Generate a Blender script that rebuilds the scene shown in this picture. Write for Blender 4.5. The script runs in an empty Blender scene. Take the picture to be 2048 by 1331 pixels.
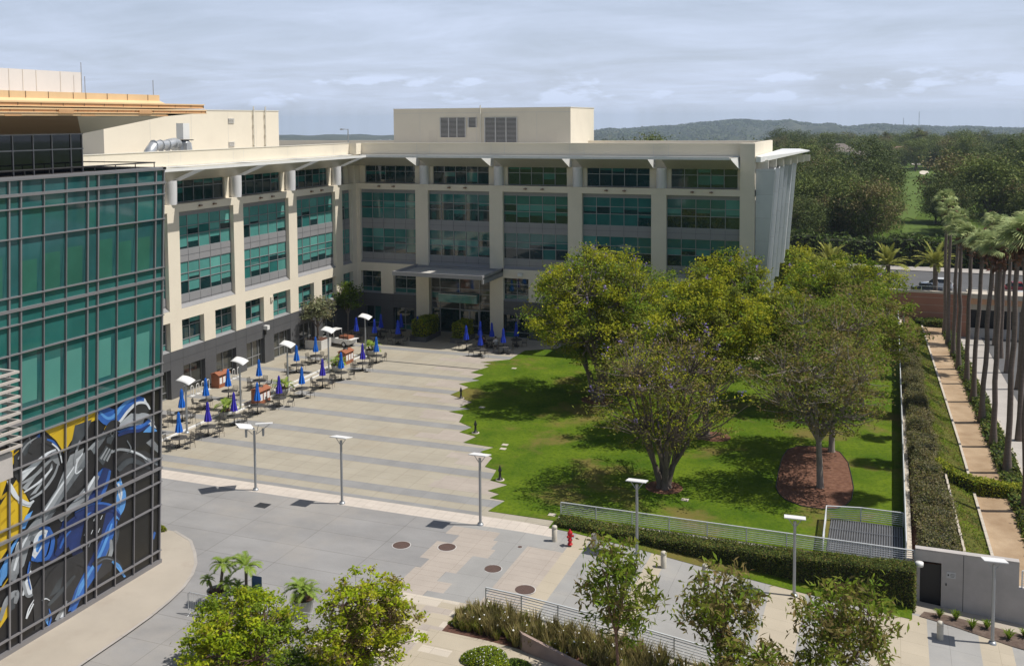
import bpy, bmesh, math, random
import numpy as np
from mathutils import Vector, Matrix

scene = bpy.context.scene
# ------------------------------------------------------------------ camera
FPX = 1991.0; CYP = 368.7; PITCH = math.radians(3.64); ROLL = -0.0068; CAMH = 24.0
AZ = math.radians(20.89)
dB = np.array([math.cos(AZ), -math.sin(AZ)]); dW = np.array([math.sin(AZ), math.cos(AZ)])
_c = -np.array([-18.144, 115.727])
CAM = np.array([_c @ dB, _c @ dW, CAMH])
def _old2new(v): return np.array([v[0]*dB[0]+v[1]*dB[1], v[0]*dW[0]+v[1]*dW[1], v[2]])
def ray(px, py):
    x = (px-1024)/FPX; y = (py-CYP)/FPX
    cr, sr = math.cos(ROLL), math.sin(ROLL)
    x, y = cr*x+sr*y, -sr*x+cr*y
    c, s = math.cos(PITCH), math.sin(PITCH)
    return _old2new((x, c-y*s, -s-y*c))
def U(px, py, z=0.0):
    v = ray(px, py); return CAM + v*((z-CAMH)/v[2])
def UY(px, py, y):
    v = ray(px, py); return CAM + v*((y-CAM[1])/v[1])
def UD(px, py, d):
    v = ray(px, py); return CAM + v*d
def PR(p):
    q = np.array(p, float)-CAM; w = q[0]*dB+q[1]*dW
    c, s = math.cos(PITCH), math.sin(PITCH)
    d = w[1]*c-q[2]*s; u = w[1]*s+q[2]*c
    x = w[0]/d; y = -u/d; cr, sr = math.cos(ROLL), math.sin(ROLL)
    return 1024+FPX*(cr*x-sr*y), CYP+FPX*(sr*x+cr*y), d
cd = bpy.data.cameras.new('camera'); cam = bpy.data.objects.new('camera', cd)
scene.collection.objects.link(cam)
c, s = math.cos(PITCH), math.sin(PITCH); cr, sr = math.cos(ROLL), math.sin(ROLL)
r0 = np.array([1, 0, 0.]); dn0 = np.array([0, -s, -c]); f0 = np.array([0, c, -s])
right = _old2new(r0*cr - dn0*sr); down = _old2new(r0*sr + dn0*cr); fwd = _old2new(f0)
M = Matrix([[right[i], -down[i], -fwd[i], CAM[i]] for i in range(3)] + [[0, 0, 0, 1]])
cam.matrix_world = M
cd.sensor_width = 36; cd.sensor_fit = 'HORIZONTAL'; cd.lens = 36*FPX/2048
cd.shift_x = 0; cd.shift_y = (CYP-665.5)/2048
cd.clip_start = 0.5; cd.clip_end = 30000
scene.camera = cam
scene.render.resolution_x = 1024; scene.render.resolution_y = 665
# ------------------------------------------------------------------ light
SUN = Vector((0.56, 0.19, 1.0)).normalized()
sl = bpy.data.lights.new('sun', 'SUN'); so = bpy.data.objects.new('sun', sl); scene.collection.objects.link(so)
sl.energy = 4.5; sl.angle = math.radians(0.53); sl.color = (1.0, 0.95, 0.87)
so.rotation_euler = (-SUN).to_track_quat('-Z', 'Y').to_euler(); so.location = (60, 20, 90)
world = bpy.data.worlds.new('World'); scene.world = world; world.use_nodes = True
nt = world.node_tree; N = nt.nodes; L = nt.links; N.clear()
def nd(tree, t, **k):
    n = tree.nodes.new(t)
    for a, b in k.items(): setattr(n, a, b)
    return n
wo = nd(nt, 'ShaderNodeOutputWorld'); bg = nd(nt, 'ShaderNodeBackground')
sky = nd(nt, 'ShaderNodeTexSky', sky_type='NISHITA', sun_disc=False)
sky.sun_elevation = math.asin(SUN.z); sky.sun_rotation = math.atan2(SUN.x, SUN.y)
sky.air_density = 1.0; sky.dust_density = 1.6; sky.ozone_density = 1.5; sky.altitude = 60
bg.inputs['Strength'].default_value = 0.07
tc = nd(nt, 'ShaderNodeTexCoord'); sep = nd(nt, 'ShaderNodeSeparateXYZ'); L.new(tc.outputs['Generated'], sep.inputs[0])
def wm(op, a, b=None, clamp=False):
    n = nd(nt, 'ShaderNodeMath', operation=op, use_clamp=clamp)
    for i, v in enumerate((a, b)):
        if v is None: continue
        if isinstance(v, (int, float)): n.inputs[i].default_value = v
        else: L.new(v, n.inputs[i])
    return n.outputs[0]
zc = wm('MAXIMUM', sep.outputs['Z'], 0.012)
# clouds on a flat layer overhead: direction / (z + small) gives natural perspective towards the horizon
den = wm('ADD', zc, 0.11)
cx = wm('DIVIDE', sep.outputs['X'], den); cy = wm('DIVIDE', sep.outputs['Y'], den)
cmb = nd(nt, 'ShaderNodeCombineXYZ'); L.new(cx, cmb.inputs[0]); L.new(cy, cmb.inputs[1])
n1 = nd(nt, 'ShaderNodeTexNoise'); n1.inputs['Scale'].default_value = 0.8; n1.inputs['Detail'].default_value = 9; n1.inputs['Roughness'].default_value = 0.62; n1.inputs['Distortion'].default_value = 0.5
L.new(cmb.outputs[0], n1.inputs['Vector'])
r1 = nd(nt, 'ShaderNodeMapRange'); r1.inputs[1].default_value = 0.36; r1.inputs[2].default_value = 0.64; L.new(n1.outputs['Fac'], r1.inputs[0])
n2 = nd(nt, 'ShaderNodeTexNoise'); n2.inputs['Scale'].default_value = 2.3; n2.inputs['Detail'].default_value = 8; n2.inputs['Roughness'].default_value = 0.7
mp = nd(nt, 'ShaderNodeMapping'); mp.inputs['Scale'].default_value = (0.35, 1.3, 1); mp.inputs['Rotation'].default_value = (0, 0, 0.6)
L.new(cmb.outputs[0], mp.inputs[0]); L.new(mp.outputs[0], n2.inputs['Vector'])
r2 = nd(nt, 'ShaderNodeMapRange'); r2.inputs[1].default_value = 0.45; r2.inputs[2].default_value = 0.75; L.new(n2.outputs['Fac'], r2.inputs[0])
veil = wm('ADD', wm('MULTIPLY', r1.outputs[0], 0.36), wm('MULTIPLY', r2.outputs[0], 0.14))
# small cumulus puffs in a low belt near the horizon
mp3 = nd(nt, 'ShaderNodeMapping'); mp3.inputs['Scale'].default_value = (13, 13, 42); L.new(tc.outputs['Generated'], mp3.inputs[0])
n3 = nd(nt, 'ShaderNodeTexNoise'); n3.inputs['Scale'].default_value = 1.0; n3.inputs['Detail'].default_value = 7; n3.inputs['Roughness'].default_value = 0.55; L.new(mp3.outputs[0], n3.inputs['Vector'])
r3 = nd(nt, 'ShaderNodeMapRange'); r3.inputs[1].default_value = 0.50; r3.inputs[2].default_value = 0.62; L.new(n3.outputs['Fac'], r3.inputs[0])
b1 = nd(nt, 'ShaderNodeMapRange', interpolation_type='SMOOTHSTEP'); b1.inputs[1].default_value = 0.012; b1.inputs[2].default_value = 0.022; L.new(sep.outputs['Z'], b1.inputs[0])
b2 = nd(nt, 'ShaderNodeMapRange', interpolation_type='SMOOTHSTEP'); b2.inputs[1].default_value = 0.038; b2.inputs[2].default_value = 0.055; b2.inputs[3].default_value = 1; b2.inputs[4].default_value = 0; L.new(sep.outputs['Z'], b2.inputs[0])
puff = wm('MULTIPLY', wm('MULTIPLY', r3.outputs[0], wm('MULTIPLY', b1.outputs[0], b2.outputs[0])), 0.5)
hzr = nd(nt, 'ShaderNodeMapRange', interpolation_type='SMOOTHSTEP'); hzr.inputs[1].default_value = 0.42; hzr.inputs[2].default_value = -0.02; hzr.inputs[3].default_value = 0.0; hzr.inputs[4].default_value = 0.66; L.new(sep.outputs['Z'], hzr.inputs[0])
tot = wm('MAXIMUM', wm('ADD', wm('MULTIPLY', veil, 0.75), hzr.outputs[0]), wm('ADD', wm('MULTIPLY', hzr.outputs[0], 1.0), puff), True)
side = nd(nt, 'ShaderNodeMapRange', interpolation_type='SMOOTHSTEP'); side.inputs[1].default_value = -0.1; side.inputs[2].default_value = 0.7; side.inputs[3].default_value = 0.35; side.inputs[4].default_value = 1.0  # unseen sky behind camera gets less bright cloud, lowering ambient on the shaded facade
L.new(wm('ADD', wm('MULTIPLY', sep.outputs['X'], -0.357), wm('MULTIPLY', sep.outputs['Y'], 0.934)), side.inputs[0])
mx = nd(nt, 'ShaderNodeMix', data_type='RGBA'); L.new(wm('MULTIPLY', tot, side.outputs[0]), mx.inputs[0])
hsv = nd(nt, 'ShaderNodeHueSaturation'); hsv.inputs['Saturation'].default_value = 0.95; hsv.inputs['Value'].default_value = 1.0
skv = nd(nt, 'ShaderNodeCombineXYZ'); L.new(sep.outputs['X'], skv.inputs[0]); L.new(sep.outputs['Y'], skv.inputs[1]); L.new(wm('MAXIMUM', sep.outputs['Z'], 0.035), skv.inputs[2]); L.new(skv.outputs[0], sky.inputs['Vector'])
L.new(sky.outputs[0], hsv.inputs['Color'])
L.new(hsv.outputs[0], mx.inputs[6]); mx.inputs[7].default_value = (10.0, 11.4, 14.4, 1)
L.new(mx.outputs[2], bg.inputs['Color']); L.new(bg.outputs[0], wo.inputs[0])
scene.view_settings.view_transform = 'Standard'; scene.view_settings.look = 'None'
scene.view_settings.exposure = 0.0; scene.view_settings.gamma = 1.0
scene.cycles.max_bounces = 6; scene.cycles.transparent_max_bounces = 8; scene.cycles.volume_bounces = 0

# ------------------------------------------------------------------ materials
MATS = {}
def mat(name, col, rough=0.7, metal=0.0, var=0.12, scale=1.5, bump=0.0, bscale=40, spec=0.5, col2=None, ior=None, stretch=None, detail=5, coat=0.0, island=0.0, transl=0.0, seam=None):
    if name in MATS: return MATS[name]
    m = bpy.data.materials.new(name); m.use_nodes = True; t = m.node_tree; P = t.nodes['Principled BSDF']
    P.inputs['Roughness'].default_value = rough; P.inputs['Metallic'].default_value = metal
    P.inputs['Specular IOR Level'].default_value = spec
    if ior: P.inputs['IOR'].default_value = ior
    if coat: P.inputs['Coat Weight'].default_value = coat
    tcn = nd(t, 'ShaderNodeTexCoord'); mpn = nd(t, 'ShaderNodeMapping'); t.links.new(tcn.outputs['Object'], mpn.inputs[0])
    if stretch: mpn.inputs['Scale'].default_value = stretch
    no = nd(t, 'ShaderNodeTexNoise'); no.inputs['Scale'].default_value = scale; no.inputs['Detail'].default_value = detail; no.inputs['Roughness'].default_value = 0.6
    t.links.new(mpn.outputs[0], no.inputs['Vector'])
    mr = nd(t, 'ShaderNodeMapRange'); mr.inputs[1].default_value = 0.3; mr.inputs[2].default_value = 0.7; t.links.new(no.outputs['Fac'], mr.inputs[0])
    mxn = nd(t, 'ShaderNodeMix', data_type='RGBA'); t.links.new(mr.outputs[0], mxn.inputs[0])
    c1 = [max(0, v*(1-var)) for v in col[:3]]; c2 = list(col2[:3]) if col2 else [min(1, v*(1+var)) for v in col[:3]]
    mxn.inputs[6].default_value = (*c1, 1); mxn.inputs[7].default_value = (*c2, 1)
    out = mxn.outputs[2]
    if island:
        g = nd(t, 'ShaderNodeNewGeometry'); hs = nd(t, 'ShaderNodeHueSaturation')
        a = nd(t, 'ShaderNodeMapRange'); a.inputs[3].default_value = 1-island; a.inputs[4].default_value = 1+island; t.links.new(g.outputs['Random Per Island'], a.inputs[0])
        b = nd(t, 'ShaderNodeMath', operation='FRACT'); b0 = nd(t, 'ShaderNodeMath', operation='MULTIPLY'); b0.inputs[1].default_value = 7.31
        t.links.new(g.outputs['Random Per Island'], b0.inputs[0]); t.links.new(b0.outputs[0], b.inputs[0])
        h = nd(t, 'ShaderNodeMapRange'); h.inputs[3].default_value = 0.5-0.02; h.inputs[4].default_value = 0.5+0.012; t.links.new(b.outputs[0], h.inputs[0])
        t.links.new(a.outputs[0], hs.inputs['Value']); t.links.new(h.outputs[0], hs.inputs['Hue']); t.links.new(out, hs.inputs['Color']); out = hs.outputs[0]
    if seam:      # panel joints: thin darker lines every seam metres
        bt = nd(t, 'ShaderNodeTexBrick'); bt.offset = 0.0; bt.inputs['Scale'].default_value = 1.0
        bt.inputs['Brick Width'].default_value = seam[0]; bt.inputs['Row Height'].default_value = seam[1]; bt.inputs['Mortar Size'].default_value = seam[2]
        bt.inputs['Mortar Smooth'].default_value = 0.3
        bt.inputs['Color1'].default_value = (1, 1, 1, 1); bt.inputs['Color2'].default_value = (0.94, 0.94, 0.94, 1) if len(seam) < 5 else (seam[4],)*3+(1,); bt.inputs['Mortar'].default_value = (0.62, 0.6, 0.58, 1)
        rot = nd(t, 'ShaderNodeMapping'); t.links.new(tcn.outputs['Object'], rot.inputs[0]); rot.inputs['Rotation'].default_value = seam[3]
        t.links.new(rot.outputs[0], bt.inputs['Vector'])
        mm = nd(t, 'ShaderNodeMix', data_type='RGBA', blend_type='MULTIPLY'); mm.inputs[0].default_value = 1
        t.links.new(out, mm.inputs[6]); t.links.new(bt.outputs['Color'], mm.inputs[7]); out = mm.outputs[2]
    t.links.new(out, P.inputs['Base Color'])
    if bump:
        nb = nd(t, 'ShaderNodeTexNoise'); nb.inputs['Scale'].default_value = bscale; nb.inputs['Detail'].default_value = 4
        t.links.new(tcn.outputs['Object'], nb.inputs['Vector'])
        bn = nd(t, 'ShaderNodeBump'); bn.inputs['Strength'].default_value = bump; bn.inputs['Distance'].default_value = 0.05
        t.links.new(nb.outputs['Fac'], bn.inputs['Height']); t.links.new(bn.outputs[0], P.inputs['Normal'])
    if transl:
        tr = nd(t, 'ShaderNodeBsdfTranslucent'); t.links.new(out, tr.inputs['Color']); ms = nd(t, 'ShaderNodeMixShader'); ms.inputs[0].default_value = transl
        t.links.new(P.outputs[0], ms.inputs[1]); t.links.new(tr.outputs[0], ms.inputs[2]); t.links.new(ms.outputs[0], t.nodes['Material Output'].inputs[0])
    MATS[name] = m; return m
H = math.pi/2
beige = mat('beige_render', (0.76, 0.69, 0.565), 0.85, var=0.035, scale=0.5, bump=0.05, bscale=25, detail=8)
beige2 = mat('beige_parapet', (0.78, 0.71, 0.58), 0.85, var=0.03, scale=0.4, bump=0.04, bscale=25, detail=8)
cream = mat('cream_metal_trim', (0.74, 0.70, 0.60), 0.5, var=0.03)
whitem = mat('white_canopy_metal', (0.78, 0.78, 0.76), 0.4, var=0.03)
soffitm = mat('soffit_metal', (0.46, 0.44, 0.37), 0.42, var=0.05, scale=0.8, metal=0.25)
colm = mat('column_white_metal', (0.66, 0.66, 0.68), 0.4, var=0.03)
spand = mat('grey_spandrel', (0.27, 0.27, 0.28), 0.5, var=0.05, scale=0.6)
dkbase = mat('charcoal_base_cladding', (0.092, 0.094, 0.10), 0.6, var=0.08, scale=0.7)
framem = mat('aluminium_frame', (0.30, 0.31, 0.32), 0.45, 0.3, var=0.04)
g_dark = mat('glass_dark_teal', (0.008, 0.03, 0.032), 0.03, var=0.35, scale=0.5, ior=1.75)
g_mid = mat('glass_teal', (0.025, 0.14, 0.13), 0.04, var=0.22, scale=0.4, ior=1.7)
g_light = mat('glass_teal_blind', (0.085, 0.27, 0.245), 0.06, var=0.1, scale=0.5, ior=1.6)
g_pale = mat('glass_pale_blind', (0.12, 0.35, 0.31), 0.08, var=0.07, scale=0.5, ior=1.55)
g_brown = mat('glass_smoked', (0.06, 0.062, 0.055), 0.04, var=0.3, scale=0.8, ior=1.7, stretch=(0.3, 0.3, 1.5))
roofm = mat('roof_membrane', (0.48, 0.46, 0.43), 0.9, var=0.1, scale=0.3)
louvm = mat('louvre_grey', (0.60, 0.59, 0.57), 0.5, var=0.05)
louvd = mat('louvre_dark', (0.07, 0.07, 0.072), 0.6)
finm = mat('fin_panel_silver', (0.62, 0.645, 0.67), 0.38, 0.25, var=0.03, seam=(9, 2.35, 0.012, (H, 0, 0)))
galv = mat('galvanised_duct', (0.50, 0.52, 0.54), 0.4, 0.5, var=0.12, scale=3)
brownm = mat('brown_trim', (0.22, 0.13, 0.08), 0.6)
conc = mat('concrete_wall', (0.45, 0.42, 0.40), 0.85, var=0.12, scale=0.7, bump=0.1, bscale=12, detail=9)
g3 = mat('curtain_glass', (0.022, 0.125, 0.115), 0.05, var=0.3, scale=0.22, ior=1.7)
g3b = mat('curtain_glass_blue', (0.022, 0.10, 0.105), 0.04, var=0.3, scale=0.3, ior=1.8)
g3l = mat('curtain_glass_blind', (0.085, 0.26, 0.225), 0.08, var=0.1, scale=0.25, ior=1.6)
g3g = mat('curtain_glass_green', (0.030, 0.125, 0.092), 0.07, var=0.25, scale=0.3, ior=1.6)
mull = mat('mullion_grey', (0.27, 0.265, 0.28), 0.4, 0.4, var=0.05)
smoke = mat('smoked_glass', (0.008, 0.009, 0.014), 0.03, var=0.5, scale=0.7, ior=1.6)
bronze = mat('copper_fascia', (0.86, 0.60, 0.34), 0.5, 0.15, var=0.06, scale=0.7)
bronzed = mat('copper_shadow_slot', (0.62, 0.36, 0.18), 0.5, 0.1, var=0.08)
bsoff = mat('brown_soffit', (0.17, 0.115, 0.06), 0.4, 0.2, var=0.1, stretch=(1, 0.1, 1), scale=3)
screenw = mat('white_screen_panel', (0.62, 0.63, 0.65), 0.6, var=0.02)
bars = mat('pale_louvre_bar', (0.47, 0.43, 0.40), 0.6, var=0.04)
steel = mat('lamp_steel', (0.36, 0.38, 0.40), 0.4, 0.5, var=0.05)
lampw = mat('lamp_white_panel', (0.80, 0.80, 0.80), 0.45, var=0.02)
rail = mat('galvanised_rail', (0.66, 0.68, 0.69), 0.45, 0.2, var=0.05)
blackm = mat('black_metal', (0.02, 0.02, 0.022), 0.5)
wire = mat('dark_wire_mesh', (0.055, 0.052, 0.05), 0.6, var=0.1)
ublue = mat('umbrella_blue_cloth', (0.008, 0.15, 0.62), 0.8, var=0.12, scale=4)
upurp = mat('umbrella_violet_cloth', (0.045, 0.03, 0.42), 0.8, var=0.12, scale=4)
unavy = mat('umbrella_royal_cloth', (0.01, 0.045, 0.46), 0.8, var=0.12, scale=4)
wood = mat('bin_brown_wood', (0.30, 0.105, 0.05), 0.6, var=0.15, scale=3)
paperw = mat('white_notice', (0.75, 0.75, 0.75), 0.6)
potm = mat('pale_concrete_pot', (0.43, 0.42, 0.39), 0.85, var=0.1, scale=3)
soil = mat('mulch_soil', (0.10, 0.045, 0.03), 0.95, var=0.35, scale=9)
bark = mat('grey_bark', (0.15, 0.12, 0.10), 0.9, var=0.3, scale=6, bump=0.3, bscale=20, stretch=(1, 1, 0.3))
barkl = mat('pale_bark', (0.27, 0.235, 0.20), 0.9, var=0.25, scale=5, stretch=(1, 1, 0.3))
barkr = mat('reddish_bark', (0.17, 0.10, 0.075), 0.9, var=0.25, scale=6, stretch=(1, 1, 0.3))
palmb = mat('palm_trunk_bark', (0.155, 0.12, 0.10), 0.9, var=0.25, scale=5, stretch=(0.3, 0.3, 3), bump=0.2)
skirtm = mat('dry_palm_skirt', (0.15, 0.075, 0.045), 0.9, var=0.4, scale=6, island=0.3)
red = mat('hydrant_red', (0.50, 0.012, 0.02), 0.4, var=0.08)
bollm = mat('bollard_concrete', (0.56, 0.52, 0.44), 0.85, var=0.08, scale=6)
terra = mat('terracotta_wall', (0.36, 0.165, 0.11), 0.85, var=0.1, scale=0.5)
whitep = mat('white_paint', (0.75, 0.75, 0.74), 0.45, var=0.03)
carw = mat('car_white', (0.78, 0.79, 0.80), 0.25, coat=0.6, var=0.01)
card = mat('car_dark_grey', (0.035, 0.037, 0.045), 0.25, coat=0.6, var=0.05)
carr = mat('car_red', (0.35, 0.02, 0.02), 0.25, coat=0.6, var=0.05)
tyre = mat('tyre_rubber', (0.02, 0.02, 0.02), 0.8)
cglass = mat('car_glass', (0.015, 0.018, 0.02), 0.05, ior=1.6)
grate_m = mat('steel_grating', (0.10, 0.105, 0.115), 0.5, 0.4)
ironm = mat('rusty_iron_cover', (0.10, 0.06, 0.048), 0.7, var=0.25, scale=12, bump=0.4, bscale=40)
# leaves
def _b(c): return [v*1.18 for v in c] if c else None
def leafm(n, c, c2=None, tr=0.3, isl=0.22): return mat(n, [v*1.18 for v in c], 0.65, col2=_b(c2), var=0.25, scale=0.8, island=isl, transl=tr*1.25, spec=0.12)
lf_ol = leafm('leaf_olive', (0.15, 0.195, 0.028), (0.23, 0.255, 0.038))
lf_grn = leafm('leaf_green', (0.115, 0.195, 0.018), (0.2, 0.28, 0.025))
lf_yel = leafm('leaf_yellow_green', (0.23, 0.3, 0.018), (0.4, 0.39, 0.025))
lf_brn = leafm('leaf_brown_green', (0.165, 0.165, 0.045), (0.25, 0.19, 0.07))
lf_lime = leafm('leaf_lime', (0.225, 0.34, 0.012), (0.38, 0.45, 0.02))
lf_dark = leafm('leaf_dark', (0.055, 0.1, 0.022), (0.1, 0.155, 0.03), 0.2)
lf_sage = leafm('leaf_sage', (0.15, 0.175, 0.085), (0.22, 0.235, 0.13), 0.2)
lf_bgA = leafm('leaf_far_dark', (0.055, 0.082, 0.026), (0.1, 0.13, 0.036), 0.15)
lf_bgB = leafm('leaf_far_mid', (0.085, 0.125, 0.034), (0.15, 0.18, 0.045), 0.15)
lf_bgC = leafm('leaf_far_brown', (0.163, 0.144, 0.062), (0.237, 0.200, 0.088), 0.15)
lf_hedge = leafm('hedge_leaf', (0.1, 0.13, 0.026), (0.16, 0.175, 0.035), 0.15)
lf_hedgeb = leafm('hedge_leaf_bright', (0.24, 0.28, 0.03), (0.36, 0.38, 0.045), 0.2)
lf_shrub = leafm('shrub_leaf_grey', (0.14, 0.155, 0.075), (0.22, 0.19, 0.105), 0.15)
lf_palm = leafm('palm_frond', (0.25, 0.32, 0.12), (0.38, 0.44, 0.2), 0.2)
lf_date = leafm('date_palm_frond', (0.24, 0.27, 0.05), (0.36, 0.36, 0.09), 0.2)
lf_pot = leafm('pot_palm_frond', (0.17, 0.27, 0.04), (0.28, 0.38, 0.07), 0.25)
purple = mat('jacaranda_bloom', (0.24, 0.17, 0.42), 0.7, var=0.2, island=0.2, transl=0.3)
whitefl = mat('white_flower', (0.8, 0.8, 0.78), 0.7)
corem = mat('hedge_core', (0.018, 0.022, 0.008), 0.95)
strawm = leafm('straw_grass', (0.20, 0.18, 0.06), (0.32, 0.27, 0.11), 0.3)
# ground
tan = mat('tan_paving', (0.375, 0.34, 0.272), 0.9, var=0.10, scale=0.35, detail=10, bump=0.05, bscale=30, seam=(1.52, 1.14, 0.014, (0, 0, 0), 0.96))
greyb = mat('grey_paving_band', (0.27, 0.268, 0.265), 0.9, var=0.12, scale=0.5, detail=10, seam=(1.52, 1.14, 0.008, (0, 0, 0), 0.93))
lightb = mat('light_paving_band', (0.56, 0.50, 0.44), 0.9, var=0.06, scale=0.8, seam=(0.6, 0.6, 0.01, (0, 0, 0), 0.95))
drive = mat('grey_drive_concrete', (0.275, 0.27, 0.268), 0.9, var=0.16, scale=0.22, detail=12, stretch=(1, 1.8, 1), bump=0.05, bscale=30, seam=(4.5, 2.27, 0.022, (0, 0, 0), 0.94))
pinkp = mat('pinkish_paving', (0.40, 0.35, 0.305), 0.9, var=0.08, scale=0.5, detail=8, seam=(1.52, 0.57, 0.008, (0, 0, 0), 0.95))
greyp = mat('grey_slab_paving', (0.31, 0.305, 0.295), 0.9, var=0.1, scale=0.4, detail=8, seam=(2.27, 2.27, 0.01, (0, 0, 0), 0.94))
tanp = mat('yellow_tan_slab', (0.43, 0.375, 0.29), 0.9, var=0.06, scale=0.5, detail=8, seam=(2.27, 1.14, 0.008, (0, 0, 0), 0.95))
creamp = mat('cream_slab', (0.55, 0.49, 0.41), 0.9, var=0.05, scale=0.5, detail=8, seam=(1.5, 0.6, 0.01, (0, 0, 0), 0.93))
apronm = mat('apron_concrete', (0.40, 0.355, 0.295), 0.9, var=0.09, scale=0.3, detail=9)
grassm = mat('lawn_grass', (0.052, 0.115, 0.005), 0.95, col2=(0.135, 0.195, 0.012), scale=0.3, detail=12, bump=0.6, bscale=30, spec=0.1)
def patches(m, colr, scale, lo, hi, amt):
    t = m.node_tree; P = t.nodes['Principled BSDF']; src = P.inputs['Base Color'].links[0].from_socket
    g = nd(t, 'ShaderNodeTexCoord'); n_ = nd(t, 'ShaderNodeTexNoise'); n_.inputs['Scale'].default_value = scale; n_.inputs['Detail'].default_value = 6; n_.inputs['Roughness'].default_value = 0.65; t.links.new(g.outputs['Object'], n_.inputs['Vector'])
    q = nd(t, 'ShaderNodeMapRange', interpolation_type='SMOOTHSTEP'); q.inputs[1].default_value = lo; q.inputs[2].default_value = hi; q.inputs[4].default_value = amt; t.links.new(n_.outputs['Fac'], q.inputs[0])
    x = nd(t, 'ShaderNodeMix', data_type='RGBA'); t.links.new(q.outputs[0], x.inputs[0]); t.links.new(src, x.inputs[6]); x.inputs[7].default_value = (*colr, 1); t.links.new(x.outputs[2], P.inputs['Base Color'])
patches(beige, (0.68, 0.61, 0.50), 0.35, 0.5, 0.75, 0.5); patches(beige2, (0.71, 0.64, 0.52), 0.3, 0.5, 0.75, 0.5)
patches(grassm, (0.03, 0.07, 0.005), 3.5, 0.45, 0.62, 0.45); patches(grassm, (0.17, 0.20, 0.03), 9.0, 0.52, 0.66, 0.35); patches(grassm, (0.18, 0.14, 0.045), 0.16, 0.52, 0.66, 0.8)
patches(tan, (0.33, 0.27, 0.19), 0.11, 0.5, 0.72, 0.6); patches(tan, (0.30, 0.29, 0.27), 0.7, 0.58, 0.7, 0.35)
patches(drive, (0.34, 0.315, 0.285), 0.13, 0.45, 0.75, 0.7); patches(drive, (0.20, 0.20, 0.205), 0.09, 0.56, 0.72, 0.6); patches(greyp, (0.36, 0.34, 0.31), 0.3, 0.5, 0.7, 0.6)
patches(apronm, (0.33, 0.28, 0.23), 0.35, 0.52, 0.7, 0.5)
slopeg = mat('slope_grass', (0.07, 0.085, 0.016), 0.95, col2=(0.15, 0.145, 0.035), scale=0.5, detail=12, bump=0.8, bscale=14, spec=0.1)
dirt = mat('bare_earth', (0.34, 0.235, 0.145), 0.95, col2=(0.46, 0.345, 0.23), scale=0.6, detail=10, bump=0.3, bscale=15, spec=0.1)
mulchm = mat('bark_mulch', (0.13, 0.062, 0.04), 0.95, col2=(0.235, 0.125, 0.085), scale=3.5, detail=12, bump=0.8, bscale=25, spec=0.1)
golf = mat('golf_grass', (0.05, 0.085, 0.014), 0.95, col2=(0.10, 0.155, 0.022), scale=0.012, detail=8, spec=0.1)
golfb = mat('fairway_grass', (0.10, 0.15, 0.035), 0.95, var=0.08, scale=0.03, spec=0.1)
sand = mat('bunker_sand', (0.62, 0.57, 0.48), 0.95)
asph = mat('asphalt_grey', (0.10, 0.10, 0.103), 0.9, var=0.12, scale=0.3, detail=8)
walk = mat('sidewalk_concrete', (0.40, 0.37, 0.34), 0.9, var=0.08, scale=0.5, seam=(6, 2.2, 0.015, (0, 0, 0)))
hillm = mat('hill_scrub', (0.035, 0.048, 0.022), 0.95, col2=(0.12, 0.12, 0.065), scale=0.0045, detail=15, spec=0.1)
patches(hillm, (0.025, 0.036, 0.018), 0.02, 0.45, 0.55, 0.8); patches(hillm, (0.25, 0.21, 0.16), 0.003, 0.62, 0.66, 0.5)

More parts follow.
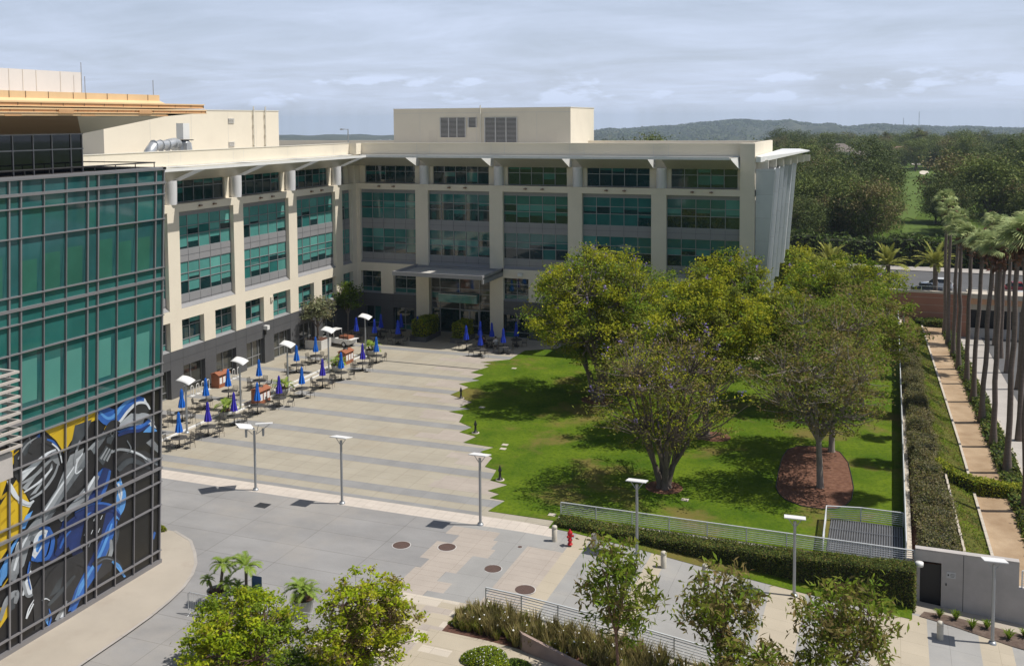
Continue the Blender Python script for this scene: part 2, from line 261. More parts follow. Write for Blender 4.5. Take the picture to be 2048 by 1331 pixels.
# ------------------------------------------------------------------ helpers
COL = scene.collection
def link(o): COL.objects.link(o); return o
def tag(o, label=None, cat=None, group=None, kind=None):
    if label: o['label'] = label
    if cat: o['category'] = cat
    if group: o['group'] = group
    if kind: o['kind'] = kind
    return o
def empty(name, loc=(0, 0, 0), label=None, cat=None, group=None, rz=0.0):
    o = bpy.data.objects.new(name, None); link(o); o.location = loc; o.rotation_euler = (0, 0, rz)
    o.empty_display_size = 0.3
    return tag(o, label, cat, group)
class MB:
    def __init__(s): s.v = []; s.f = []; s.m = []; s.sm = []
    def add(s, vs, fs, m=0, smooth=False):
        b = len(s.v); s.v += [tuple(p) for p in vs]
        for f in fs: s.f.append(tuple(b+i for i in f)); s.m.append(m); s.sm.append(smooth)
    def box(s, x0, x1, y0, y1, z0, z1, m=0):
        x0, x1 = min(x0, x1), max(x0, x1); y0, y1 = min(y0, y1), max(y0, y1); z0, z1 = min(z0, z1), max(z0, z1)
        s.add([(x0, y0, z0), (x1, y0, z0), (x1, y1, z0), (x0, y1, z0), (x0, y0, z1), (x1, y0, z1), (x1, y1, z1), (x0, y1, z1)],
              [(0, 3, 2, 1), (4, 5, 6, 7), (0, 1, 5, 4), (1, 2, 6, 5), (2, 3, 7, 6), (3, 0, 4, 7)], m)
    def poly(s, pts, m=0): s.add(pts, [tuple(range(len(pts)))], m)
    def prism(s, pts, d, m=0):      # extrude a polygon by vector d
        n = len(pts); d = np.array(d, float); top = [tuple(np.array(p, float)+d) for p in pts]
        s.add(list(pts)+top, [tuple(range(n))[::-1], tuple(range(n, 2*n))]+[(i, (i+1) % n, n+(i+1) % n, n+i) for i in range(n)], m)
    def tube(s, p0, p1, r0, r1=None, n=8, m=0, cap=True):
        if r1 is None: r1 = r0
        p0 = Vector(p0); p1 = Vector(p1); d = (p1-p0)
        if d.length < 1e-6: return
        d.normalize(); a = d.orthogonal().normalized(); b = d.cross(a); vs = []
        for p, r in ((p0, r0), (p1, r1)):
            for i in range(n):
                t = 2*math.pi*i/n; vs.append(p+(a*math.cos(t)+b*math.sin(t))*r)
        s.add(vs, [(i, (i+1) % n, n+(i+1) % n, n+i) for i in range(n)], m, True)
        if cap: s.add(vs[:n], [tuple(range(n))[::-1]], m); s.add(vs[n:], [tuple(range(n))], m)
    def path(s, pts, rs, n=7, m=0):
        pts = [Vector(p) for p in pts]; vs = []; k = len(pts)
        for j, p in enumerate(pts):
            d = (pts[min(j+1, k-1)]-pts[max(j-1, 0)])
            if d.length < 1e-6: d = Vector((0, 0, 1))
            d.normalize(); a = d.cross(Vector((0.31, 0.95, 0.02))).normalized(); b = d.cross(a)
            r = rs[j] if hasattr(rs, '__len__') else rs
            for i in range(n):
                t = 2*math.pi*i/n; vs.append(p+(a*math.cos(t)+b*math.sin(t))*r)
        fs = [(j*n+i, j*n+(i+1) % n, (j+1)*n+(i+1) % n, (j+1)*n+i) for j in range(k-1) for i in range(n)]
        s.add(vs, fs, m, True); s.add(vs[:n], [tuple(range(n))[::-1]], m); s.add(vs[-n:], [tuple(range(n))], m)
    def lathe(s, prof, c=(0, 0, 0), n=24, m=0, smooth=True, sx=1, sy=1):
        vs = []; k = len(prof)
        for r, z in prof:
            for i in range(n):
                t = 2*math.pi*i/n; vs.append((c[0]+r*sx*math.cos(t), c[1]+r*sy*math.sin(t), c[2]+z))
        s.add(vs, [(j*n+i, j*n+(i+1) % n, (j+1)*n+(i+1) % n, (j+1)*n+i) for j in range(k-1) for i in range(n)], m, smooth)
    def build(s, name, mats, parent=None, org=None):
        if not isinstance(mats, (list, tuple)): mats = [mats]
        me = bpy.data.meshes.new(name); off = np.array(org if org is not None else (0, 0, 0), float)
        if parent is not None and org is None and parent.get('_w'): off = np.array(world_of(parent))
        v = np.array(s.v, float).reshape(-1, 3)-off
        me.from_pydata(v.tolist(), [], s.f)
        for mm in mats: me.materials.append(mm)
        me.polygons.foreach_set('material_index', s.m); me.polygons.foreach_set('use_smooth', s.sm); me.update()
        o = bpy.data.objects.new(name, me); link(o)
        if parent is not None: o.parent = parent
        elif org is not None: o.location = tuple(org)
        return o
def world_of(o):
    p = Vector((0, 0, 0))
    while o is not None: p += o.location; o = o.parent
    return p
def W(o): o['_w'] = 1; return o        # children of this thing are given in world coordinates
def arr_mesh(name, V, quads, mats, parent=None, loc=None, midx=None):
    me = bpy.data.meshes.new(name); V = np.asarray(V, np.float32); quads = np.asarray(quads, np.int32)
    me.vertices.add(len(V)); me.vertices.foreach_set('co', V.ravel()); nq, k = quads.shape
    me.loops.add(nq*k); me.loops.foreach_set('vertex_index', quads.ravel()); me.polygons.add(nq)
    me.polygons.foreach_set('loop_start', np.arange(0, nq*k, k, dtype=np.int32)); me.polygons.foreach_set('loop_total', np.full(nq, k, np.int32))
    for mm in (mats if isinstance(mats, (list, tuple)) else [mats]): me.materials.append(mm)
    if midx is not None: me.polygons.foreach_set('material_index', np.asarray(midx, np.int32))
    me.update(calc_edges=True); me.validate()
    o = bpy.data.objects.new(name, me); link(o)
    if parent is not None: o.parent = parent
    if loc is not None: o.location = tuple(loc)
    return o
def leaves(C, size, rng, aspect=0.5, up=0.5):
    """one lens-shaped quad per centre, random orientation with normals biased upward"""
    n = len(C); nrm = rng.normal(size=(n, 3)); nrm[:, 2] = np.abs(nrm[:, 2])+up; nrm /= np.linalg.norm(nrm, axis=1)[:, None]
    t = rng.normal(size=(n, 3)); t -= (t*nrm).sum(1)[:, None]*nrm; t /= np.linalg.norm(t, axis=1)[:, None]; b = np.cross(nrm, t)
    s = size*rng.uniform(0.6, 1.3, n)[:, None]
    V = np.stack([C-t*s, C-b*s*aspect+nrm*s*0.12, C+t*s, C+b*s*aspect+nrm*s*0.12], 1).reshape(-1, 3)
    return V, np.arange(4*n).reshape(-1, 4)
def copy_tree(o, parent=None):
    c2 = o.copy(); link(c2)
    if parent is not None: c2.parent = parent
    for ch in KIDS.get(o.name, []): copy_tree(ch, c2)
    return c2
KIDS = {}
def freeze(root):
    KIDS.clear()
    for o in list(COL.objects):
        if o.parent is not None: KIDS.setdefault(o.parent.name, []).append(o)
ORD = ['first', 'second', 'third', 'fourth', 'fifth', 'sixth', 'seventh', 'eighth', 'ninth', 'tenth', 'eleventh', 'twelfth']
def ordn(i): return ORD[i] if i < 12 else str(i+1)+'th'

# ground heights -----------------------------------------------------
SX = [-200, 38, 41, 45, 49, 54, 60, 65, 72, 400]; SZ = [0, 0, -0.06, -0.35, -0.75, -1.3, -1.85, -2.25, -2.6, -2.6]
def gdrive(x): return float(np.interp(x, SX, SZ))
TX = [59.6, 60.0, 61.7, 63.7, 64.0, 66.3, 68.0, 90]; TZ = [0.0, 0.25, 0.35, -0.5, -0.6, -0.6, -2.0, -2.0]
def gright(x): return float(np.interp(x, TX, TZ))
# ================================================================== GROUND
def terrain_h(x, y):
    d = math.hypot(x-CAM[0], y-CAM[1])
    if y < 20: z = -3.2
    else: z = -3.2+min(1, (y-20)/15)*1.6
    z = float(np.interp(d, [0, 220, 700, 1400, 3000, 30000], [z, min(z, -1.6) if y > 20 else z, -5, -22, -58, -60]))
    return z
def make_ground():
    rings = [0, 40, 80, 110, 130, 150, 180, 220, 270, 340, 430, 560, 700, 900, 1200, 1600, 2200, 3000, 4200, 5150]
    na = 72; V = []; F = []
    for r in rings:
        for k in range(na):
            a = 2*math.pi*k/na; x = CAM[0]+r*math.cos(a); y = CAM[1]+r*math.sin(a); V.append((x, y, terrain_h(x, y)))
    for j in range(len(rings)-1):
        for k in range(na): F.append((j*na+k, (j+1)*na+k, (j+1)*na+(k+1) % na, j*na+(k+1) % na))
    me = bpy.data.meshes.new('ground'); me.from_pydata(V, [], F); me.materials.append(golf); me.update()
    tag(link(bpy.data.objects.new('ground', me)), kind='structure')
make_ground()
hr = random.Random(5)
BANDY = [-44.93+4.545*k for k in range(0, 9)]
ZIG = [(25.6, -3.0), (22.65, -5.01), (22.55, -9.24), (20.23, -11.25), (21.5, -11.3), (21.0, -12.28), (21.72, -12.6), (20.9, -15.3), (22.4, -15.6), (22.0, -17.47), (22.9, -17.6), (21.5, -19.43), (22.84, -20.2), (22.26, -23.0), (24.97, -24.5), (24.6, -26.22), (25.75, -26.4), (24.26, -27.68), (25.75, -28.1), (26.2, -30.0), (27.74, -31.0), (27.3, -32.4), (28.96, -33.0), (28.6, -34.6), (31.17, -34.85), (30.6, -36.1), (31.9, -37.0), (32.1, -38.9), (33.1, -39.2), (33.46, -41.2), (34.86, -41.6), (34.0, -43.0), (34.93, -43.3), (34.6, -44.1), (35.69, -44.2), (35.31, -46.12)]
m = MB(); m.box(-3, 39.6, -46.95, 6, -0.4, 0); m.box(39.6, 59.7, -45.45, 6, -0.4, 0)
m.build('plaza_paving', tan).__setitem__('kind', 'structure')
def zigx(y):
    ys = [p[1] for p in ZIG][::-1]; xs = [p[0] for p in ZIG][::-1]
    return float(np.interp(y, ys, xs))
m = MB()
for i, yb in enumerate(BANDY):
    if yb < -13 and yb > -14: continue
    w = 0.56
    x0 = 8.9 if i < 8 else 4
    x1 = zigx(yb)-1.2
    if x1 <= x0: continue
    m.box(x0, x1+1.4, yb-w, yb+w, 0.0, 0.004)
m.box(8.9, 35.0, -46.93, -46.45, 0, 0.004)
for y0 in (-40.2, -35.8, -30.9, -24.6, -20.4, -15.2): m.box(0.3, 6.3, y0-0.5, y0+0.5, 0, 0.004)
m.build('paving_band', greyb).__setitem__('kind', 'structure')
m = MB()      # rosier slabs beside the lawn edge
for k in range(36):
    y = -45.3+1.137*k
    if y > -6: break
    xa = zigx(y); w = 2.2+2.4*hr.random()
    inband = any(abs(y-b) < 0.95 for b in BANDY)
    if inband: continue
    m.box(xa-w, xa+1.6, y-0.568, y+0.568, 0.0, 0.005)
m.build('paving_edge', pinkp).__setitem__('kind', 'structure')
m = MB(); m.box(10.2, 21.4, -13.95, -13.7, 0, 0.006); m.build('drain_slot', louvd).__setitem__('kind', 'structure')
# drive and lower pavement: one grid sheet that follows the slope
def drive_cell(x, y):
    row = math.floor(y/1.137); rr = random.Random(row*7+3)
    lx = 34.0+rr.random()*1.6; rx = 36.2+rr.random()*1.9
    if x < 40.2 and y > -48.3: return 1 if y < -47.0 else 0
    if y > -47.3 and x > 40.2: return 6
    if y < -57.3 and x > 33.5:
        sx = 34.2+random.Random(math.floor(y/0.57)*5).random()*2.0-(y+57)*-0.35
        if x < sx: return 2
        if y < -58.6 and x > 38.7 and y > -60.1-(x-39)*0.02: return 7
        hsh = random.Random(math.floor(x/1.5+0.5*math.floor(y/0.57))*31+math.floor(y/0.57)*17).random()
        if y < -60.2 and x > 38: return 4 if hsh < 0.85 else 5
        return 5 if hsh < 0.52 else (3 if hsh < 0.8 else 4)
    if x < 33: return 2
    if lx < x < rx and y < -49.0: return 3
    if x <= 39.2: return 2 if x < lx else 6
    for a, b in ((41.5, 42.3), (46.0, 46.85), (52.6, 54.4), (57.6, 60.4), (62.6, 64.2)):
        if a < x < b: return 4
    if 39.2 < x < 41.5 and y < -50: return 3
    return 6
xs = np.concatenate([np.arange(-40, 20, 2.0), np.arange(20, 33, 0.5), np.arange(33, 66.01, 0.3), np.arange(68, 121, 3)]); ys = np.concatenate([np.arange(-100, -75, 2.5), np.arange(-75, -46.9, 0.284), [-46.95]])
V = [(x, y, gdrive(x)) for y in ys for x in xs]; F = []; MI = []
for j in range(len(ys)-1):
    for i in range(len(xs)-1):
        F.append((j*len(xs)+i, j*len(xs)+i+1, (j+1)*len(xs)+i+1, (j+1)*len(xs)+i)); MI.append(drive_cell((xs[i]+xs[i+1])/2, (ys[j]+ys[j+1])/2))
o = arr_mesh('driveway', V, F, [tan, lightb, drive, pinkp, tanp, creamp, greyp, soil], midx=MI); o['kind'] = 'structure'
# small apron in front of the concrete wall
m = MB(); n = 12
for i in range(n):
    xa = 59.3+i*0.6; xb = xa+0.6
    m.add([(xa, -46.95, gdrive(xa)), (xb, -46.95, gdrive(xb)), (xb, -45.4, gdrive(xb)), (xa, -45.4, gdrive(xa))], [(0, 1, 2, 3)])
m.build('pavement', apronm).__setitem__('kind', 'structure')
# kerbed apron by the glass tower
ap = [(17, -55.4), (19.1, -55.4), (20.9, -56.2), (22.14, -57.4), (23.1, -58.5), (23.8, -59.7), (24.3, -61), (24.6, -62.4), (24.8, -64), (24.88, -66), (24.9, -69), (24.9, -100), (10, -100), (10, -55.4)]
m = MB(); m.prism([(x, y, -0.2) for x, y in ap][::-1], (0, 0, 0.29))
o = m.build('sidewalk', apronm); o['kind'] = 'structure'
m = MB()
for i in range(1, 11):
    a, b = ap[i], ap[i+1]; dx, dy = b[0]-a[0], b[1]-a[1]; l = math.hypot(dx, dy); nx, ny = dy/l, -dx/l
    q = lambda p, t, z: (p[0]-nx*t, p[1]-ny*t, z)
    m.add([q(a, -0.02, 0.096), q(b, -0.02, 0.096), q(b, 0.14, 0.096), q(a, 0.14, 0.096), q(a, -0.02, 0), q(b, -0.02, 0)], [(0, 1, 2, 3), (4, 5, 1, 0)])
m.build('kerb', walk).__setitem__('kind', 'structure')
m = MB(); m.box(6.8, 6.98, -42.3, -13.0, 0, 0.12); m.box(7.6, 7.74, -34.0, -13.0, 0, 0.10); m.box(6.8, 7.74, -13.0, -12.86, 0, 0.11)
m.build('kerb', whitep).__setitem__('kind', 'structure')
# lawn
lawn = ZIG+[(39.6, -46.15), (41, -46.4), (59.3, -46.4), (59.3, 24), (46.5, 24), (46.5, -1.2), (25.6, -1.2)]
m = MB(); m.prism([(x, y, 0.0) for x, y in lawn][::-1], (0, 0, 0.03)); m.build('lawn', grassm).__setitem__('kind', 'structure')
# sloping verge in front of the hedge
m = MB()
for i in range(40):
    xa = 39.6+i*0.5; xb = xa+0.5; e = lambda x: -47.2-min(1, max(0, (x-40)/9))*0.55
    m.add([(xa, e(xa), gdrive(xa)+0.02), (xb, e(xb), gdrive(xb)+0.02), (xb, -45.8, gdrive(xb)*0.75+0.1), (xa, -45.8, gdrive(xa)*0.75+0.1)], [(0, 1, 2, 3)])
m.build('grass_verge', grassm).__setitem__('kind', 'structure')
def bed(name, pts, z, mt):
    m = MB(); m.prism([(x, y, 0.0) for x, y in pts][::-1], (0, 0, z)); o = m.build(name, mt); o['kind'] = 'structure'; return o
bigbed = [(51.51, -36.12), (51.35, -33), (51.3, -30), (51.49, -28.24), (52.1, -27.2), (53.14, -26.83), (54.3, -26.9), (55.09, -27.53), (55.7, -29.5), (56.0, -32), (56.25, -34.5), (56.2, -36.6), (55.9, -37.8), (55.3, -38.6), (54.45, -38.9), (53.3, -38.8), (52.3, -38.1), (51.8, -37.2)]
bed('mulch_bed', bigbed, 0.05, mulchm)
m = MB()
for i in range(len(bigbed)):
    a, b = bigbed[i], bigbed[(i+1) % len(bigbed)]; m.tube((a[0], a[1], 0.05), (b[0], b[1], 0.05), 0.035, n=5)
m.build('bed_edging', blackm).__setitem__('kind', 'structure')
for (x, y, r) in ((44.65, -38.6, 1.2), (34.93, -20.33, 1.4), (46.0, -27, 1.2), (40.5, -31.5, 0.0)):
    if r: bed('mulch_bed', [(x+r*math.cos(a)*1.02, y+r*math.sin(a)) for a in np.linspace(0, 2*math.pi, 20, endpoint=False)], 0.05, mulchm)
# right-hand bank: planting strip, grass slope, dirt path, second slope, sidewalk, street
def xoff(y): return float(np.interp(y, [-45, -20, 0, 26, 40], [0, -0.6, -1.25, -2.1, -2.4]))
gx = [59.6, 59.9, 60.3, 61, 61.5, 62.0, 62.4, 62.8, 63.2, 63.6, 63.9, 64.4, 65, 65.6, 66.3, 66.9, 67.4, 68.0, 70.6, 73, 80, 95, 130]
gm = [mulchm, slopeg, dirt, walk, asph]
def gcell(x): return 0 if x < 61.4 else 1 if x < 63.85 else 2 if x < 66.2 else 1 if x < 68 else 3 if x < 70.5 else 4
gy = np.arange(-45.4, 30.1, 1.0); V = []; F = []; MI = []
for y in gy:
    for x in gx: V.append((x+(xoff(y) if 60.2 < x < 90 else 0)*min(1, (x-60)/3), y, gright(x)+0.05*math.sin(y*0.9+x*2)*(1 if 62.5 < x < 63.7 else 0)))
for j in range(len(gy)-1):
    for i in range(len(gx)-1):
        F.append((j*len(gx)+i, j*len(gx)+i+1, (j+1)*len(gx)+i+1, (j+1)*len(gx)+i)); MI.append(gcell((gx[i]+gx[i+1])/2))
arr_mesh('bank', V, F, gm, midx=MI)['kind'] = 'structure'
m = MB()
for y in np.arange(-45, 26, 1.0):
    for xb, w, zt in ((63.85, 0.16, 0.16), (68.0, 0.15, 0.14)):
        a = xb+xoff(y); b = xb+xoff(y+1); za = gright(xb)
        m.add([(a, y, za-0.2), (a+w, y, za-0.2), (a+w, y, za+zt), (a, y, za+zt), (b, y+0.97, za-0.2), (b+w, y+0.97, za-0.2), (b+w, y+0.97, za+zt), (b, y+0.97, za+zt)], [(0, 1, 2, 3), (7, 6, 5, 4), (3, 2, 6, 7), (0, 3, 7, 4), (2, 1, 5, 6)])
for y in np.arange(-45, -30, 1.0): m.box(62.25-0.03*(y+45), 62.37-0.03*(y+45), y, y+0.97, 0.1, 0.5)
m.build('kerb', creamp).__setitem__('kind', 'structure')
m = MB(); m.box(-200, 400, 40, 46, -1.9, -1.45, 1); m.box(-200, 400, 46, 77, -1.9, -1.55, 0); m.box(-200, 400, 77, 82, -1.9, -1.42, 1)
for k in range(-10, 30): m.box(k*9, k*9+3, 61, 61.15, -1.55, -1.546, 2)
m.build('street', [asph, walk, whitep]).__setitem__('kind', 'structure')
# fairways, greens and sand on the golf course
def blob(cx0, cy0, rx, ry, seed, n=22):
    r = random.Random(seed); return [(cx0+rx*math.cos(a)*(0.85+0.3*r.random()), cy0+ry*math.sin(a)*(0.85+0.3*r.random())) for a in np.linspace(0, 2*math.pi, n, endpoint=False)]
def sheet(name, pts, dz, mt):
    m = MB(); m.add([(x, y, terrain_h(x, y)+dz) for x, y in pts], [tuple(range(len(pts)))]); o = m.build(name, mt); o['kind'] = 'structure'
def pxsheet(name, quads, dz, mt):
    for q in quads: sheet(name, [tuple(U(px, py, terrain_h(*U(px, py, -4)[:2]))[:2]) for px, py in q], dz, mt)
def pxe(cx0, cy0, a, b, n=16, sd=1):
    r = random.Random(sd); return [(cx0+a*math.cos(t)*(0.85+0.3*r.random()), cy0-b*math.sin(t)*(0.85+0.3*r.random())) for t in np.linspace(0, 2*math.pi, n, endpoint=False)]
pxsheet('fairway', [pxe(1712, 330, 52, 13, sd=2), pxe(1845, 338, 60, 18, sd=3), pxe(1815, 400, 34, 42, sd=4), pxe(1950, 385, 22, 14, sd=5), pxe(1900, 515, 150, 20, sd=6), pxe(1830, 470, 30, 30, sd=7), pxe(1720, 440, 30, 30, sd=8)], 0.15, golfb)
pxsheet('bunker', [pxe(1836, 328, 14, 2.4, sd=9), pxe(1848, 346, 9, 4, sd=10), pxe(1802, 337, 3, 2, sd=11), pxe(1855, 321, 16, 1.4, sd=12), pxe(1838, 505, 14, 1.6, sd=13)], 0.3, sand)

# ================================================================== DISTANT HILLS
def make_hills():
    cr_px = [(900, 266), (1050, 266), (1190, 262), (1250, 257), (1330, 251), (1400, 246), (1470, 239), (1520, 242), (1560, 244), (1640, 250), (1690, 254), (1730, 251), (1770, 250), (1860, 252), (1950, 254), (2048, 258), (2200, 262), (2400, 268)]
    rng = np.random.default_rng(3); nx = 320; nd_ = 34; V = []; F = []
    cpx = np.interp(np.linspace(900, 2400, nx), [p[0] for p in cr_px], [p[1] for p in cr_px])
    ph = rng.uniform(0, 6, 12)
    for i, px in enumerate(np.linspace(900, 2400, nx)):
        nb = sum(math.sin(px*f*0.02+ph[k]) / (k+1.5) for k, f in enumerate((1.3, 2.9, 5.3, 9.7, 17.1, 31.0)))
        v = ray(px, cpx[i]-1.2*nb*0.35); ztop = CAMH+v[2]/math.hypot(v[0], v[1])*5200
        for j in range(nd_):
            t = j/(nd_-1); d = 3400+t*1800
            base = -60+(ztop+60)*(t**0.8)
            rid = (math.sin(px*0.033+ph[6]+t*3)*0.5+math.sin(px*0.011+ph[7]+2*t)+0.6*math.sin(px*0.07+ph[8])+0.35*math.sin(px*0.16+9*t))*16*math.sin(math.pi*t)
            hv = np.array([v[0], v[1]])/math.hypot(v[0], v[1])
            V.append((CAM[0]+hv[0]*d, CAM[1]+hv[1]*d, base+rid))
    for i in range(nx-1):
        for j in range(nd_-1): F.append((i*nd_+j, (i+1)*nd_+j, (i+1)*nd_+j+1, i*nd_+j+1))
    o = arr_mesh('hills', V, F, hillm); o['kind'] = 'structure'
    for p in o.data.polygons: p.use_smooth = True
    # far low ridge on the left horizon
    m = MB(); ptsA = []; 
    for k in range(60):
        px = 300+k*14; v = ray(px, 269.5-1.0*math.sin(k*0.5)-0.8*math.sin(k*1.3)); hv = np.array([v[0], v[1]])/math.hypot(v[0], v[1]); d = 5100
        ptsA.append((CAM[0]+hv[0]*d, CAM[1]+hv[1]*d, CAMH+v[2]/math.hypot(v[0], v[1])*d, CAM[0]+hv[0]*(d-2500), CAM[1]+hv[1]*(d-2500)))
    for a, b in zip(ptsA[:-1], ptsA[1:]): m.add([(a[3], a[4], -60), (b[3], b[4], -60), (b[0], b[1], b[2]), (a[0], a[1], a[2])], [(0, 1, 2, 3)])
    m.build('hills', hillm)['kind'] = 'structure'
make_hills()
rt = random.Random(8); m = MB()
for k in range(420):     # the town on the plain, one hazy mass of roofs
    px = rt.uniform(500, 1200) if k < 260 else rt.uniform(1190, 2050); d = rt.uniform(2600, 4300) if k < 260 else rt.uniform(2600, 3300); v = ray(px, 250); hv = np.array([v[0], v[1]])/math.hypot(v[0], v[1])
    x, y = CAM[0]+hv[0]*d, CAM[1]+hv[1]*d; w = rt.uniform(8, 45); h = rt.uniform(5, 13); z = terrain_h(x, y)-2
    m.box(x-w/2, x+w/2, y-w/3, y+w/3, z, z+h, rt.choice([0, 0, 1, 2]))
tag(m.build('distant_town', [whitep, beige, roofm]), 'hazy scatter of pale roofs on the plain at the far horizon', 'town', kind='stuff')
for (px, py, hpx) in ((1838, 250, 27), (1807, 250, 14)):
    v = ray(px, py); hv = np.array([v[0], v[1]])/math.hypot(v[0], v[1]); d = 5000; x, y = CAM[0]+hv[0]*d, CAM[1]+hv[1]*d
    zt = CAMH+ray(px, py-hpx)[2]/math.hypot(*ray(px, py-hpx)[:2])*d; zb = -40
    m = MB(); m.tube((x, y, zb), (x, y, zt), 1.6, 1.0, n=5)
    for k in range(6): zz = zb+(zt-zb)*(0.5+k*0.09); m.tube((x-2.4, y, zz), (x+2.4, y, zz), 0.5, n=4)
    tag(m.build('radio_mast', steel, org=(x, y, zb)), 'taller thin radio mast on the far hill crest' if hpx > 20 else 'shorter thin radio mast on the far hill crest', 'radio mast')
# ================================================================== OFFICE BUILDING
ob = W(empty('office_building', (0, 0, 0), 'cream five-storey office block with teal window bands, wrapping two sides of the plaza', 'building'))
wr = random.Random(21)
def mp_(w, u, n, z): return (u, -n, z) if w == 'B' else (n, u, z)
def bx(m, w, u0, u1, n0, n1, z0, z1, mi=0):
    a = mp_(w, u0, n0, z0); b = mp_(w, u1, n1, z1); m.box(a[0], b[0], a[1], b[1], a[2], b[2], mi)
GL = [g_dark, g_mid, g_light, g_pale, g_brown, spand]
def window(w, u0, u1, n, cols, rows, pick, fr=0.06, parent=None, blind=0.5, matl=GL, name='window', fmat=None):
    """panes between column and row lines; pick(row) -> (upper material, lower material)"""
    m = MB(); cu = [u0+(u1-u0)*i/cols for i in range(cols+1)] if isinstance(cols, int) else cols
    for r in range(len(rows)-1):
        for i in range(len(cu)-1):
            a, b = pick(r); z0, z1 = rows[r], rows[r+1]; zs = z0
            if a != b:
                zs = z0+(z1-z0)*wr.uniform(0.15, 0.75)
                m.poly([mp_(w, cu[i], n, z0), mp_(w, cu[i+1], n, z0), mp_(w, cu[i+1], n, zs), mp_(w, cu[i], n, zs)], b)
            m.poly([mp_(w, cu[i], n, zs), mp_(w, cu[i+1], n, zs), mp_(w, cu[i+1], n, z1), mp_(w, cu[i], n, z1)], a)
    g = m.build(name, matl, parent or ob)
    f = MB()
    for cc in cu: bx(f, w, cc-fr/2, cc+fr/2, n-0.02, n+0.07, rows[0], rows[-1])
    for zz in rows: bx(f, w, u0, u1, n-0.018, n+0.062, zz-fr/2, zz+fr/2)
    fo = f.build('frame', fmat or framem, None, org=world_of(parent or ob)); fo.location = (0, 0, 0); fo.parent = g
    return g
def pickW(kind):
    st = (wr.choice([(2, 1), (1, 1), (1, 0), (2, 2)]), wr.choice([(0, 0), (0, 0), (1, 1), (1, 0)]))
    def f(r):
        x = wr.random()
        if kind == 'W':
            if r == 2: return (2, 2) if x < 0.75 else (3, 3)
            if r == 1: return ((2, 2) if x < 0.6 else (3, 2) if x < 0.7 else (2, 0) if x < 0.88 else (1, 1))
            return ((2, 0) if x < 0.45 else (2, 2) if x < 0.65 else (0, 0) if x < 0.85 else (1, 1))
        if r == 2: return (1, 1) if x < 0.93 else (2, 2)
        if r == 1: return st[0] if x < 0.72 else ((1, 0) if x < 0.9 else (0, 0))
        return st[1] if x < 0.75 else ((1, 0) if x < 0.9 else (1, 1))
    return f
L4 = [12.85, 14.08, 14.86, 15.85]; L3 = [8.85, 10.0, 10.7, 11.7]; L5 = [17.0, 18.3, 18.95]
PB = [8.39, 17.5, 26.6, 35.7]; PW = [-40.93, -31.70, -22.47, -13.24, -4.0]
baysB = [(0.45, 7.6)]+[(PB[i]+0.79, PB[i+1]-0.79) for i in range(3)]+[(36.5, 43.99)]
baysW = [(PW[i]+0.76, PW[i+1]-0.76) for i in range(4)]+[(-3.24, -1.05)]
bd = MB()   # structural bands, joined render surfaces
for w, bays in (('B', baysB), ('W', baysW)):
    for (a, b) in bays:
        narrow = (b-a) < 4; cols = 2 if narrow else 5
        for rows in (L3, L4): window(w, a, b, -0.45, cols, rows, pickW(w))
        a5, b5 = (a+0.35, b-0.35) if not narrow else (a+0.1, b-0.5)
        window(w, a5, b5, -0.95, cols, L5, (lambda r: ((0, 0) if wr.random() < 0.65 else (1, 0))))
        sp = MB()
        bx(sp, w, a, b, -0.6, -0.36, 7.9, 8.82); s2 = MB(); bx(s2, w, a, b, -0.6, -0.36, 11.73, 12.82); bx(s2, w, a, b, -0.36, -0.345, 12.29, 12.31, 1)
        s3 = MB(); bx(s3, w, a, b, -0.6, -0.42, 15.88, 16.25); s3.build('head_panel', spand, ob)
        sp.prism([mp_(w, a, -0.36, 7.72), mp_(w, a, -0.04, 7.72), mp_(w, a, -0.36, 8.02)], np.array(mp_(w, b, 0, 0))-np.array(mp_(w, a, 0, 0)))
        for zz in (8.15,): bx(sp, w, a, b, -0.36, -0.345, zz-0.012, zz+0.012, 1)
        n_ = cols
        for i in range(1, n_): cc = a+(b-a)*i/n_; bx(sp, w, cc-0.012, cc+0.012, -0.36, -0.347, 7.95, 8.8, 1); bx(s2, w, cc-0.012, cc+0.012, -0.36, -0.347, 11.75, 12.8, 1)
        sp.build('spandrel', [spand, louvd], ob); s2.build('spandrel', [spand, louvd], ob)
        # jamb walls beside the top windows
        jb = MB(); bx(jb, w, a-0.4, a5-0.03, -1.2, -0.7, 16.92, 19.3); bx(jb, w, b5+0.03, b+0.4, -1.2, -0.7, 16.92, 19.3); bx(jb, w, a5-0.03, b5+0.03, -1.2, -0.9, 18.99, 19.3)
        jb.build('top_storey_wall', beige, ob)
        for q in (0.36, 0.62):
            cc = a+(b-a)*q
            if narrow: continue
            fl = MB(); bx(fl, w, cc-0.17, cc+0.17, 0.03, 0.25, 16.55, 16.66); bx(fl, w, cc-0.05, cc+0.05, 0.0, 0.05, 16.5, 16.7); fl.build('floodlight', brownm, ob)
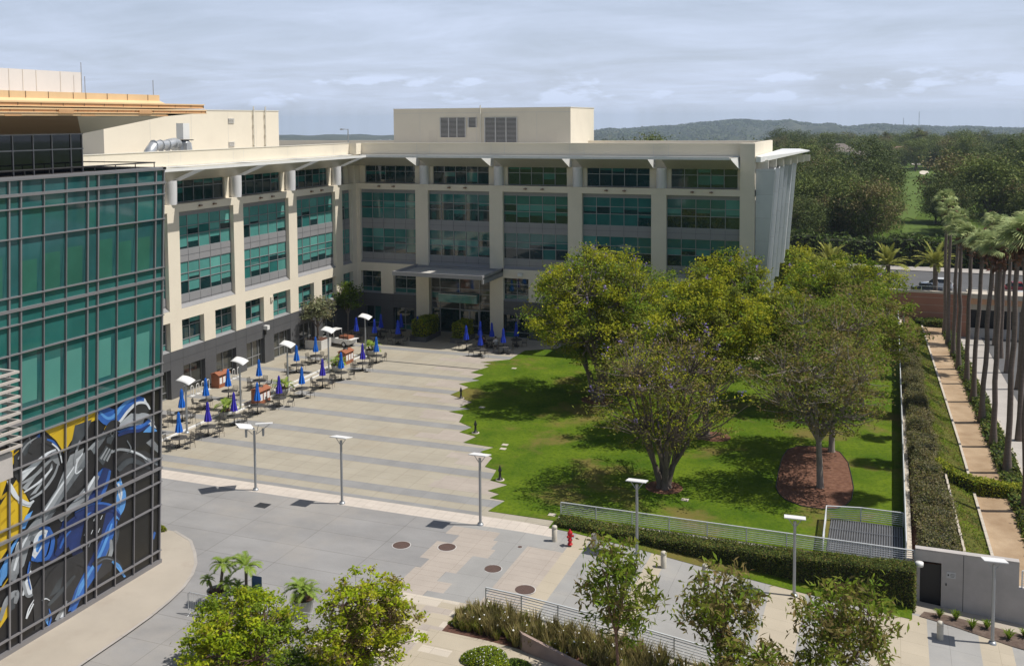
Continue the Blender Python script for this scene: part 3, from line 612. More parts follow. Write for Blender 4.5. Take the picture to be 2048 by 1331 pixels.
for w, u0, u1, pp in (('B', 0.0, 45.45, PB), ('W', -46, -0.003, PW)):
    m = MB(); bx(m, w, u0, u1, -1.4, 0.0, 16.25, 16.92); m.build('upper_band', beige, ob)
    m = MB(); bx(m, w, u0, u1, -1.4, 0.0, 6.72, 7.70)
    m.build('lower_band', beige, ob)
    for pc in pp:
        h = 0.79 if w == 'B' else 0.76
        tall = w == 'B' and pc < 20
        m = MB(); bx(m, w, pc-h, pc+h, -0.7, 0.003, 7.703, 16.247)
        if tall: bx(m, w, pc-h-0.02, pc+h+0.02, -0.9, 0.02, 0, 6.717, 0)
        else: bx(m, w, pc-h, pc+h, -0.7, 0.003, 4.18, 6.717)
        m.build('pier', beige, ob)
        m = MB(); cn = mp_(w, pc+0.22, -0.38, 16.925)
        m.lathe([(0.55, 0), (0.55, 2.1)], cn, 28); m.build('round_column', colm, ob)
        m = MB(); bx(m, w, pc-0.75, pc+1.15, -1.3, -0.75, 16.925, 20.2); m.build('top_storey_wall', beige, ob)
# corner pier and the end pier that rises to the parapet
m = MB(); m.box(-1.2, 0.45, -0.003, 1.2, 4.18, 6.717); m.box(-1.2, 0.45, -0.003, 1.2, 7.703, 16.247); m.box(-1.2, 0.003, -1.05, 1.1, 4.175, 6.715); m.box(-1.2, 0.003, -1.05, 1.1, 7.705, 16.245); m.box(-1.5, 0.0, -0.4, 1.5, 16.93, 20.2); m.build('pier', beige, ob)
m = MB(); m.box(43.99, 45.45, -0.02, 1.5, 0, 21.6); m.build('pier', beige, ob)
# intermediate storey: half bays
def half(w, pc, skip=()):
    res = []
    for k, (a, b) in enumerate(((pc+0.79, pc+3.78), (pc+5.38, pc+8.38))): res.append((a, b))
    return res
for w, starts in (('B', [-0.75]+PB), ('W', PW)):
    for pc in starts:
        if w == 'B' and 7 < pc < 12: continue
        mid = pc+4.58
        hs = half(w, pc)
        if w == 'B' and pc < 0: hs = [(0.45, 3.0), (4.7, 7.6)]; mid = 3.87
        if w == 'W' and pc > -5: hs = [(-3.24, -1.05)]; mid = None
        if mid is not None:
            hw = 0.8
            m = MB(); bx(m, w, mid-hw, mid+hw, -0.7, 0.003, 4.18, 6.717); m.build('pier', beige, ob)
        for (a, b) in hs:
            b = min(b, 43.98)
            if b-a < 1: continue
            pk = (lambda r: (2, 2) if r == 0 else ((0, 0) if wr.random() < 0.75 else (2, 0)))
            if w == 'W' and (-18 < a < -8 or a > -5): pk = (lambda r: (2, 2) if r == 0 else ((2, 0) if wr.random() < 0.45 else (2, 2)))
            if w == 'B': pk = (lambda r: (1, 1) if r == 0 else (0, 0))
            window(w, a, b, -0.5, 2, [4.3, 4.82, 5.98, 6.70], pk)
            sp = MB(); sp.prism([mp_(w, a, -0.5, 4.165), mp_(w, a, 0.0, 4.165), mp_(w, a, -0.45, 4.3)], np.array(mp_(w, b, 0, 0))-np.array(mp_(w, a, 0, 0))); sp.build('sill', spand, ob)
# dark base cladding with openings
def base(w, u0, u1, ops, kinds):
    m = MB(); bx(m, w, u0, u1, -1.2, 0.0, 2.62, 4.165)
    e = u0
    for (a, b) in ops:
        bx(m, w, e, a, -1.2, 0.0, 0, 2.617); e = b
    bx(m, w, e, u1, -1.2, 0.0, 0, 2.617)
    for zz in (3.35,): bx(m, w, u0, u1, 0.0, 0.004, zz-0.01, zz+0.01, 1)
    for (a, b) in ops:
        bx(m, w, a-0.01, a+0.01, 0, 0.004, 2.62, 4.16, 1); bx(m, w, b-0.01, b+0.01, 0, 0.004, 2.62, 4.16, 1)
    m.build('base_cladding', [dkbase, blackm], ob)
    for (a, b), kd in zip(ops, kinds):
        if kd == 'door':
            c4 = [a, a+(b-a)*0.17, a+(b-a)*0.5, a+(b-a)*0.83, b]
            d = window(w, a, b, -0.5, c4, [0.02, 0.95, 2.6], (lambda r: (4, 4)), fr=0.09, name='entrance_door')
        else:
            pk = (lambda r: (4, 4)) if w == 'W' else (lambda r: (1, 1) if wr.random() < .5 else (0, 0))
            window(w, a, b, -0.5, 2, [0.05, 0.62, 2.6], pk, fr=0.07)
opsW = []
for pc in PW: opsW += half('W', pc)
opsW = [(a, b) for a, b in opsW if b < -0.5 and a > -46]
kW = ['door' if (-23 < a < -12) else 'win' for a, b in opsW]
base('W', -46, -0.0, opsW, kW)
opsB = [(0.9, 3.0), (4.6, 7.3)]; base('B', 0.003, 7.58, opsB, ['win', 'win'])
opsB = []
for pc in PB[1:]: opsB += half('B', pc)
opsB = [(a, min(b, 43.7)) for a, b in opsB if a < 43]; base('B', 18.31, 45.4, opsB, ['win']*len(opsB))
# glazed entrance hall
m = MB(); eg = [9.25, 10.3, 12.75, 15.2, 16.65]; rz = [0.05, 2.75, 3.55, 4.6, 5.1, 6.7]
def pe(r): return [(0, 0), (4, 4), (1, 4), (4, 4), (0, 4)][r] if wr.random() < .7 else (4, 4)
window('B', 9.25, 16.65, -0.7, eg, rz, pe, fr=0.08, name='entrance_glazing')
window('B', 12.8, 15.1, -0.62, [12.8, 13.95, 15.1], [0.03, 1.0, 2.7], lambda r: (0, 0), fr=0.14, name='entrance_door')
m = MB(); m.box(9.2, 16.7, 0.75, 1.5, 0, 6.7); m.build('entrance_back_wall', dkbase, ob)
m = MB(); m.box(10.4, 15.1, -0.02, 0.5, 3.6, 4.5); m.box(10.4, 15.1, -0.01, 0.02, 4.5, 4.56, 1); m.build('entrance_balcony', [g_light, rail], ob)
m = MB(); m.box(7.7, 18.3, -6.0, -5.85, 7.36, 7.8, 0); m.box(7.7, 18.3, -5.85, 0.0, 7.40, 7.5, 1); m.box(7.7, 7.85, -5.85, 0, 7.5, 7.8, 0); m.box(18.15, 18.3, -5.85, 0, 6.9, 7.8, 2); m.box(7.7, 18.3, -0.5, 0.0, 7.5, 7.72, 2); m.build('entrance_canopy', [spand, roofm, spand], ob)
# canopies with notches above each column
def wedge(m, w, a0, a1, b0, b1, mi=0):
    """soffit wedge: inner edge u=a0..a1 at the wall, outer edge u=b0..b1 at 3 m out"""
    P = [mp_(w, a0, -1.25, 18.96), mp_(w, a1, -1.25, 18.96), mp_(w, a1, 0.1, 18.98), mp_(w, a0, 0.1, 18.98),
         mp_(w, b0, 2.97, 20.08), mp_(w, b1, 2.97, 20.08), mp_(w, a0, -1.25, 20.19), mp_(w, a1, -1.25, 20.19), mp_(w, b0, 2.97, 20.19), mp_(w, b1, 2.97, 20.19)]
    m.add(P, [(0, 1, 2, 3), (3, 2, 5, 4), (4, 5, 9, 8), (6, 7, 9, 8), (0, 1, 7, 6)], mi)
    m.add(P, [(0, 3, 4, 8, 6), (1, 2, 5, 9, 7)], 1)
for w, pp, s0, s1 in (('B', PB, 0.0, 43.95), ('W', PW, -46.0, 0.0)):
    edges = []
    e = s0
    for pc in pp: edges.append((e, pc-0.52)); e = pc+0.92
    edges.append((e, s1))
    for i, (a, b) in enumerate(edges):
        m = MB(); b0, b1 = a, b; a0, a1 = a, b
        if w == 'B' and i == 0: b0 = 3.0
        if w == 'W' and i == len(edges)-1: b1 = -3.0
        if w == 'B' and i == len(edges)-1: b1 = b-0.45
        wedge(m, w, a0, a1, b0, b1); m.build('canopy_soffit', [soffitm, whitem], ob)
    m = MB()
    if w == 'B':
        m.box(3.0, 43.4, -3.0, -2.75, 20.195, 20.27, 0); m.box(0.6, 43.9, -0.05, 0.3, 20.195, 20.265, 0)
        m.box(3.06, 43.4, -3.06, -3.0, 20.04, 20.29, 0)
        for k in range(1, 14): m.box(3+k*2.95, 3.03+k*2.95, -3.065, -3.055, 20.05, 20.28, 1)
    else:
        m.box(2.75, 3.0, -46, -3.0, 20.195, 20.275, 0); m.box(-0.3, 0.05, -46, -0.6, 20.195, 20.27, 0)
        m.box(3.0, 3.06, -46, -3.0, 20.04, 20.29, 0)
    m.build('canopy', [whitem, louvm], ob)
# parapets, roof
def seamed(m, w, u0, u1, n0, n1, z0, z1, step=9.12, off=0.0):
    bx(m, w, u0, u1, n0, n1, z0, z1, 0)
    k = u0+off
    while k < u1:
        if k > u0+0.1: bx(m, w, k-0.012, k+0.012, n1, n1+0.003, z0, z1-0.02, 1); bx(m, w, k+1.6-0.012, k+1.6+0.012, n1, n1+0.003, z0, z1-0.02, 1)
        k += step
m = MB(); seamed(m, 'B', 0.6, 43.99, -0.75, -0.35, 20.27, 21.55, off=7.1); m.box(0.6, 43.99, 0.3, 0.8, 21.55, 21.6, 2); m.build('parapet', [beige2, louvm, cream], ob)
m = MB(); seamed(m, 'W', -43.3, -0.9, -0.75, -0.35, 20.28, 21.55, off=2.5); m.box(-0.8, -0.3, -43.3, -0.9, 21.55, 21.6, 2); m.box(-0.35, 0.6, -0.9, -0.6, 20.27, 21.55, 0); m.box(0.3, 0.6, -0.6, 0.35, 20.28, 21.56, 0); m.build('parapet', [beige2, louvm, cream], ob)
m = MB(); m.box(45.05, 45.45, 1.5, 15.6, 19.0, 21.62); m.box(-26, 45.05, 15.2, 15.6, 20.3, 21.55); m.build('parapet', beige, ob)
m = MB(); m.box(-26, 45.05, 0.75, 15.2, 20.3, 20.75); m.box(-26, -0.75, -46, 0.75, 20.3, 20.76); m.build('roof', roofm, ob)
m = MB(); m.box(-26, -1.3, -46, 15.6, 0, 20.3); m.box(-1.3, 44.0, 1.6, 15.4, 0, 20.3); m.box(44.0, 45.4, 1.5, 15.58, 0, 20.99); m.build('inner_core', beige, ob)
# east side: sawtooth fin panels and tapered canopy
for i, y in enumerate((0.35, 4.6, 9.2, 13.8, 18.6, 24.5)):
    m = MB(); zt = 19.0-0.05*i; zb = 3.5+i*0.9; xt = 47.42-0.01*i; k = 0.075
    xb = xt-(zt-zb)*k
    m.prism([(45.5, y, zb), (xb, y, zb), (xt, y, zt), (45.5, y, zt)], (0, 0.16, 0))
    yn = (4.6, 9.2, 13.8, 18.6, 24.5, 27.5)[i]-0.01; m.prism([(xb-0.02, y+0.16, zb), (xt-0.02, y+0.16, zt), (xt-0.42, yn, zt), (xb-0.42, yn, zb)], (-0.12, 0, 0))
    m.build('fin_panel', finm, ob)
m = MB()
P = [(45.5, 0.1, 20.3), (46.0, 0.1, 20.25), (47.6, 8, 20.3), (49.25, 19.5, 20.35), (47.6, 26, 20.35), (45.5, 26, 20.35)]
B_ = [(45.5, 0.1, 19.7), (46.0, 0.1, 19.72), (47.6, 8, 20.0), (49.25, 19.5, 20.24), (47.6, 26, 20.2), (45.5, 26, 19.9)]
m.add(P+B_, [tuple(range(6)), tuple(range(6, 12))]+[(i, (i+1) % 6, 6+(i+1) % 6, 6+i) for i in range(6)]); m.build('side_canopy', whitem, ob)
for i in range(7): m = MB(); y = 1.5+i*3.4; xo = 46.2+i*0.42; m.box(45.5, xo+0.4, y, y+0.25, 19.0, 19.9-0.03*i); m.build('canopy_bracket', cream, ob)
# rooftop plant rooms
m = MB(); m.box(0.82, 23.63, 8, 17.6, 20.75, 25.5, 0); m.box(0.80, 23.65, 7.985, 8.0, 25.0, 25.03, 1); m.box(0.78, 23.68, 7.94, 17.65, 25.5, 25.58, 2)
for k in (4.4, 8.0, 11.9, 19.5): m.box(k, k+0.02, 7.99, 8.0, 20.8, 25.0, 1)
m.box(5.6, 6.8, 7.985, 8, 20.8, 22.9, 3); m.box(20.6, 22.0, 7.985, 8, 20.8, 22.95, 3)
pb = m.build('roof_plant_room', [beige2, louvm, cream, beige], ob)
def louvre(x0, x1, z0, z1, y, cols, par, org=True):
    m = MB(); m.box(x0, x1, y-0.03, y-0.004, z0, z1, 1); k = z0
    while k < z1-0.05: m.box(x0, x1, y-0.12, y-0.03, k, k+0.045, 0); k += 0.15
    for i in range(cols+1): c0 = x0+(x1-x0)*i/cols; m.box(c0-0.05, c0+0.05, y-0.14, y-0.03, z0, z1, 0)
    o = m.build('louvre_vent', [louvm, louvd], None, org=(0, 0, 0)); o.parent = par
louvre(7.17, 10.47, 22.07, 24.42, 8, 3, pb); louvre(10.86, 11.89, 23.26, 24.42, 8, 1, pb); louvre(12.99, 17.05, 21.5, 24.42, 8, 3, pb)
m = MB(); m.tube((12.45, 7.85, 21), (12.45, 7.85, 25.9), 0.07, n=6); m.tube((12.45, 7.85, 24.9), (12.45, 7.85, 25.1), 0.14, n=6); o = m.build('drain_pipe', cream, None, org=(0, 0, 0)); o.parent = pb
m = MB(); m.box(-15, -8, -31.0, -3.6, 20.76, 25.3, 0); m.box(-15.05, -7.95, -31.05, -3.55, 25.3, 25.38, 2)
for k in (-25, -19, -13, -8): m.box(-8.0, -7.99, k, k+0.02, 20.8, 25.2, 1)
pw = m.build('roof_plant_room', [beige2, louvm, cream], ob)
for (y, z0, z1) in ((-13.0, 24.0, 24.5), (-13.0, 21.5, 22.0)):
    m = MB(); k = z0
    while k < z1: m.box(-8, -7.9, y, y+1.0, k, k+0.06); k += 0.14
    o = m.build('louvre_vent', louvm, None, org=(0, 0, 0)); o.parent = pw
for y in (-8.6, -6.4):
    m = MB(); m.tube((-7.85, y, 20.8), (-7.85, y, 25.8), 0.07, n=6)
    for z in (21.5, 22.6, 23.7, 24.8): m.box(-8, -7.78, y-0.12, y+0.12, z, z+0.08)
    o = m.build('drain_pipe', cream, None, org=(0, 0, 0)); o.parent = pw
m = MB(); m.tube((-0.5, -0.8, 21.6), (-0.5, -0.8, 23.2), 0.06, n=6); m.tube((-0.5, -0.8, 23.15), (-1.0, -1.2, 23.2), 0.04, n=5); m.box(-1.25, -0.95, -1.35, -1.1, 23.1, 23.25)
m.build('roof_camera_pole', steel, ob)
# duct and fan on the west roof
dt = W(empty('rooftop_fan_unit', (-4.2, -27, 20.76), 'silver curved duct and fan housing standing on the cream roof', 'ventilation unit'))
m = MB(); m.lathe([(0.0, 0.0), (0.75, 0.05), (0.8, 0.6), (0.7, 1.2), (0.45, 1.5)], (-4.2, -24.9, 20.9), 16); m.box(-4.1, -3.35, -25.5, -24.9, 21.1, 22.2); m.build('fan_housing', galv, dt)
m = MB(); m.box(-4.6, -3.8, -25.4, -24.5, 22.5, 24.0); m.box(-4.7, -3.6, -25.5, -24.2, 22.38, 22.46, 1); m.build('exhaust_stack', [whitem, blackm], dt)
m = MB(); m.path([(-4.2, -29.8, 20.8), (-4.2, -29.6, 21.4), (-4.2, -29.1, 21.9), (-4.2, -28.4, 22.0), (-4.2, -27.6, 22.0), (-4.2, -26.8, 22.15), (-4.2, -26.2, 22.25), (-4.2, -25.4, 22.0)], [0.45, 0.48, 0.48, 0.46, 0.44, 0.44, 0.42, 0.4], n=10)
for y in (-29, -28.1, -27.2, -26.3): m.tube((-4.2, y-0.03, 21.98), (-4.2, y+0.03, 21.98), 0.55, n=10); m.tube((-3.9, y, 20.76), (-3.9, y, 21.6), 0.04, n=4)
m.build('duct', galv, dt)
# ================================================================== GLASS TOWER WITH MURAL
gt = W(empty('glass_tower', (20, -66, 0), 'teal curtain-walled building at the left with a printed mural below and copper roof edge', 'building'))
XB = 21.19; KL = 1.08/21.67
def fx(z, o=0.0): return XB+KL*z+o
MY = [-59.75, -61.13, -62.48, -63.79, -64.46, -65.79, -67.11, -68.4, -69.03]
MY = [-59.14]+MY+[-70.4, -71.75, -73.1, -73.75, -75.1, -76.4, -77.7, -78.3, -80]
MAIN = {-59.14, -59.75, -63.79, -64.46, -68.4, -69.03, -73.1, -73.75, -77.7, -78.3}
ZR = [0.27, 0.82, 3.37, 4.67, 5.43, 5.98, 8.57, 9.89, 10.59, 11.19, 13.80, 15.12, 15.78, 16.38, 18.97, 20.28, 20.89, 21.57]
THICK = {20.89, 15.78, 10.59, 5.43}
m = MB(); gr = random.Random(4)
for j in range(len(ZR)-1):
    z0, z1 = ZR[j], ZR[j+1]
    if z0 < 9.88: continue
    for i in range(len(MY)-1):
        ya, yb = MY[i], MY[i+1]; wide = abs(ya-yb) > 0.9
        b = 0
        if z0 > 18.9: b = 1 if gr.random() < 0.8 else 0
        if z0 == 16.38: b = 1
        q = lambda y0_, y1_, a, c_, mi, dx=0.0: m.add([(fx(a, -dx), y0_, a), (fx(a, -dx), y1_, a), (fx(c_, -dx), y1_, c_), (fx(c_, -dx), y0_, c_)], [(0, 1, 2, 3)], mi)
        if wide and z0 in (16.38, 11.19):
            yr = ya+(yb-ya)*gr.uniform(0.2, 0.26); h = z0+(z1-z0)*(gr.uniform(0.72, 0.86) if z0 == 11.19 else gr.uniform(0.55, 0.8))
            zb = z0 if gr.random() < 0.6 else z0+0.25
            mi = 2 if z0 == 11.19 else 3
            q(yr, yb, zb, h, mi); q(ya, yr, z0, z1, 1); q(yr, yb, h, z1, 0 if z0 == 11.19 else 1)
            if zb > z0: q(yr, yb, z0, zb, 1)
            m.add([(fx(z0, 0.012), yr, z0), (fx(z0, 0.012), yr+0.07, z0), (fx(z1, 0.012), yr+0.32, z1), (fx(z1, 0.012), yr+0.27, z1)], [(0, 1, 2, 3)], 1)
        else: q(ya, yb, z0, z1, b)
m.build('curtain_wall_glass', [g3, g3b, g3l, g3g], gt)
m = MB()
for y in MY:
    w = 0.04 if y in MAIN else 0.022
    m.add([(fx(0.27, 0.0), y-w, 0.27), (fx(0.27, 0.10), y-w, 0.27), (fx(0.27, 0.10), y+w, 0.27), (fx(0.27, 0.0), y+w, 0.27), (fx(21.67, 0.0), y-w, 21.67), (fx(21.67, 0.10), y-w, 21.67), (fx(21.67, 0.10), y+w, 21.67), (fx(21.67, 0.0), y+w, 21.67)],
          [(0, 1, 5, 4), (1, 2, 6, 5), (2, 3, 7, 6), (4, 5, 6, 7)])
for z in ZR:
    h = 0.065 if z in THICK else 0.028
    if z < 0.3: continue
    m.add([(fx(z-h, 0), -80, z-h), (fx(z-h, 0.14), -80, z-h), (fx(z+h, 0.14), -80, z+h), (fx(z+h, 0), -80, z+h), (fx(z-h, 0), -59.06, z-h), (fx(z-h, 0.14), -59.06, z-h), (fx(z+h, 0.14), -59.06, z+h), (fx(z+h, 0), -59.06, z+h)],
          [(0, 1, 5, 4), (1, 2, 6, 5), (2, 3, 7, 6), (4, 5, 6, 7)])
m.build('mullion_grid', mull, gt)
m = MB(); m.prism([(fx(0)-12, -80, 0), (fx(0), -80, 0), (fx(0, 0.13), -80, 0.0), (fx(0.3, 0.13), -80, 0.3), (fx(0.3)-12, -80, 0.3)], (0, 20.98, 0)); m.build('base_plinth', mull, gt)
m = MB(); m.add([(8, -80, 0.3), (8, -59.1, 0.3), (fx(0.3), -59.1, 0.3), (8, -59.1, 21.67), (fx(21.67), -59.1, 21.67), (8, -80, 21.67), (fx(21.67), -80, 21.67)], [(1, 2, 4, 3), (0, 1, 3, 5)], 0)
m.build('side_wall', g3b, gt)
m = MB(); m.box(8, fx(21.67)-0.02, -80, -59.12, 21.3, 21.45); m.build('terrace_floor', roofm, gt)
m = MB(); m.box(fx(21.67)-0.25, fx(21.67, 0.14), -80, -59.05, 21.6, 21.7); m.box(8, fx(21.67, .14), -59.3, -59.05, 21.6, 21.7); m.build('parapet_coping', mull, gt)
m = MB(); m.tube((fx(21.9, -0.35), -80, 21.95), (fx(21.9, -0.35), -59.35, 21.95), 0.035, n=5); m.tube((8, -59.35, 21.95), (fx(21.9, -0.35), -59.35, 21.95), 0.03, n=5)
for k in range(15): y = -59.4-k*1.4; m.tube((fx(21.7, -0.35), y, 21.45), (fx(21.7, -0.35), y, 21.95), 0.025, n=4)
m.build('terrace_rail', blackm, gt)
# set-back dark glass storey
GX = 19.6
m = MB(); m.box(10, GX, -80, -62, 21.45, 23.5); m.build('penthouse_glass', smoke, gt)
m = MB()
for z in (22.75, 23.5): m.box(10, GX+0.06, -80, -61.94, z-0.03, z+0.03)
for y in (-62.0, -62.75, -63.95, -65.1, -66.3, -67.4, -68.6, -70, -71.3, -72.6): m.box(GX, GX+0.05, y-0.025, y+0.025, 21.5, 23.5)
m.build('penthouse_frame', mull, gt)
# roof: soffit and layered copper fascia
EX = 22.0
def eaveY(px, py): 
    v = ray(px, py); t = (EX-CAM[0])/v[0]; return CAM+v*t
m = MB()
A = (GX, -62, 23.5); Bq = (EX, -64.67, 24.36); Cq = (EX, -58.46, 24.38); Dq = (EX, -55.1, 24.58)
m.add([A, (GX, -80, 23.5), (EX, -80, 24.36), Bq], [(0, 1, 2, 3)], 0)
m.add([A, Bq, Cq], [(0, 1, 2)], 1); m.add([A, Cq, Dq, (10, -55.1, 24.5), (10, -62, 23.5)], [(0, 1, 2, 3, 4)], 1)
m.build('roof_soffit', [bsoff, soffitm], gt)
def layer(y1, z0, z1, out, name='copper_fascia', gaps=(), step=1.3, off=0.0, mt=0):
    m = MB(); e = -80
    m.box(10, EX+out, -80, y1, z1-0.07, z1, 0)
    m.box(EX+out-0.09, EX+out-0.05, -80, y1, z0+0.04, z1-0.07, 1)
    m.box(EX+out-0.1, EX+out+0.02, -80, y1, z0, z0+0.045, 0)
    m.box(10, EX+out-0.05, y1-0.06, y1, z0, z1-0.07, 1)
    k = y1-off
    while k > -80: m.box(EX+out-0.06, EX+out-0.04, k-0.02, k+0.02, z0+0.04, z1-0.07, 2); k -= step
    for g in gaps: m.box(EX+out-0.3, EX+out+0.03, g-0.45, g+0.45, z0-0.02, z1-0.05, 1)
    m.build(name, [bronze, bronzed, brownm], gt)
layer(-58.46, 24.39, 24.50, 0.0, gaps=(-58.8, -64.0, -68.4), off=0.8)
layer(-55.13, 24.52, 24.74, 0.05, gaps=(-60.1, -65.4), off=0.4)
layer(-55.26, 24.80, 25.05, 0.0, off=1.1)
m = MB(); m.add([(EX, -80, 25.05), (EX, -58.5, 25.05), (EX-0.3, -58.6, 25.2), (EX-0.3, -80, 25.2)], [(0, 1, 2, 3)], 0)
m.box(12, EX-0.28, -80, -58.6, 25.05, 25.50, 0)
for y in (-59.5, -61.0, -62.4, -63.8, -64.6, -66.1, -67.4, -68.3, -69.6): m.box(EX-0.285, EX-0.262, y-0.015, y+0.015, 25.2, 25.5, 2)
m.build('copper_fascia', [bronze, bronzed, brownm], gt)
m = MB(); m.box(12, 17, -80, -59.15, 25.5, 26.79, 0)
for y in (-60.65, -62.25, -63.1, -63.95): m.box(16.99, 17.02, y-0.02, y+0.02, 25.4, 26.78, 1)
m.build('roof_screen', [screenw, louvm], gt)
for (y, x, zt) in ((-59.6, 17.4, 27.3), (-60.5, 18.5, 26.5), (-58.7, 21.4, 26.3)):
    m = MB(); m.tube((x, y, 25.4), (x, y, zt), 0.02, n=5); m.build('lightning_rod', steel, gt)
# printed mural (flat film on the lower panels): generic sweeping machine shapes
PAL = {}
def pm(n, c, r=0.35, **k): PAL[n] = mat('mural_'+n, c, r, **k); return n
pm('black', (0.012, 0.012, 0.014)); pm('coal', (0.03, 0.031, 0.034), var=0.3, scale=0.6); pm('carbon', (0.018, 0.017, 0.014), seam=(30, 0.11, 0.02, (0, H, 0.9)))
pm('yellow', (0.62, 0.42, 0.02), var=0.1, scale=0.5); pm('gold', (0.45, 0.29, 0.012), var=0.1); pm('silver', (0.25, 0.27, 0.29), var=0.45, scale=0.8, stretch=(1, 0.4, 1)); pm('steel', (0.12, 0.135, 0.15), var=0.5, scale=0.9)
pm('white', (0.62, 0.66, 0.70), var=0.15); pm('blue', (0.03, 0.12, 0.42), var=0.3, scale=0.8); pm('navy', (0.012, 0.03, 0.13), var=0.3, scale=0.8); pm('sky', (0.10, 0.30, 0.66), var=0.25, scale=0.8); pm('slate', (0.055, 0.065, 0.075), var=0.4, scale=0.7)
PN = list(PAL); order = [0]
mu = MB(); mu.add([(fx(0.27, -0.012), -80, 0.27), (fx(0.27, -0.012), -59.14, 0.27), (fx(9.89, -0.012), -59.14, 9.89), (fx(9.89, -0.012), -80, 9.89)], [(0, 1, 2, 3)], PN.index('black'))
def leanp(px, py, o):
    v = ray(px, py); t = (XB+o-CAM[0]+KL*CAM[2])/(v[0]-KL*v[2]); p = CAM+v*t
    p[1] = min(p[1], -59.16); z = min(max(p[2], 0.3), 9.86); p[2] = z; p[0] = fx(z, o); return tuple(p)
def MP(c_, pts):
    order[0] += 1; mu.poly([leanp(x, y, -0.010+0.0003*order[0]) for x, y in pts], PN.index(c_))
MP('carbon', [(255, 900), (316, 880), (318, 1120), (200, 1170), (235, 1050), (245, 960)])
MP('carbon', [(285, 790), (318, 780), (318, 850), (296, 830)])
MP('yellow', [(0, 1010), (35, 955), (62, 1010), (40, 1060), (0, 1120)]); MP('yellow', [(0, 900), (40, 890), (0, 1000)])
MP('yellow', [(88, 858), (160, 832), (198, 815), (190, 840), (165, 850), (140, 885), (128, 905), (112, 880)])
for k in range(4): MP('gold', [(100+k*22, 872+(-9)*k), (104+k*22, 868-9*k), (150+k*13, 838-4*k), (148+k*13, 843-4*k)])
for k in range(4): MP('gold', [(2, 1000+26*k-8), (36-3*k, 965+26*k), (36-3*k, 969+26*k), (2, 1005+26*k-6)])
MP('yellow', [(0, 1215), (14, 1205), (20, 1225), (0, 1255)])
# upper right: blue and silver sweep
MP('blue', [(196, 820), (214, 812), (228, 818), (240, 812), (262, 792), (282, 788), (268, 812), (250, 834), (236, 826), (222, 836), (212, 845), (200, 836)])
MP('sky', [(240, 812), (262, 793), (280, 788), (262, 806), (248, 822)])
MP('white', [(262, 812), (274, 798), (290, 796), (298, 812), (286, 804), (272, 806)])
MP('coal', [(264, 815), (276, 803), (290, 806), (300, 820), (290, 828), (266, 826)])
MP('silver', [(240, 845), (262, 826), (292, 828), (286, 846), (262, 850), (238, 856)])
MP('blue', [(234, 862), (262, 852), (288, 846), (308, 826), (300, 848), (276, 860), (240, 866)])
MP('white', [(240, 854), (262, 847), (284, 848), (258, 852), (238, 858)])
MP('sky', [(286, 864), (300, 848), (314, 860), (314, 862), (300, 864)]); MP('white', [(296, 848), (304, 840), (313, 856), (302, 852)])
MP('yellow', [(208, 858), (216, 843), (214, 862), (211, 875)])
MP('slate', [(214, 868), (226, 858), (232, 866), (222, 888), (213, 885)]); MP('silver', [(220, 866), (227, 859), (230, 864), (224, 873)]); MP('black', [(222, 866), (226, 862), (228, 865), (224, 870)])
MP('slate', [(195, 918), (212, 890), (224, 900), (206, 930)]); 
for k in range(3): MP('silver', [(200+6*k, 916+2*k), (214+5*k, 894+2*k), (216+5*k, 895+2*k), (203+6*k, 919+2*k)])
MP('coal', [(232, 920), (250, 902), (290, 900), (316, 920), (316, 950), (240, 952)]); MP('white', [(258, 900), (275, 903), (292, 914), (286, 913), (262, 905)]); MP('silver', [(292, 885), (304, 876), (316, 890), (316, 905)])
MP('steel', [(286, 916), (316, 915), (316, 930), (292, 925)])
# centre: long diagonal silver body
MP('slate', [(150, 850), (184, 838), (172, 866), (150, 900), (138, 905), (146, 872)])
MP('silver', [(110, 985), (140, 910), (168, 895), (162, 925), (140, 965), (110, 1020), (80, 1050)])
MP('steel', [(60, 1050), (110, 985), (128, 950), (112, 1020), (92, 1050), (70, 1075)])
MP('white', [(150, 950), (152, 918), (166, 906), (164, 925), (158, 945)]); MP('slate', [(153, 945), (155, 922), (163, 912), (161, 928)])
MP('coal', [(128, 985), (150, 950), (190, 915), (178, 960), (150, 985), (95, 1035)])
MP('silver', [(128, 1030), (160, 985), (190, 950), (200, 956), (182, 995), (150, 1012)])
MP('white', [(140, 1018), (168, 982), (192, 952), (194, 960), (172, 1000)])
MP('navy', [(192, 950), (206, 934), (222, 940), (200, 985), (180, 1010), (176, 1000)])
MP('blue', [(188, 952), (205, 936), (218, 940), (200, 956)])
MP('sky', [(232, 1000), (240, 950), (250, 985), (244, 1010), (238, 1040), (226, 1025)]); MP('white', [(236, 965), (243, 962), (247, 988), (241, 1004), (236, 985)])
MP('navy', [(120, 1055), (160, 1022), (200, 1012), (236, 1018), (232, 1060), (210, 1110), (170, 1160), (150, 1120)])
MP('blue', [(215, 1050), (236, 1020), (228, 1060), (205, 1115), (186, 1140), (196, 1100)])
MP('black', [(172, 1030), (212, 1025), (200, 1080), (175, 1130), (160, 1085)])
for k in range(9):
    a = 176+(k % 3)*14-(k//3)*5; b = 1036+(k//3)*26+(k % 3)*-3; MP('white', [(a, b), (a+1.6, b-1), (a-2, b+8), (a-3.4, b+8)])
MP('navy', [(112, 1095), (126, 1040), (150, 1050), (140, 1090), (120, 1105)])
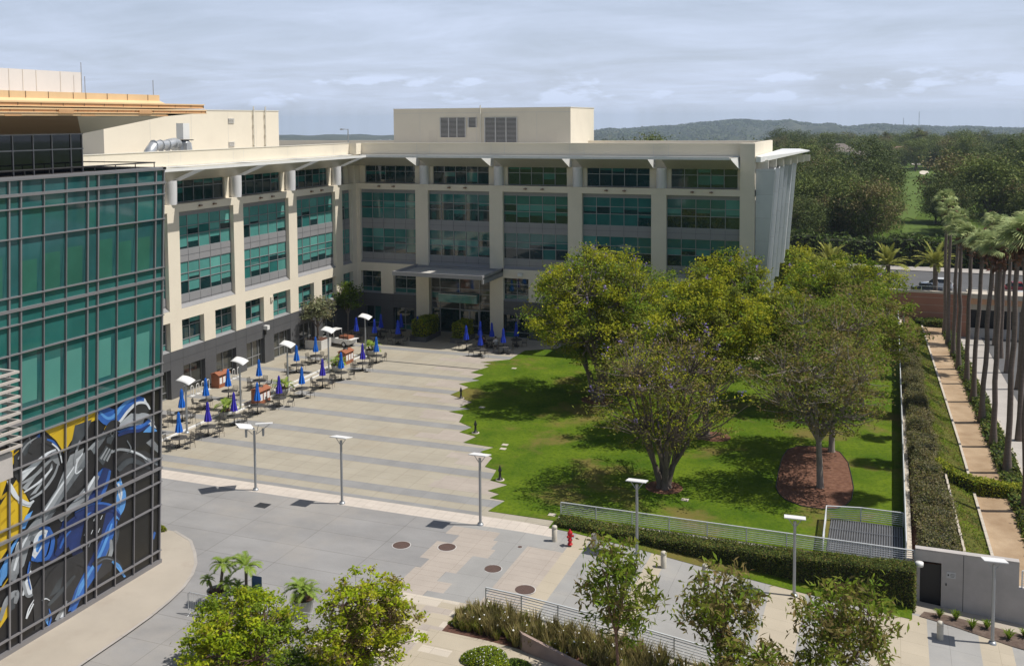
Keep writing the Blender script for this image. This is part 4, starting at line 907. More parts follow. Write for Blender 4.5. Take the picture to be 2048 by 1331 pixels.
# left: striped silver curves
MP('coal', [(28, 900), (62, 872), (88, 868), (112, 892), (120, 920), (100, 960), (60, 1000), (28, 950)])
MP('slate', [(40, 890), (58, 874), (66, 895), (48, 912)]); MP('blue', [(72, 872), (80, 866), (80, 886), (72, 884)]); MP('silver', [(58, 874), (60, 873), (67, 900), (64, 901)])
MP('white', [(40, 950), (70, 920), (92, 914), (60, 945), (44, 962)]); MP('silver', [(44, 975), (90, 925), (112, 905), (70, 955), (52, 980)]); MP('silver', [(60, 990), (96, 945), (104, 925), (106, 935), (72, 985)])
MP('white', [(18, 962), (24, 968), (42, 1000), (64, 1008), (60, 1014), (38, 1008)])
MP('silver', [(98, 912), (112, 896), (120, 930), (110, 925)]); MP('sky', [(40, 1058), (52, 1030), (66, 1020), (50, 1056)]);
MP('silver', [(20, 1150), (40, 1080), (70, 1040), (62, 1080), (48, 1130), (24, 1165)]); MP('white', [(24, 1120), (34, 1085), (44, 1075), (34, 1120)])
MP('blue', [(62, 1120), (72, 1070), (92, 1052), (104, 1066), (92, 1110), (76, 1124)]); MP('white', [(64, 1110), (72, 1076), (86, 1056), (96, 1060), (84, 1095), (70, 1116)]); MP('sky', [(70, 1100), (78, 1072), (88, 1064), (86, 1084), (76, 1104)])
MP('sky', [(0, 1140), (20, 1100), (14, 1150), (0, 1170)]); MP('navy', [(92, 1120), (112, 1080), (130, 1060), (128, 1100), (108, 1120)])
MP('white', [(45, 1170), (60, 1142), (64, 1120), (58, 1150), (66, 1185), (58, 1190)]); MP('slate', [(20, 1200), (36, 1175), (30, 1215), (16, 1225)])
MP('coal', [(64, 1180), (92, 1135), (170, 1100), (175, 1160), (130, 1220), (70, 1260)]); MP('slate', [(88, 1200), (96, 1150), (130, 1130), (120, 1180)])
MP('blue', [(136, 1222), (150, 1180), (176, 1130), (188, 1135), (170, 1175), (152, 1218)]); MP('sky', [(146, 1205), (158, 1170), (176, 1142), (166, 1172), (150, 1212)])
MP('coal', [(186, 1135), (210, 1120), (226, 1122), (222, 1140), (190, 1165)]); MP('silver', [(210, 1095), (220, 1085), (220, 1118), (202, 1122)])
MP('white', [(120, 1235), (128, 1215), (134, 1205), (128, 1232)]); MP('sky', [(90, 1240), (98, 1225), (96, 1250)]); MP('white', [(52, 1235), (66, 1205), (68, 1207), (54, 1237)])
MP('blue', [(304, 1075), (308, 1062), (312, 1064), (308, 1078)]); MP('sky', [(225, 1125), (229, 1122), (240, 1135), (252, 1152), (248, 1154), (236, 1138)])
def ST(c_, pts, w0, w1=None):
    w1 = w0 if w1 is None else w1; P_ = []
    q = [pts[0]]+list(pts)+[pts[-1]]
    for i in range(1, len(q)-2):
        for k in range(5):
            t_ = k/5; a_, b_, c2_, d_ = [np.array(v_, float) for v_ in q[i-1:i+3]]
            P_.append(0.5*((2*b_)+(c2_-a_)*t_+(2*a_-5*b_+4*c2_-d_)*t_*t_+(-a_+3*b_-3*c2_+d_)*t_**3))
    P_.append(np.array(pts[-1], float)); L1 = []; L2 = []
    for i, p_ in enumerate(P_):
        d_ = P_[min(i+1, len(P_)-1)]-P_[max(i-1, 0)]; d_ = d_/(np.linalg.norm(d_)+1e-6); f_ = i/(len(P_)-1); w_ = (w0+(w1-w0)*f_)*math.sin(math.pi*(0.12+0.8*f_))**0.5/2; n_ = np.array([-d_[1], d_[0]]); L1.append(p_+n_*w_); L2.append(p_-n_*w_)
    order[0] += 1
    for i in range(len(P_)-1): mu.poly([leanp(*L1[i], -0.010+0.0003*order[0]), leanp(*L1[i+1], -0.010+0.0003*order[0]), leanp(*L2[i+1], -0.010+0.0003*order[0]), leanp(*L2[i], -0.010+0.0003*order[0])], PN.index(c_))
ST('steel', [(60, 1080), (110, 1000), (160, 930), (200, 880), (222, 850)], 26, 12); ST('silver', [(66, 1070), (112, 992), (160, 922), (196, 880)], 15, 7); ST('white', [(84, 1030), (120, 975), (158, 918)], 4, 2)
ST('blue', [(196, 828), (214, 842), (232, 836), (246, 818), (268, 800), (288, 800)], 18, 20); ST('sky', [(200, 824), (216, 836), (232, 828), (248, 808), (270, 794)], 6, 7); ST('white', [(224, 850), (240, 842), (256, 822), (274, 806), (292, 806), (300, 818)], 5, 6)
ST('coal', [(212, 866), (226, 846), (240, 846)], 18, 8); ST('silver', [(268, 838), (284, 830), (300, 834), (308, 846)], 11, 8); ST('navy', [(236, 870), (258, 862), (280, 860), (300, 848)], 8, 6)
ST('silver', [(222, 905), (240, 898), (270, 904), (296, 918), (314, 928)], 5, 7); ST('white', [(262, 901), (280, 908), (294, 918)], 4, 3); ST('slate', [(236, 940), (262, 920), (300, 936)], 14, 8); ST('steel', [(254, 880), (262, 896), (254, 906)], 3, 2)
ST('navy', [(214, 936), (204, 970), (190, 1000), (160, 1040), (120, 1066)], 22, 18); ST('blue', [(220, 940), (212, 972), (196, 1004), (170, 1034)], 7, 6); ST('silver', [(196, 950), (176, 984), (152, 1006), (120, 1040)], 12, 16); ST('white', [(190, 952), (170, 984), (148, 1002)], 6, 4)
ST('silver', [(160, 880), (152, 906), (150, 930), (158, 945)], 5, 4); ST('white', [(166, 905), (154, 925), (152, 946), (164, 938)], 3, 3); ST('black', [(176, 900), (184, 924), (176, 960)], 18, 12)
ST('sky', [(236, 962), (246, 985), (244, 1015), (232, 1036)], 13, 9); ST('white', [(236, 966), (243, 984), (240, 1006)], 5, 3); ST('navy', [(150, 1030), (190, 1014), (226, 1018), (240, 1034)], 16, 9); ST('blue', [(150, 1024), (190, 1006), (224, 1010), (240, 1026)], 4, 5)
ST('blue', [(230, 1040), (218, 1075), (204, 1110), (184, 1150), (160, 1190), (144, 1224)], 17, 10); ST('sky', [(224, 1046), (212, 1080), (198, 1112), (176, 1150), (156, 1190)], 5, 6); ST('slate', [(236, 1050), (230, 1080), (214, 1118)], 9, 12); ST('silver', [(222, 1078), (222, 1104), (214, 1122)], 7, 8)
ST('coal', [(186, 1130), (206, 1118), (230, 1120), (244, 1136)], 15, 10); ST('sky', [(224, 1122), (238, 1130), (248, 1150)], 6, 3); ST('steel', [(190, 1128), (210, 1116), (230, 1120)], 3, 3)
ST('blue', [(70, 1120), (96, 1114), (106, 1080), (98, 1056), (78, 1056)], 8, 8); ST('white', [(70, 1106), (70, 1080), (82, 1062), (92, 1064)], 6, 4); ST('blue', [(74, 1102), (84, 1082), (80, 1074), (88, 1070)], 3, 3); ST('black', [(100, 1050), (112, 1074), (110, 1110)], 5, 5)
ST('silver', [(24, 1160), (36, 1110), (54, 1070), (78, 1036)], 22, 12); ST('white', [(28, 1140), (40, 1100), (58, 1066)], 6, 4); ST('sky', [(0, 1170), (10, 1130), (24, 1096), (40, 1070)], 9, 5); ST('silver', [(0, 1240), (14, 1200), (34, 1184), (30, 1206)], 10, 12)
ST('silver', [(36, 918), (52, 890), (76, 872)], 4, 3); ST('white', [(40, 948), (66, 930), (92, 908), (112, 898)], 7, 5); ST('silver', [(40, 968), (70, 950), (96, 924), (114, 906)], 6, 6); ST('white', [(48, 984), (80, 962), (104, 936)], 4, 5); ST('silver', [(60, 998), (86, 980), (108, 950), (118, 922)], 5, 5); ST('white', [(16, 960), (30, 990), (56, 1006), (68, 1000)], 9, 6); ST('coal', [(60, 905), (72, 884), (92, 880), (108, 892)], 16, 10); ST('blue', [(94, 878), (108, 884), (120, 905)], 5, 4); ST('white', [(104, 886), (118, 900), (124, 925)], 4, 3)
ST('navy', [(112, 1110), (128, 1080), (136, 1052)], 12, 10); ST('blue', [(120, 1096), (130, 1074), (142, 1060)], 5, 4); ST('coal', [(90, 1190), (110, 1150), (150, 1120), (170, 1130)], 26, 18); ST('slate', [(96, 1210), (124, 1180), (150, 1150)], 8, 8); ST('white', [(46, 1190), (52, 1165), (62, 1140)], 5, 4); ST('silver', [(46, 1160), (54, 1190), (66, 1188)], 8, 5); ST('blue', [(60, 1122), (56, 1150), (62, 1178)], 4, 3)
ST('white', [(52, 1236), (58, 1216), (68, 1198)], 3, 2); ST('white', [(84, 1200), (92, 1196), (100, 1200)], 3, 2); ST('silver', [(112, 1240), (126, 1216), (134, 1200)], 9, 4); ST('blue', [(96, 1256), (102, 1234), (98, 1216)], 4, 3)
ST('gold', [(0, 930), (20, 915), (38, 900)], 4, 3); ST('gold', [(0, 1180), (20, 1150)], 3, 2)
mu.build('mural_panels', [PAL[n] for n in PN], gt)
# louvred box hung off the facade, near the left frame edge
lb = W(empty('louvre_box', (22.6, -70.2, 9.0), 'pale slatted louvre box projecting from the glass wall at the left edge', 'louvre screen'))
m = MB()
for k in range(10):
    z = 13.47-k*0.357
    m.box(21.9, 23.4, -69.98, -69.84, z-0.10, z); m.box(23.26, 23.4, -78, -69.98, z-0.10, z)
m.build('louvre_slats', bars, lb)
m = MB(); m.box(21.6, 23.2, -78, -70.2, 8.9, 10.0); m.build('concrete_beam', conc, lb)
m = MB(); m.box(22.0, 22.12, -70.4, -70.28, 10, 13.4); m.box(22.0, 22.12, -74.4, -74.28, 10, 13.4); m.build('louvre_posts', mull, lb)

# ================================================================== FENCES, WALLS
def rail_fence(name, label, pts, h=0.82, bars_=7, step=2.2, group=None, zf=None, base=0.0, br_=0.021):
    t = W(empty(name, (pts[0][0], pts[0][1], zf(*pts[0])), label, 'railing', group))
    m = MB(); mp2 = MB()
    L_ = [0]
    for a, b in zip(pts[:-1], pts[1:]): L_.append(L_[-1]+math.hypot(b[0]-a[0], b[1]-a[1]))
    def at(s_):
        for i in range(len(pts)-1):
            if s_ <= L_[i+1]+1e-6: f_ = (s_-L_[i])/(L_[i+1]-L_[i]); return (pts[i][0]+(pts[i+1][0]-pts[i][0])*f_, pts[i][1]+(pts[i+1][1]-pts[i][1])*f_)
        return pts[-1]
    nseg = max(1, round(L_[-1]/step)); P = [at(L_[-1]*k/nseg) for k in range(nseg+1)]
    for a, b in zip(P[:-1], P[1:]):
        za, zb = zf(*a)+base, zf(*b)+base
        m.tube((a[0], a[1], za+h), (b[0], b[1], zb+h), 0.04, n=6)
        for k in range(1, bars_): q = h*k/bars_; m.tube((a[0], a[1], za+q), (b[0], b[1], zb+q), br_, n=4)
    m.build('rails', rail, t)
    for a in P:
        mp2 = MB(); z = zf(*a)+base; mp2.box(a[0]-0.03, a[0]+0.03, a[1]-0.03, a[1]+0.03, z-0.3, z+h-0.02); mp2.build('post', rail, t)
    return t
z0f = lambda x, y: 0.03
rail_fence('railing', 'silver horizontal-bar railing along the near edge of the lawn above the dark hedge', [(39.75, -45.3), (59.72, -45.3)], zf=z0f)
rail_fence('railing', 'long silver railing running away down the right side of the lawn', [(59.3, -45.2), (59.25, 24)], zf=z0f, h=1.2, step=2.4, bars_=14, br_=0.034)
rail_fence('railing', 'silver railing behind the sunken steel grating at the lawn corner', [(55.0, -45.2), (54.9, -40.1), (59.2, -40.1)], zf=z0f, h=0.85, step=2.1)
rail_fence('railing', 'silver horizontal-bar railing behind the straw-coloured grasses in the foreground', [(39.74, -57.26), (56, -57.5), (70, -57.8)], zf=lambda x, y: gdrive(x), h=0.95, bars_=7, step=1.9)
m = MB(); m.box(59.32, 59.62, -45.4, 24, -0.2, 0.35); tag(m.build('garden_wall', creamp, org=(59.4, -45, 0)), 'long low pale kerb wall under the railing on the lawn\'s right side', 'wall')
g_ = W(empty('steel_grating', (57, -42.8, 0), 'dark ribbed steel grating over the shaft in the fenced lawn corner', 'grating'))
m = MB(); m.box(55.15, 59.2, -45.1, -40.3, -0.2, 0.035); m.build('pit', louvd, g_)
m = MB(); k = 55.2
while k < 59.15: m.box(k, k+0.05, -45.05, -40.35, 0.035, 0.10); k += 0.135
for y in (-45.05, -43.5, -41.9, -40.4): m.box(55.15, 59.2, y, y+0.06, 0.10, 0.12)
m.build('grate_bars', mat('grating_bar', (0.22, 0.23, 0.25), 0.45, 0.4), g_)
# retaining wall hidden by the hedge, concrete wall with doorway
m = MB(); m.box(39.7, 59.75, -45.75, -45.4, -2.2, 0.06); tag(m.build('retaining_wall', conc, org=(50, -45.6, -1)), 'low retaining wall under the lawn railing, mostly behind the hedge', 'wall')
cw = W(empty('concrete_wall', (60, -45.4, -2), 'tall grey concrete wall with a dark doorway at the right foreground', 'wall'))
m = MB()
m.box(59.75, 60.0, -45.45, -45.1, -2.4, 1.0); m.box(60.0, 61.05, -45.45, -45.1, 0.42, 1.0); m.box(61.05, 64.75, -45.45, -45.1, -2.6, 1.02); m.box(64.75, 70, -45.45, -45.1, -2.8, -0.35)
m.box(62.1, 62.13, -45.455, -45.44, -2.4, 1.0, 1); m.box(59.75, 64.75, -45.47, -45.06, 1.02, 1.06, 0); m.build('wall_body', [conc, louvd], cw)
m = MB(); m.box(60.02, 61.03, -45.2, -45.12, -2.2, 0.41); m.build('doorway', blackm, cw)
m = MB(); m.box(61.3, 61.75, -45.475, -45.455, -0.32, 0.02, 0); m.box(61.35, 61.42, -45.478, -45.474, -0.2, -0.1, 1); m.box(61.26, 61.32, -45.475, -45.455, -0.75, -0.62, 1)
for i, (a, b) in enumerate(((61.5, 61.72), (61.48, 61.7), (61.5, 61.66))): m.box(a, b, -45.478, -45.474, -0.08-0.07*i, -0.10-0.07*i, 1)
m.build('wall_notice', [mat('notice_grey', (0.5, 0.5, 0.5), 0.5), blackm], cw)
rail_fence('railing', 'white horizontal-bar railing beyond the right end of the concrete wall', [(64.9, -45.3), (69, -45.3)], zf=lambda x, y: -0.35, h=0.9, step=2)
# small table (drum) on the corner
m = MB(); m.lathe([(0.0, 0.2), (0.2, 0.2), (0.2, 0.0), (0.0, 0)], (59.95, -46.0, 0.35), 20); tag(m.build('vent_drum', whitem, org=(59.95, -46, 0.3)), 'round white vent drum at the right end of the clipped hedge', 'vent')
# terracotta retaining wall and ramp bridge by the street
tw = W(empty('terracotta_wall', (63, 27, -1), 'terracotta retaining wall with pale coping at the end of the palm path', 'wall'))
m = MB(); m.box(57, 66.9, 26.9, 27.4, -2.2, 3.05, 0); m.box(57, 66.95, 26.85, 27.45, 3.05, 3.3, 1)
for z in (-0.2, 0.7, 1.6, 2.5): m.box(57, 66.9, 26.885, 26.9, z, z+0.04, 2)
m.box(66.9, 67.05, 26.85, 27.6, -2.2, 3.0, 1); m.build('wall_body', [terra, creamp, pinkp], tw)
m = MB()
m.box(57, 95, 26.9, 26.96, 3.85, 3.9)
for k in range(16): m.box(57+k*2.4, 57.05+k*2.4, 26.9, 26.95, 3.3, 3.9)
m.build('coping_rail', rail, tw)
br = W(empty('ramp_bridge', (75, 27, -2), 'ramp bridge with orange band over a dark opening behind the palms', 'bridge'))
m = MB(); m.box(66.95, 100, 26.7, 30, 2.7, 3.25, 1); m.box(66.95, 100, 26.9, 27.2, 2.0, 2.7, 0); m.box(66.95, 100, 27.2, 27.4, 1.3, 2.0, 1); m.box(66.95, 100, 29, 30, -2.2, 1.3, 2); m.box(66.95, 100, 27.1, 27.4, -2.2, -0.9, 3); m.build('deck', [mat('orange_band', (0.62, 0.34, 0.20), 0.8), creamp, blackm, conc], br)
for k in range(6): m = MB(); m.box(72+k*5, 72.5+k*5, 27.2, 27.8, -0.9, 1.3); m.build('column', conc, br)
# low sloping concrete planter wall and grassy mound in the foreground
lw = MB(); lw.prism([(42.55, -60.05, gdrive(42.5)-0.1), (48.5, -61.2, gdrive(48)-0.1), (48.5, -61.2, gdrive(48)+0.15), (42.55, -60.05, 0.62)], (0.25, -0.28, 0)); tag(lw.build('planter_wall', mat('rose_concrete', (0.30, 0.22, 0.19), 0.85, var=0.15, scale=1.5, bump=0.1), org=(42.6, -60.1, 0)), 'sloping rose-grey concrete wall wedge at the bottom of the picture', 'wall')
# ================================================================== LAMPS
def plaza_lamp(loc, label, rz=0.0, twin=False):
    t = empty('street_lamp', loc, label, 'street lamp', 'square-canopy lamps along the plaza edge', rz)
    m = MB(); m.tube((0, 0, 0), (0, 0, 3.95), 0.085, 0.075, n=12); m.lathe([(0.0, 0.12), (0.16, 0.12), (0.2, 0.0)], n=14); m.build('pole', steel, t)
    heads = [(0, 0, 0, 1)] if not twin else [(0.52, 0.35, 0.55, 1), (-0.50, -0.28, -0.75, 1)]
    for (hx, hy, ha, _) in heads:
        m = MB(); ca, sa = math.cos(ha), math.sin(ha)
        P_ = []
        for (x, y, z) in ((-.55, -.5, 4.36), (.55, -.5, 4.34), (.55, .5, 4.12), (-.55, .5, 4.14)): P_.append((hx+x*ca-y*sa, hy+x*sa+y*ca, z+(0.1 if (twin and hx > 0) else 0)))
        m.prism(P_, (0, 0, 0.05)); m.build('lamp_panel', lampw, t)
        m = MB(); zt = 4.2+(0.1 if (twin and hx > 0) else 0)
        for sx in (-1, 1):
            m.tube((hx*0.2, hy*0.2, 3.7), (hx+sx*0.36*ca, hy+sx*0.36*sa, zt), 0.022, n=5)
        m.tube((hx*0.9, hy*0.9, 3.55), (hx*0.9, hy*0.9, 4.05), 0.07, 0.09, n=8); m.build('bracket', steel, t)
    return t
LM = [(19.6, -48.0), (26.15, -48.1), (35.65, -48.2), (45.2, -48.25), (53.75, -48.3), (63.3, -48.3)]
ll = ['twin-headed white canopy lamp beside the light paving band, nearest the glass tower', 'white square-canopy lamp second from the glass tower on the light paving band', 'white square-canopy lamp beside the jagged lawn corner', 'white square-canopy lamp standing in front of the lawn railing and clipped hedge', 'white square-canopy lamp in front of the steel grating enclosure', 'white square-canopy lamp in front of the tall concrete wall at far right']
for i, (x, y) in enumerate(LM): plaza_lamp((x, y, gdrive(x)), ll[i], rz=(0.05, 0.05, 0.05, 0.06, 0.1, 0.12)[i], twin=(i == 0))
def wall_lamp(loc, label):
    t = empty('street_lamp', loc, label, 'street lamp', 'curved-canopy lamps among the cafe tables')
    m = MB(); m.tube((0, 0, 0), (0, 0, 4.15), 0.085, 0.075, n=12); m.lathe([(0.0, 0.12), (0.16, 0.12), (0.2, 0.0)], n=14); m.build('pole', steel, t)
    m = MB(); n = 8; top = []; 
    for i in range(n+1):
        u = i/n; x = -0.62+1.24*u; z = 4.38-0.34*(u-0.35)**2-0.16*u
        top.append((x, z))
    vs = []
    for (x, z) in top:
        vs += [(x, -0.4, z-0.16), (x, 0.42, z+0.04), (x, -0.4, z-0.2), (x, 0.42, z)]
    fs = []
    for i in range(n): a = 4*i; b = a+4; fs += [(a, b, b+1, a+1), (a+2, a+3, b+3, b+2), (a, a+2, b+2, b), (a+1, b+1, b+3, a+3)]
    fs += [(0, 1, 3, 2), (4*n, 4*n+2, 4*n+3, 4*n+1)]
    m.add(vs, fs, 0, True); m.build('lamp_panel', lampw, t)
    m = MB(); m.tube((0, 0, 3.9), (-0.35, 0, 4.3), 0.025, n=5); m.tube((0, 0, 3.9), (0.3, 0, 4.15), 0.025, n=5); m.build('bracket', steel, t)
    return t
LW = [(7.35, -39.65), (7.5, -33.0), (7.75, -26.35), (8.0, -19.8), (8.15, -12.9)]
for i, (x, y) in enumerate(LW): wall_lamp((x, y, 0), 'white curved-canopy lamp among the cafe tables, %s counting from the glass tower' % ordn(i))

# ================================================================== CAFE FURNITURE
def make_table():
    t = empty('patio_table', (0, 0, 0))
    m = MB(); m.lathe([(0, 0.735), (0.6, 0.735), (0.61, 0.72), (0.6, 0.705), (0, 0.705)], n=24, smooth=False); m.build('tabletop', wire, t)
    m = MB(); m.tube((0, 0, 0.05), (0, 0, 0.705), 0.04, n=8); m.build('pedestal', wire, t)
    m = MB(); m.lathe([(0.0, 0.07), (0.12, 0.06), (0.3, 0.03), (0.3, 0.0)], n=16)
    for a in range(4): m.tube((0, 0, 0.3), (0.34*math.cos(a*H+.8), 0.34*math.sin(a*H+.8), 0.02), 0.02, n=5)
    m.build('base', blackm, t); return t
def make_umbrella(mt):
    t = empty('closed_umbrella', (0, 0, 0))
    m = MB(); m.tube((0, 0, 0.7), (0, 0, 2.62), 0.022, n=6); m.tube((0, 0, 0.03), (0, 0, 0.7), 0.03, n=6); m.build('pole', blackm, t)
    m = MB(); n = 16; prof = [(0.03, 2.66), (0.11, 2.5), (0.13, 2.25), (0.155, 2.0), (0.14, 1.95), (0.23, 1.6), (0.31, 1.15), (0.19, 1.13)]; vs = []
    for r, z in prof:
        for i in range(n):
            a = 2*math.pi*i/n; rr = r*(1.0 if i % 2 else 0.66)
            vs.append((rr*math.cos(a), rr*math.sin(a), z))
    k = len(prof); m.add(vs, [(j*n+i, j*n+(i+1) % n, (j+1)*n+(i+1) % n, (j+1)*n+i) for j in range(k-1) for i in range(n)], 0, False)
    m.lathe([(0.13, 2.0), (0.13, 1.95)], n=12); m.build('folded_canopy', mt, t); return t
def make_chair():
    t = empty('patio_chair', (0, 0, 0))     # faces +x
    m = MB(); m.box(-0.22, 0.24, -0.23, 0.23, 0.43, 0.45)
    m.build('seat', wire, t)
    m = MB()
    for k in range(9): y = -0.2+k*0.05; m.tube((-0.23, y, 0.46), (-0.31, y*0.95, 0.86), 0.008, n=4)
    for z, x in ((0.86, -0.31), (0.66, -0.27), (0.46, -0.23)): m.tube((x, -0.22, z), (x, 0.22, z), 0.012, n=4)
    m.build('backrest', wire, t)
    for sy in (-1, 1):
        m = MB(); m.path([(-0.31, sy*0.23, 0.87), (-0.24, sy*0.24, 0.45), (-0.28, sy*0.25, 0.0)], 0.013, n=5)
        m.path([(0.25, sy*0.25, 0.0), (0.22, sy*0.25, 0.44), (0.12, sy*0.27, 0.66), (-0.27, sy*0.25, 0.66)], 0.013, n=5); m.build('side_frame', wire, t)
    return t
table0 = make_table(); umb = {'blue': make_umbrella(ublue), 'violet': make_umbrella(upurp), 'royal': make_umbrella(unavy)}; chair0 = make_chair()
freeze(None); used = {}
def place(src, x, y, z, rz, label, cat, group):
    if src.name not in used: o = src; used[src.name] = 1
    else: o = copy_tree(src)
    o.location = (x, y, z); o.rotation_euler = (0, 0, rz); return tag(o, label, cat, group)
fr = random.Random(12)
SIDE = ['right of', 'behind', 'left of', 'in front of']
def cafe(x, y, col, where, angs, um=True):
    place(table0, x, y, 0, 0, 'round black mesh table, %s' % where, 'table', 'black mesh cafe tables')
    if um: place(umb[col], x, y, 0, fr.uniform(0, 3), 'folded %s umbrella over the table, %s' % (col, where), 'umbrella', 'folded umbrellas on the cafe tables')
    for a in angs:
        aa = math.radians(a)+fr.uniform(-.25, .25); r = fr.uniform(0.78, 0.98)
        k = int(((a+45) % 360)//90)
        place(chair0, x+r*math.cos(aa), y+r*math.sin(aa), 0, aa+math.pi+fr.uniform(-.3, .3), 'black wire chair %s the table %s' % (SIDE[k], where), 'chair', 'black wire cafe chairs')
front = [(9.09, -42.65, 'blue'), (9.4, -39.7, 'violet'), (9.62, -36.74, 'violet'), (9.57, -33.54, 'blue'), (10.02, -31.08, 'violet'), (10.16, -27.81, 'blue'), (10.35, -24.73, 'violet'), (10.57, -21.82, 'blue'), (10.69, -18.0, 'violet'), (10.46, -14.82, 'blue')]
for i, (x, y, c_) in enumerate(front): cafe(x, y, c_, '%s in the outer row from the tower' % ordn(i), [[0, 90, 180, 270], [15, 160, 270, 80], [0, 95, 190], [90, 180, 280], [0, 120, 200, 290], [5, 178], [0, 95, 190, 275], [45, 180, 260], [0, 180, 250], [60, 190, 280]][i])
back = [(5.02, -37.33), (4.6, -33.78), (4.51, -30.63), (4.97, -26.75), (5.02, -20.74), (4.71, -16.85)]
for i, (x, y) in enumerate(back): cafe(x, y, 'blue', '%s in the inner row' % ordn(i), [[0, 100, 190], [110, 200, 290], [0, 90], [10, 90, 180, 270], [80, 180, 260], [0, 90, 180, 265]][i])
cafe(4.05, -38.9, 'blue', 'half hidden at the tower corner', [0, 180], um=False)
shade = [(3.61, -6.84), (5.97, -7.0), (5.3, -4.3), (8.64, -6.65), (7.3, -3.3), (9.75, -4.1)]
for i, (x, y) in enumerate(shade): cafe(x, y, 'royal', '%s in the shade left of the entrance' % ordn(i), [[90, 200], [0, 180, 270], [90], [0, 110, 200], [180], [0, 270]][i])
rightc = [(16.76, -6.82), (19.17, -8.74), (17.3, -4.3), (18.75, -4.55), (20.96, -6.86), (21.1, -3.4)]
for i, (x, y) in enumerate(rightc): cafe(x, y, 'royal', '%s in the group right of the entrance' % ordn(i), [[180, 0], [200, 330, 90], [90], [270], [0, 180], [0, 120, 270]][i])
# recycling bins
def bin_unit(x, y, rz, label):
    t = empty('recycling_bin', (x, y, 0), label, 'recycling bin', 'brown triple recycling bins', rz)
    m = MB(); m.prism([(-0.42, -0.78, 0), (0.42, -0.78, 0), (0.42, -0.78, 1.12), (0.0, -0.78, 1.3), (-0.42, -0.78, 1.22)], (0, 1.56, 0)); m.build('cabinet', wood, t)
    m = MB(); m.prism([(-0.5, -0.86, 1.24), (0.02, -0.86, 1.36), (0.5, -0.86, 1.13), (0.5, -0.86, 1.17), (0.02, -0.86, 1.42), (-0.5, -0.86, 1.28)], (0, 1.72, 0)); m.build('lid', wood, t)
    for k in (-0.5, 0, 0.5):
        m = MB(); m.box(0.42, 0.434, k-0.17, k+0.17, 0.36, 0.92); m.build('notice', paperw, t)
        m = MB(); m.box(0.42, 0.43, k-0.2, k+0.2, 0.97, 1.08); m.build('slot', blackm, t)
    m = MB(); m.lathe([(0.0, 0.1), (0.2, 0.09), (0.26, 0.0)], (-0.1, 0.1, 1.4), 16); m.build('dome', blackm, t)
bin_unit(1.15, -27.3, 0.0, 'brown three-slot recycling bin against the west windows between the bike racks')
bin_unit(7.9, -30.7, 0.0, 'brown three-slot recycling bin among the outer tables, middle of the three')
bin_unit(7.6, -15.9, 0.0, 'brown three-slot recycling bin nearest the parked utility truck')
# bike racks
for i, (x, y) in enumerate(((0.85, -30.9), (0.82, -30.1), (0.8, -29.35), (0.78, -28.6), (0.72, -26.2), (0.7, -25.45), (0.68, -24.7), (0.66, -23.95))):
    m = MB(); pts = [(x, y-0.16, 0)]+[(x+0.0, y-0.16*math.cos(a), 0.75+0.16*math.sin(a)) for a in np.linspace(0, math.pi, 8)]+[(x, y+0.16, 0)]
    m.path(pts, 0.032, n=7); m.box(x-0.2, x+0.2, y-0.24, y+0.24, 0, 0.02)
    tag(m.build('bike_rack', whitep, org=(x, y, 0)), 'white hoop bike rack, %s along the west windows from the glass tower' % ordn(i), 'bike rack', 'white hoop bike racks')
# wall lantern and speaker boxes
m = MB(); m.box(0.02, 0.5, -18.9, -18.5, 3.45, 3.85); m.box(0.0, 0.14, -18.85, -18.55, 2.9, 3.45, 1); m.build('wall_light', [whitep, blackm], ob)
m = MB(); m.box(0.01, 0.12, -17.6, -17.2, 6.0, 6.5); m.box(0.12, 0.2, -17.5, -17.3, 6.1, 6.2); m.build('wall_emblem_light', bollm, ob)
m = MB(); m.box(20.1, 20.6, -0.3, -0.02, 7.0, 7.3); m.build('wall_light', whitep, ob)

# ================================================================== FRONDS AND POTS
def pinnate(rng, length, n=11, seg=8, width=0.32, droop=1.0, upmin=0.15, upmax=1.2, wind=(0, 0)):
    V = []; Q = []
    for k in range(n):
        az = 2*math.pi*k/n+rng.uniform(-.3, .3); el = rng.uniform(upmin, upmax); Lk = length*rng.uniform(0.8, 1.1)
        p = np.array([0., 0., 0.]); d = np.array([math.cos(az)*math.cos(el), math.sin(az)*math.cos(el), math.sin(el)])
        pts = [p]; 
        for s_ in range(seg):
            d = d+np.array([wind[0], wind[1], -0.20*droop*(0.5+s_/seg)]); d /= np.linalg.norm(d); p = p+d*Lk/seg; pts.append(p)
        for s_ in range(seg*3):
            f_ = (s_+1)/(seg*3); i = min(seg-1, int(f_*seg)); a = pts[i]+(pts[i+1]-pts[i])*(f_*seg-i); dd = pts[i+1]-pts[i]; dd = dd/np.linalg.norm(dd)
            sd = np.cross(dd, [0, 0, 1.0]); sd /= (np.linalg.norm(sd)+1e-6); up = np.cross(sd, dd)
            w = width*Lk*(1.0-0.75*abs(f_-0.35))*(0.5 if f_ > 0.9 else 1)
            if f_ < 0.12: continue
            for sg in (-1, 1):
                tip = a+(sd*sg*0.9+dd*0.75+up*rng.uniform(0.0, 0.35))*w*0.75; b0 = a-dd*0.02*Lk; b1 = a+dd*0.028*Lk
                i0 = len(V); V += [b0, b1, tip+dd*0.01*Lk, tip-dd*0.008*Lk]; Q.append((i0, i0+1, i0+2, i0+3))
    return np.array(V), np.array(Q)
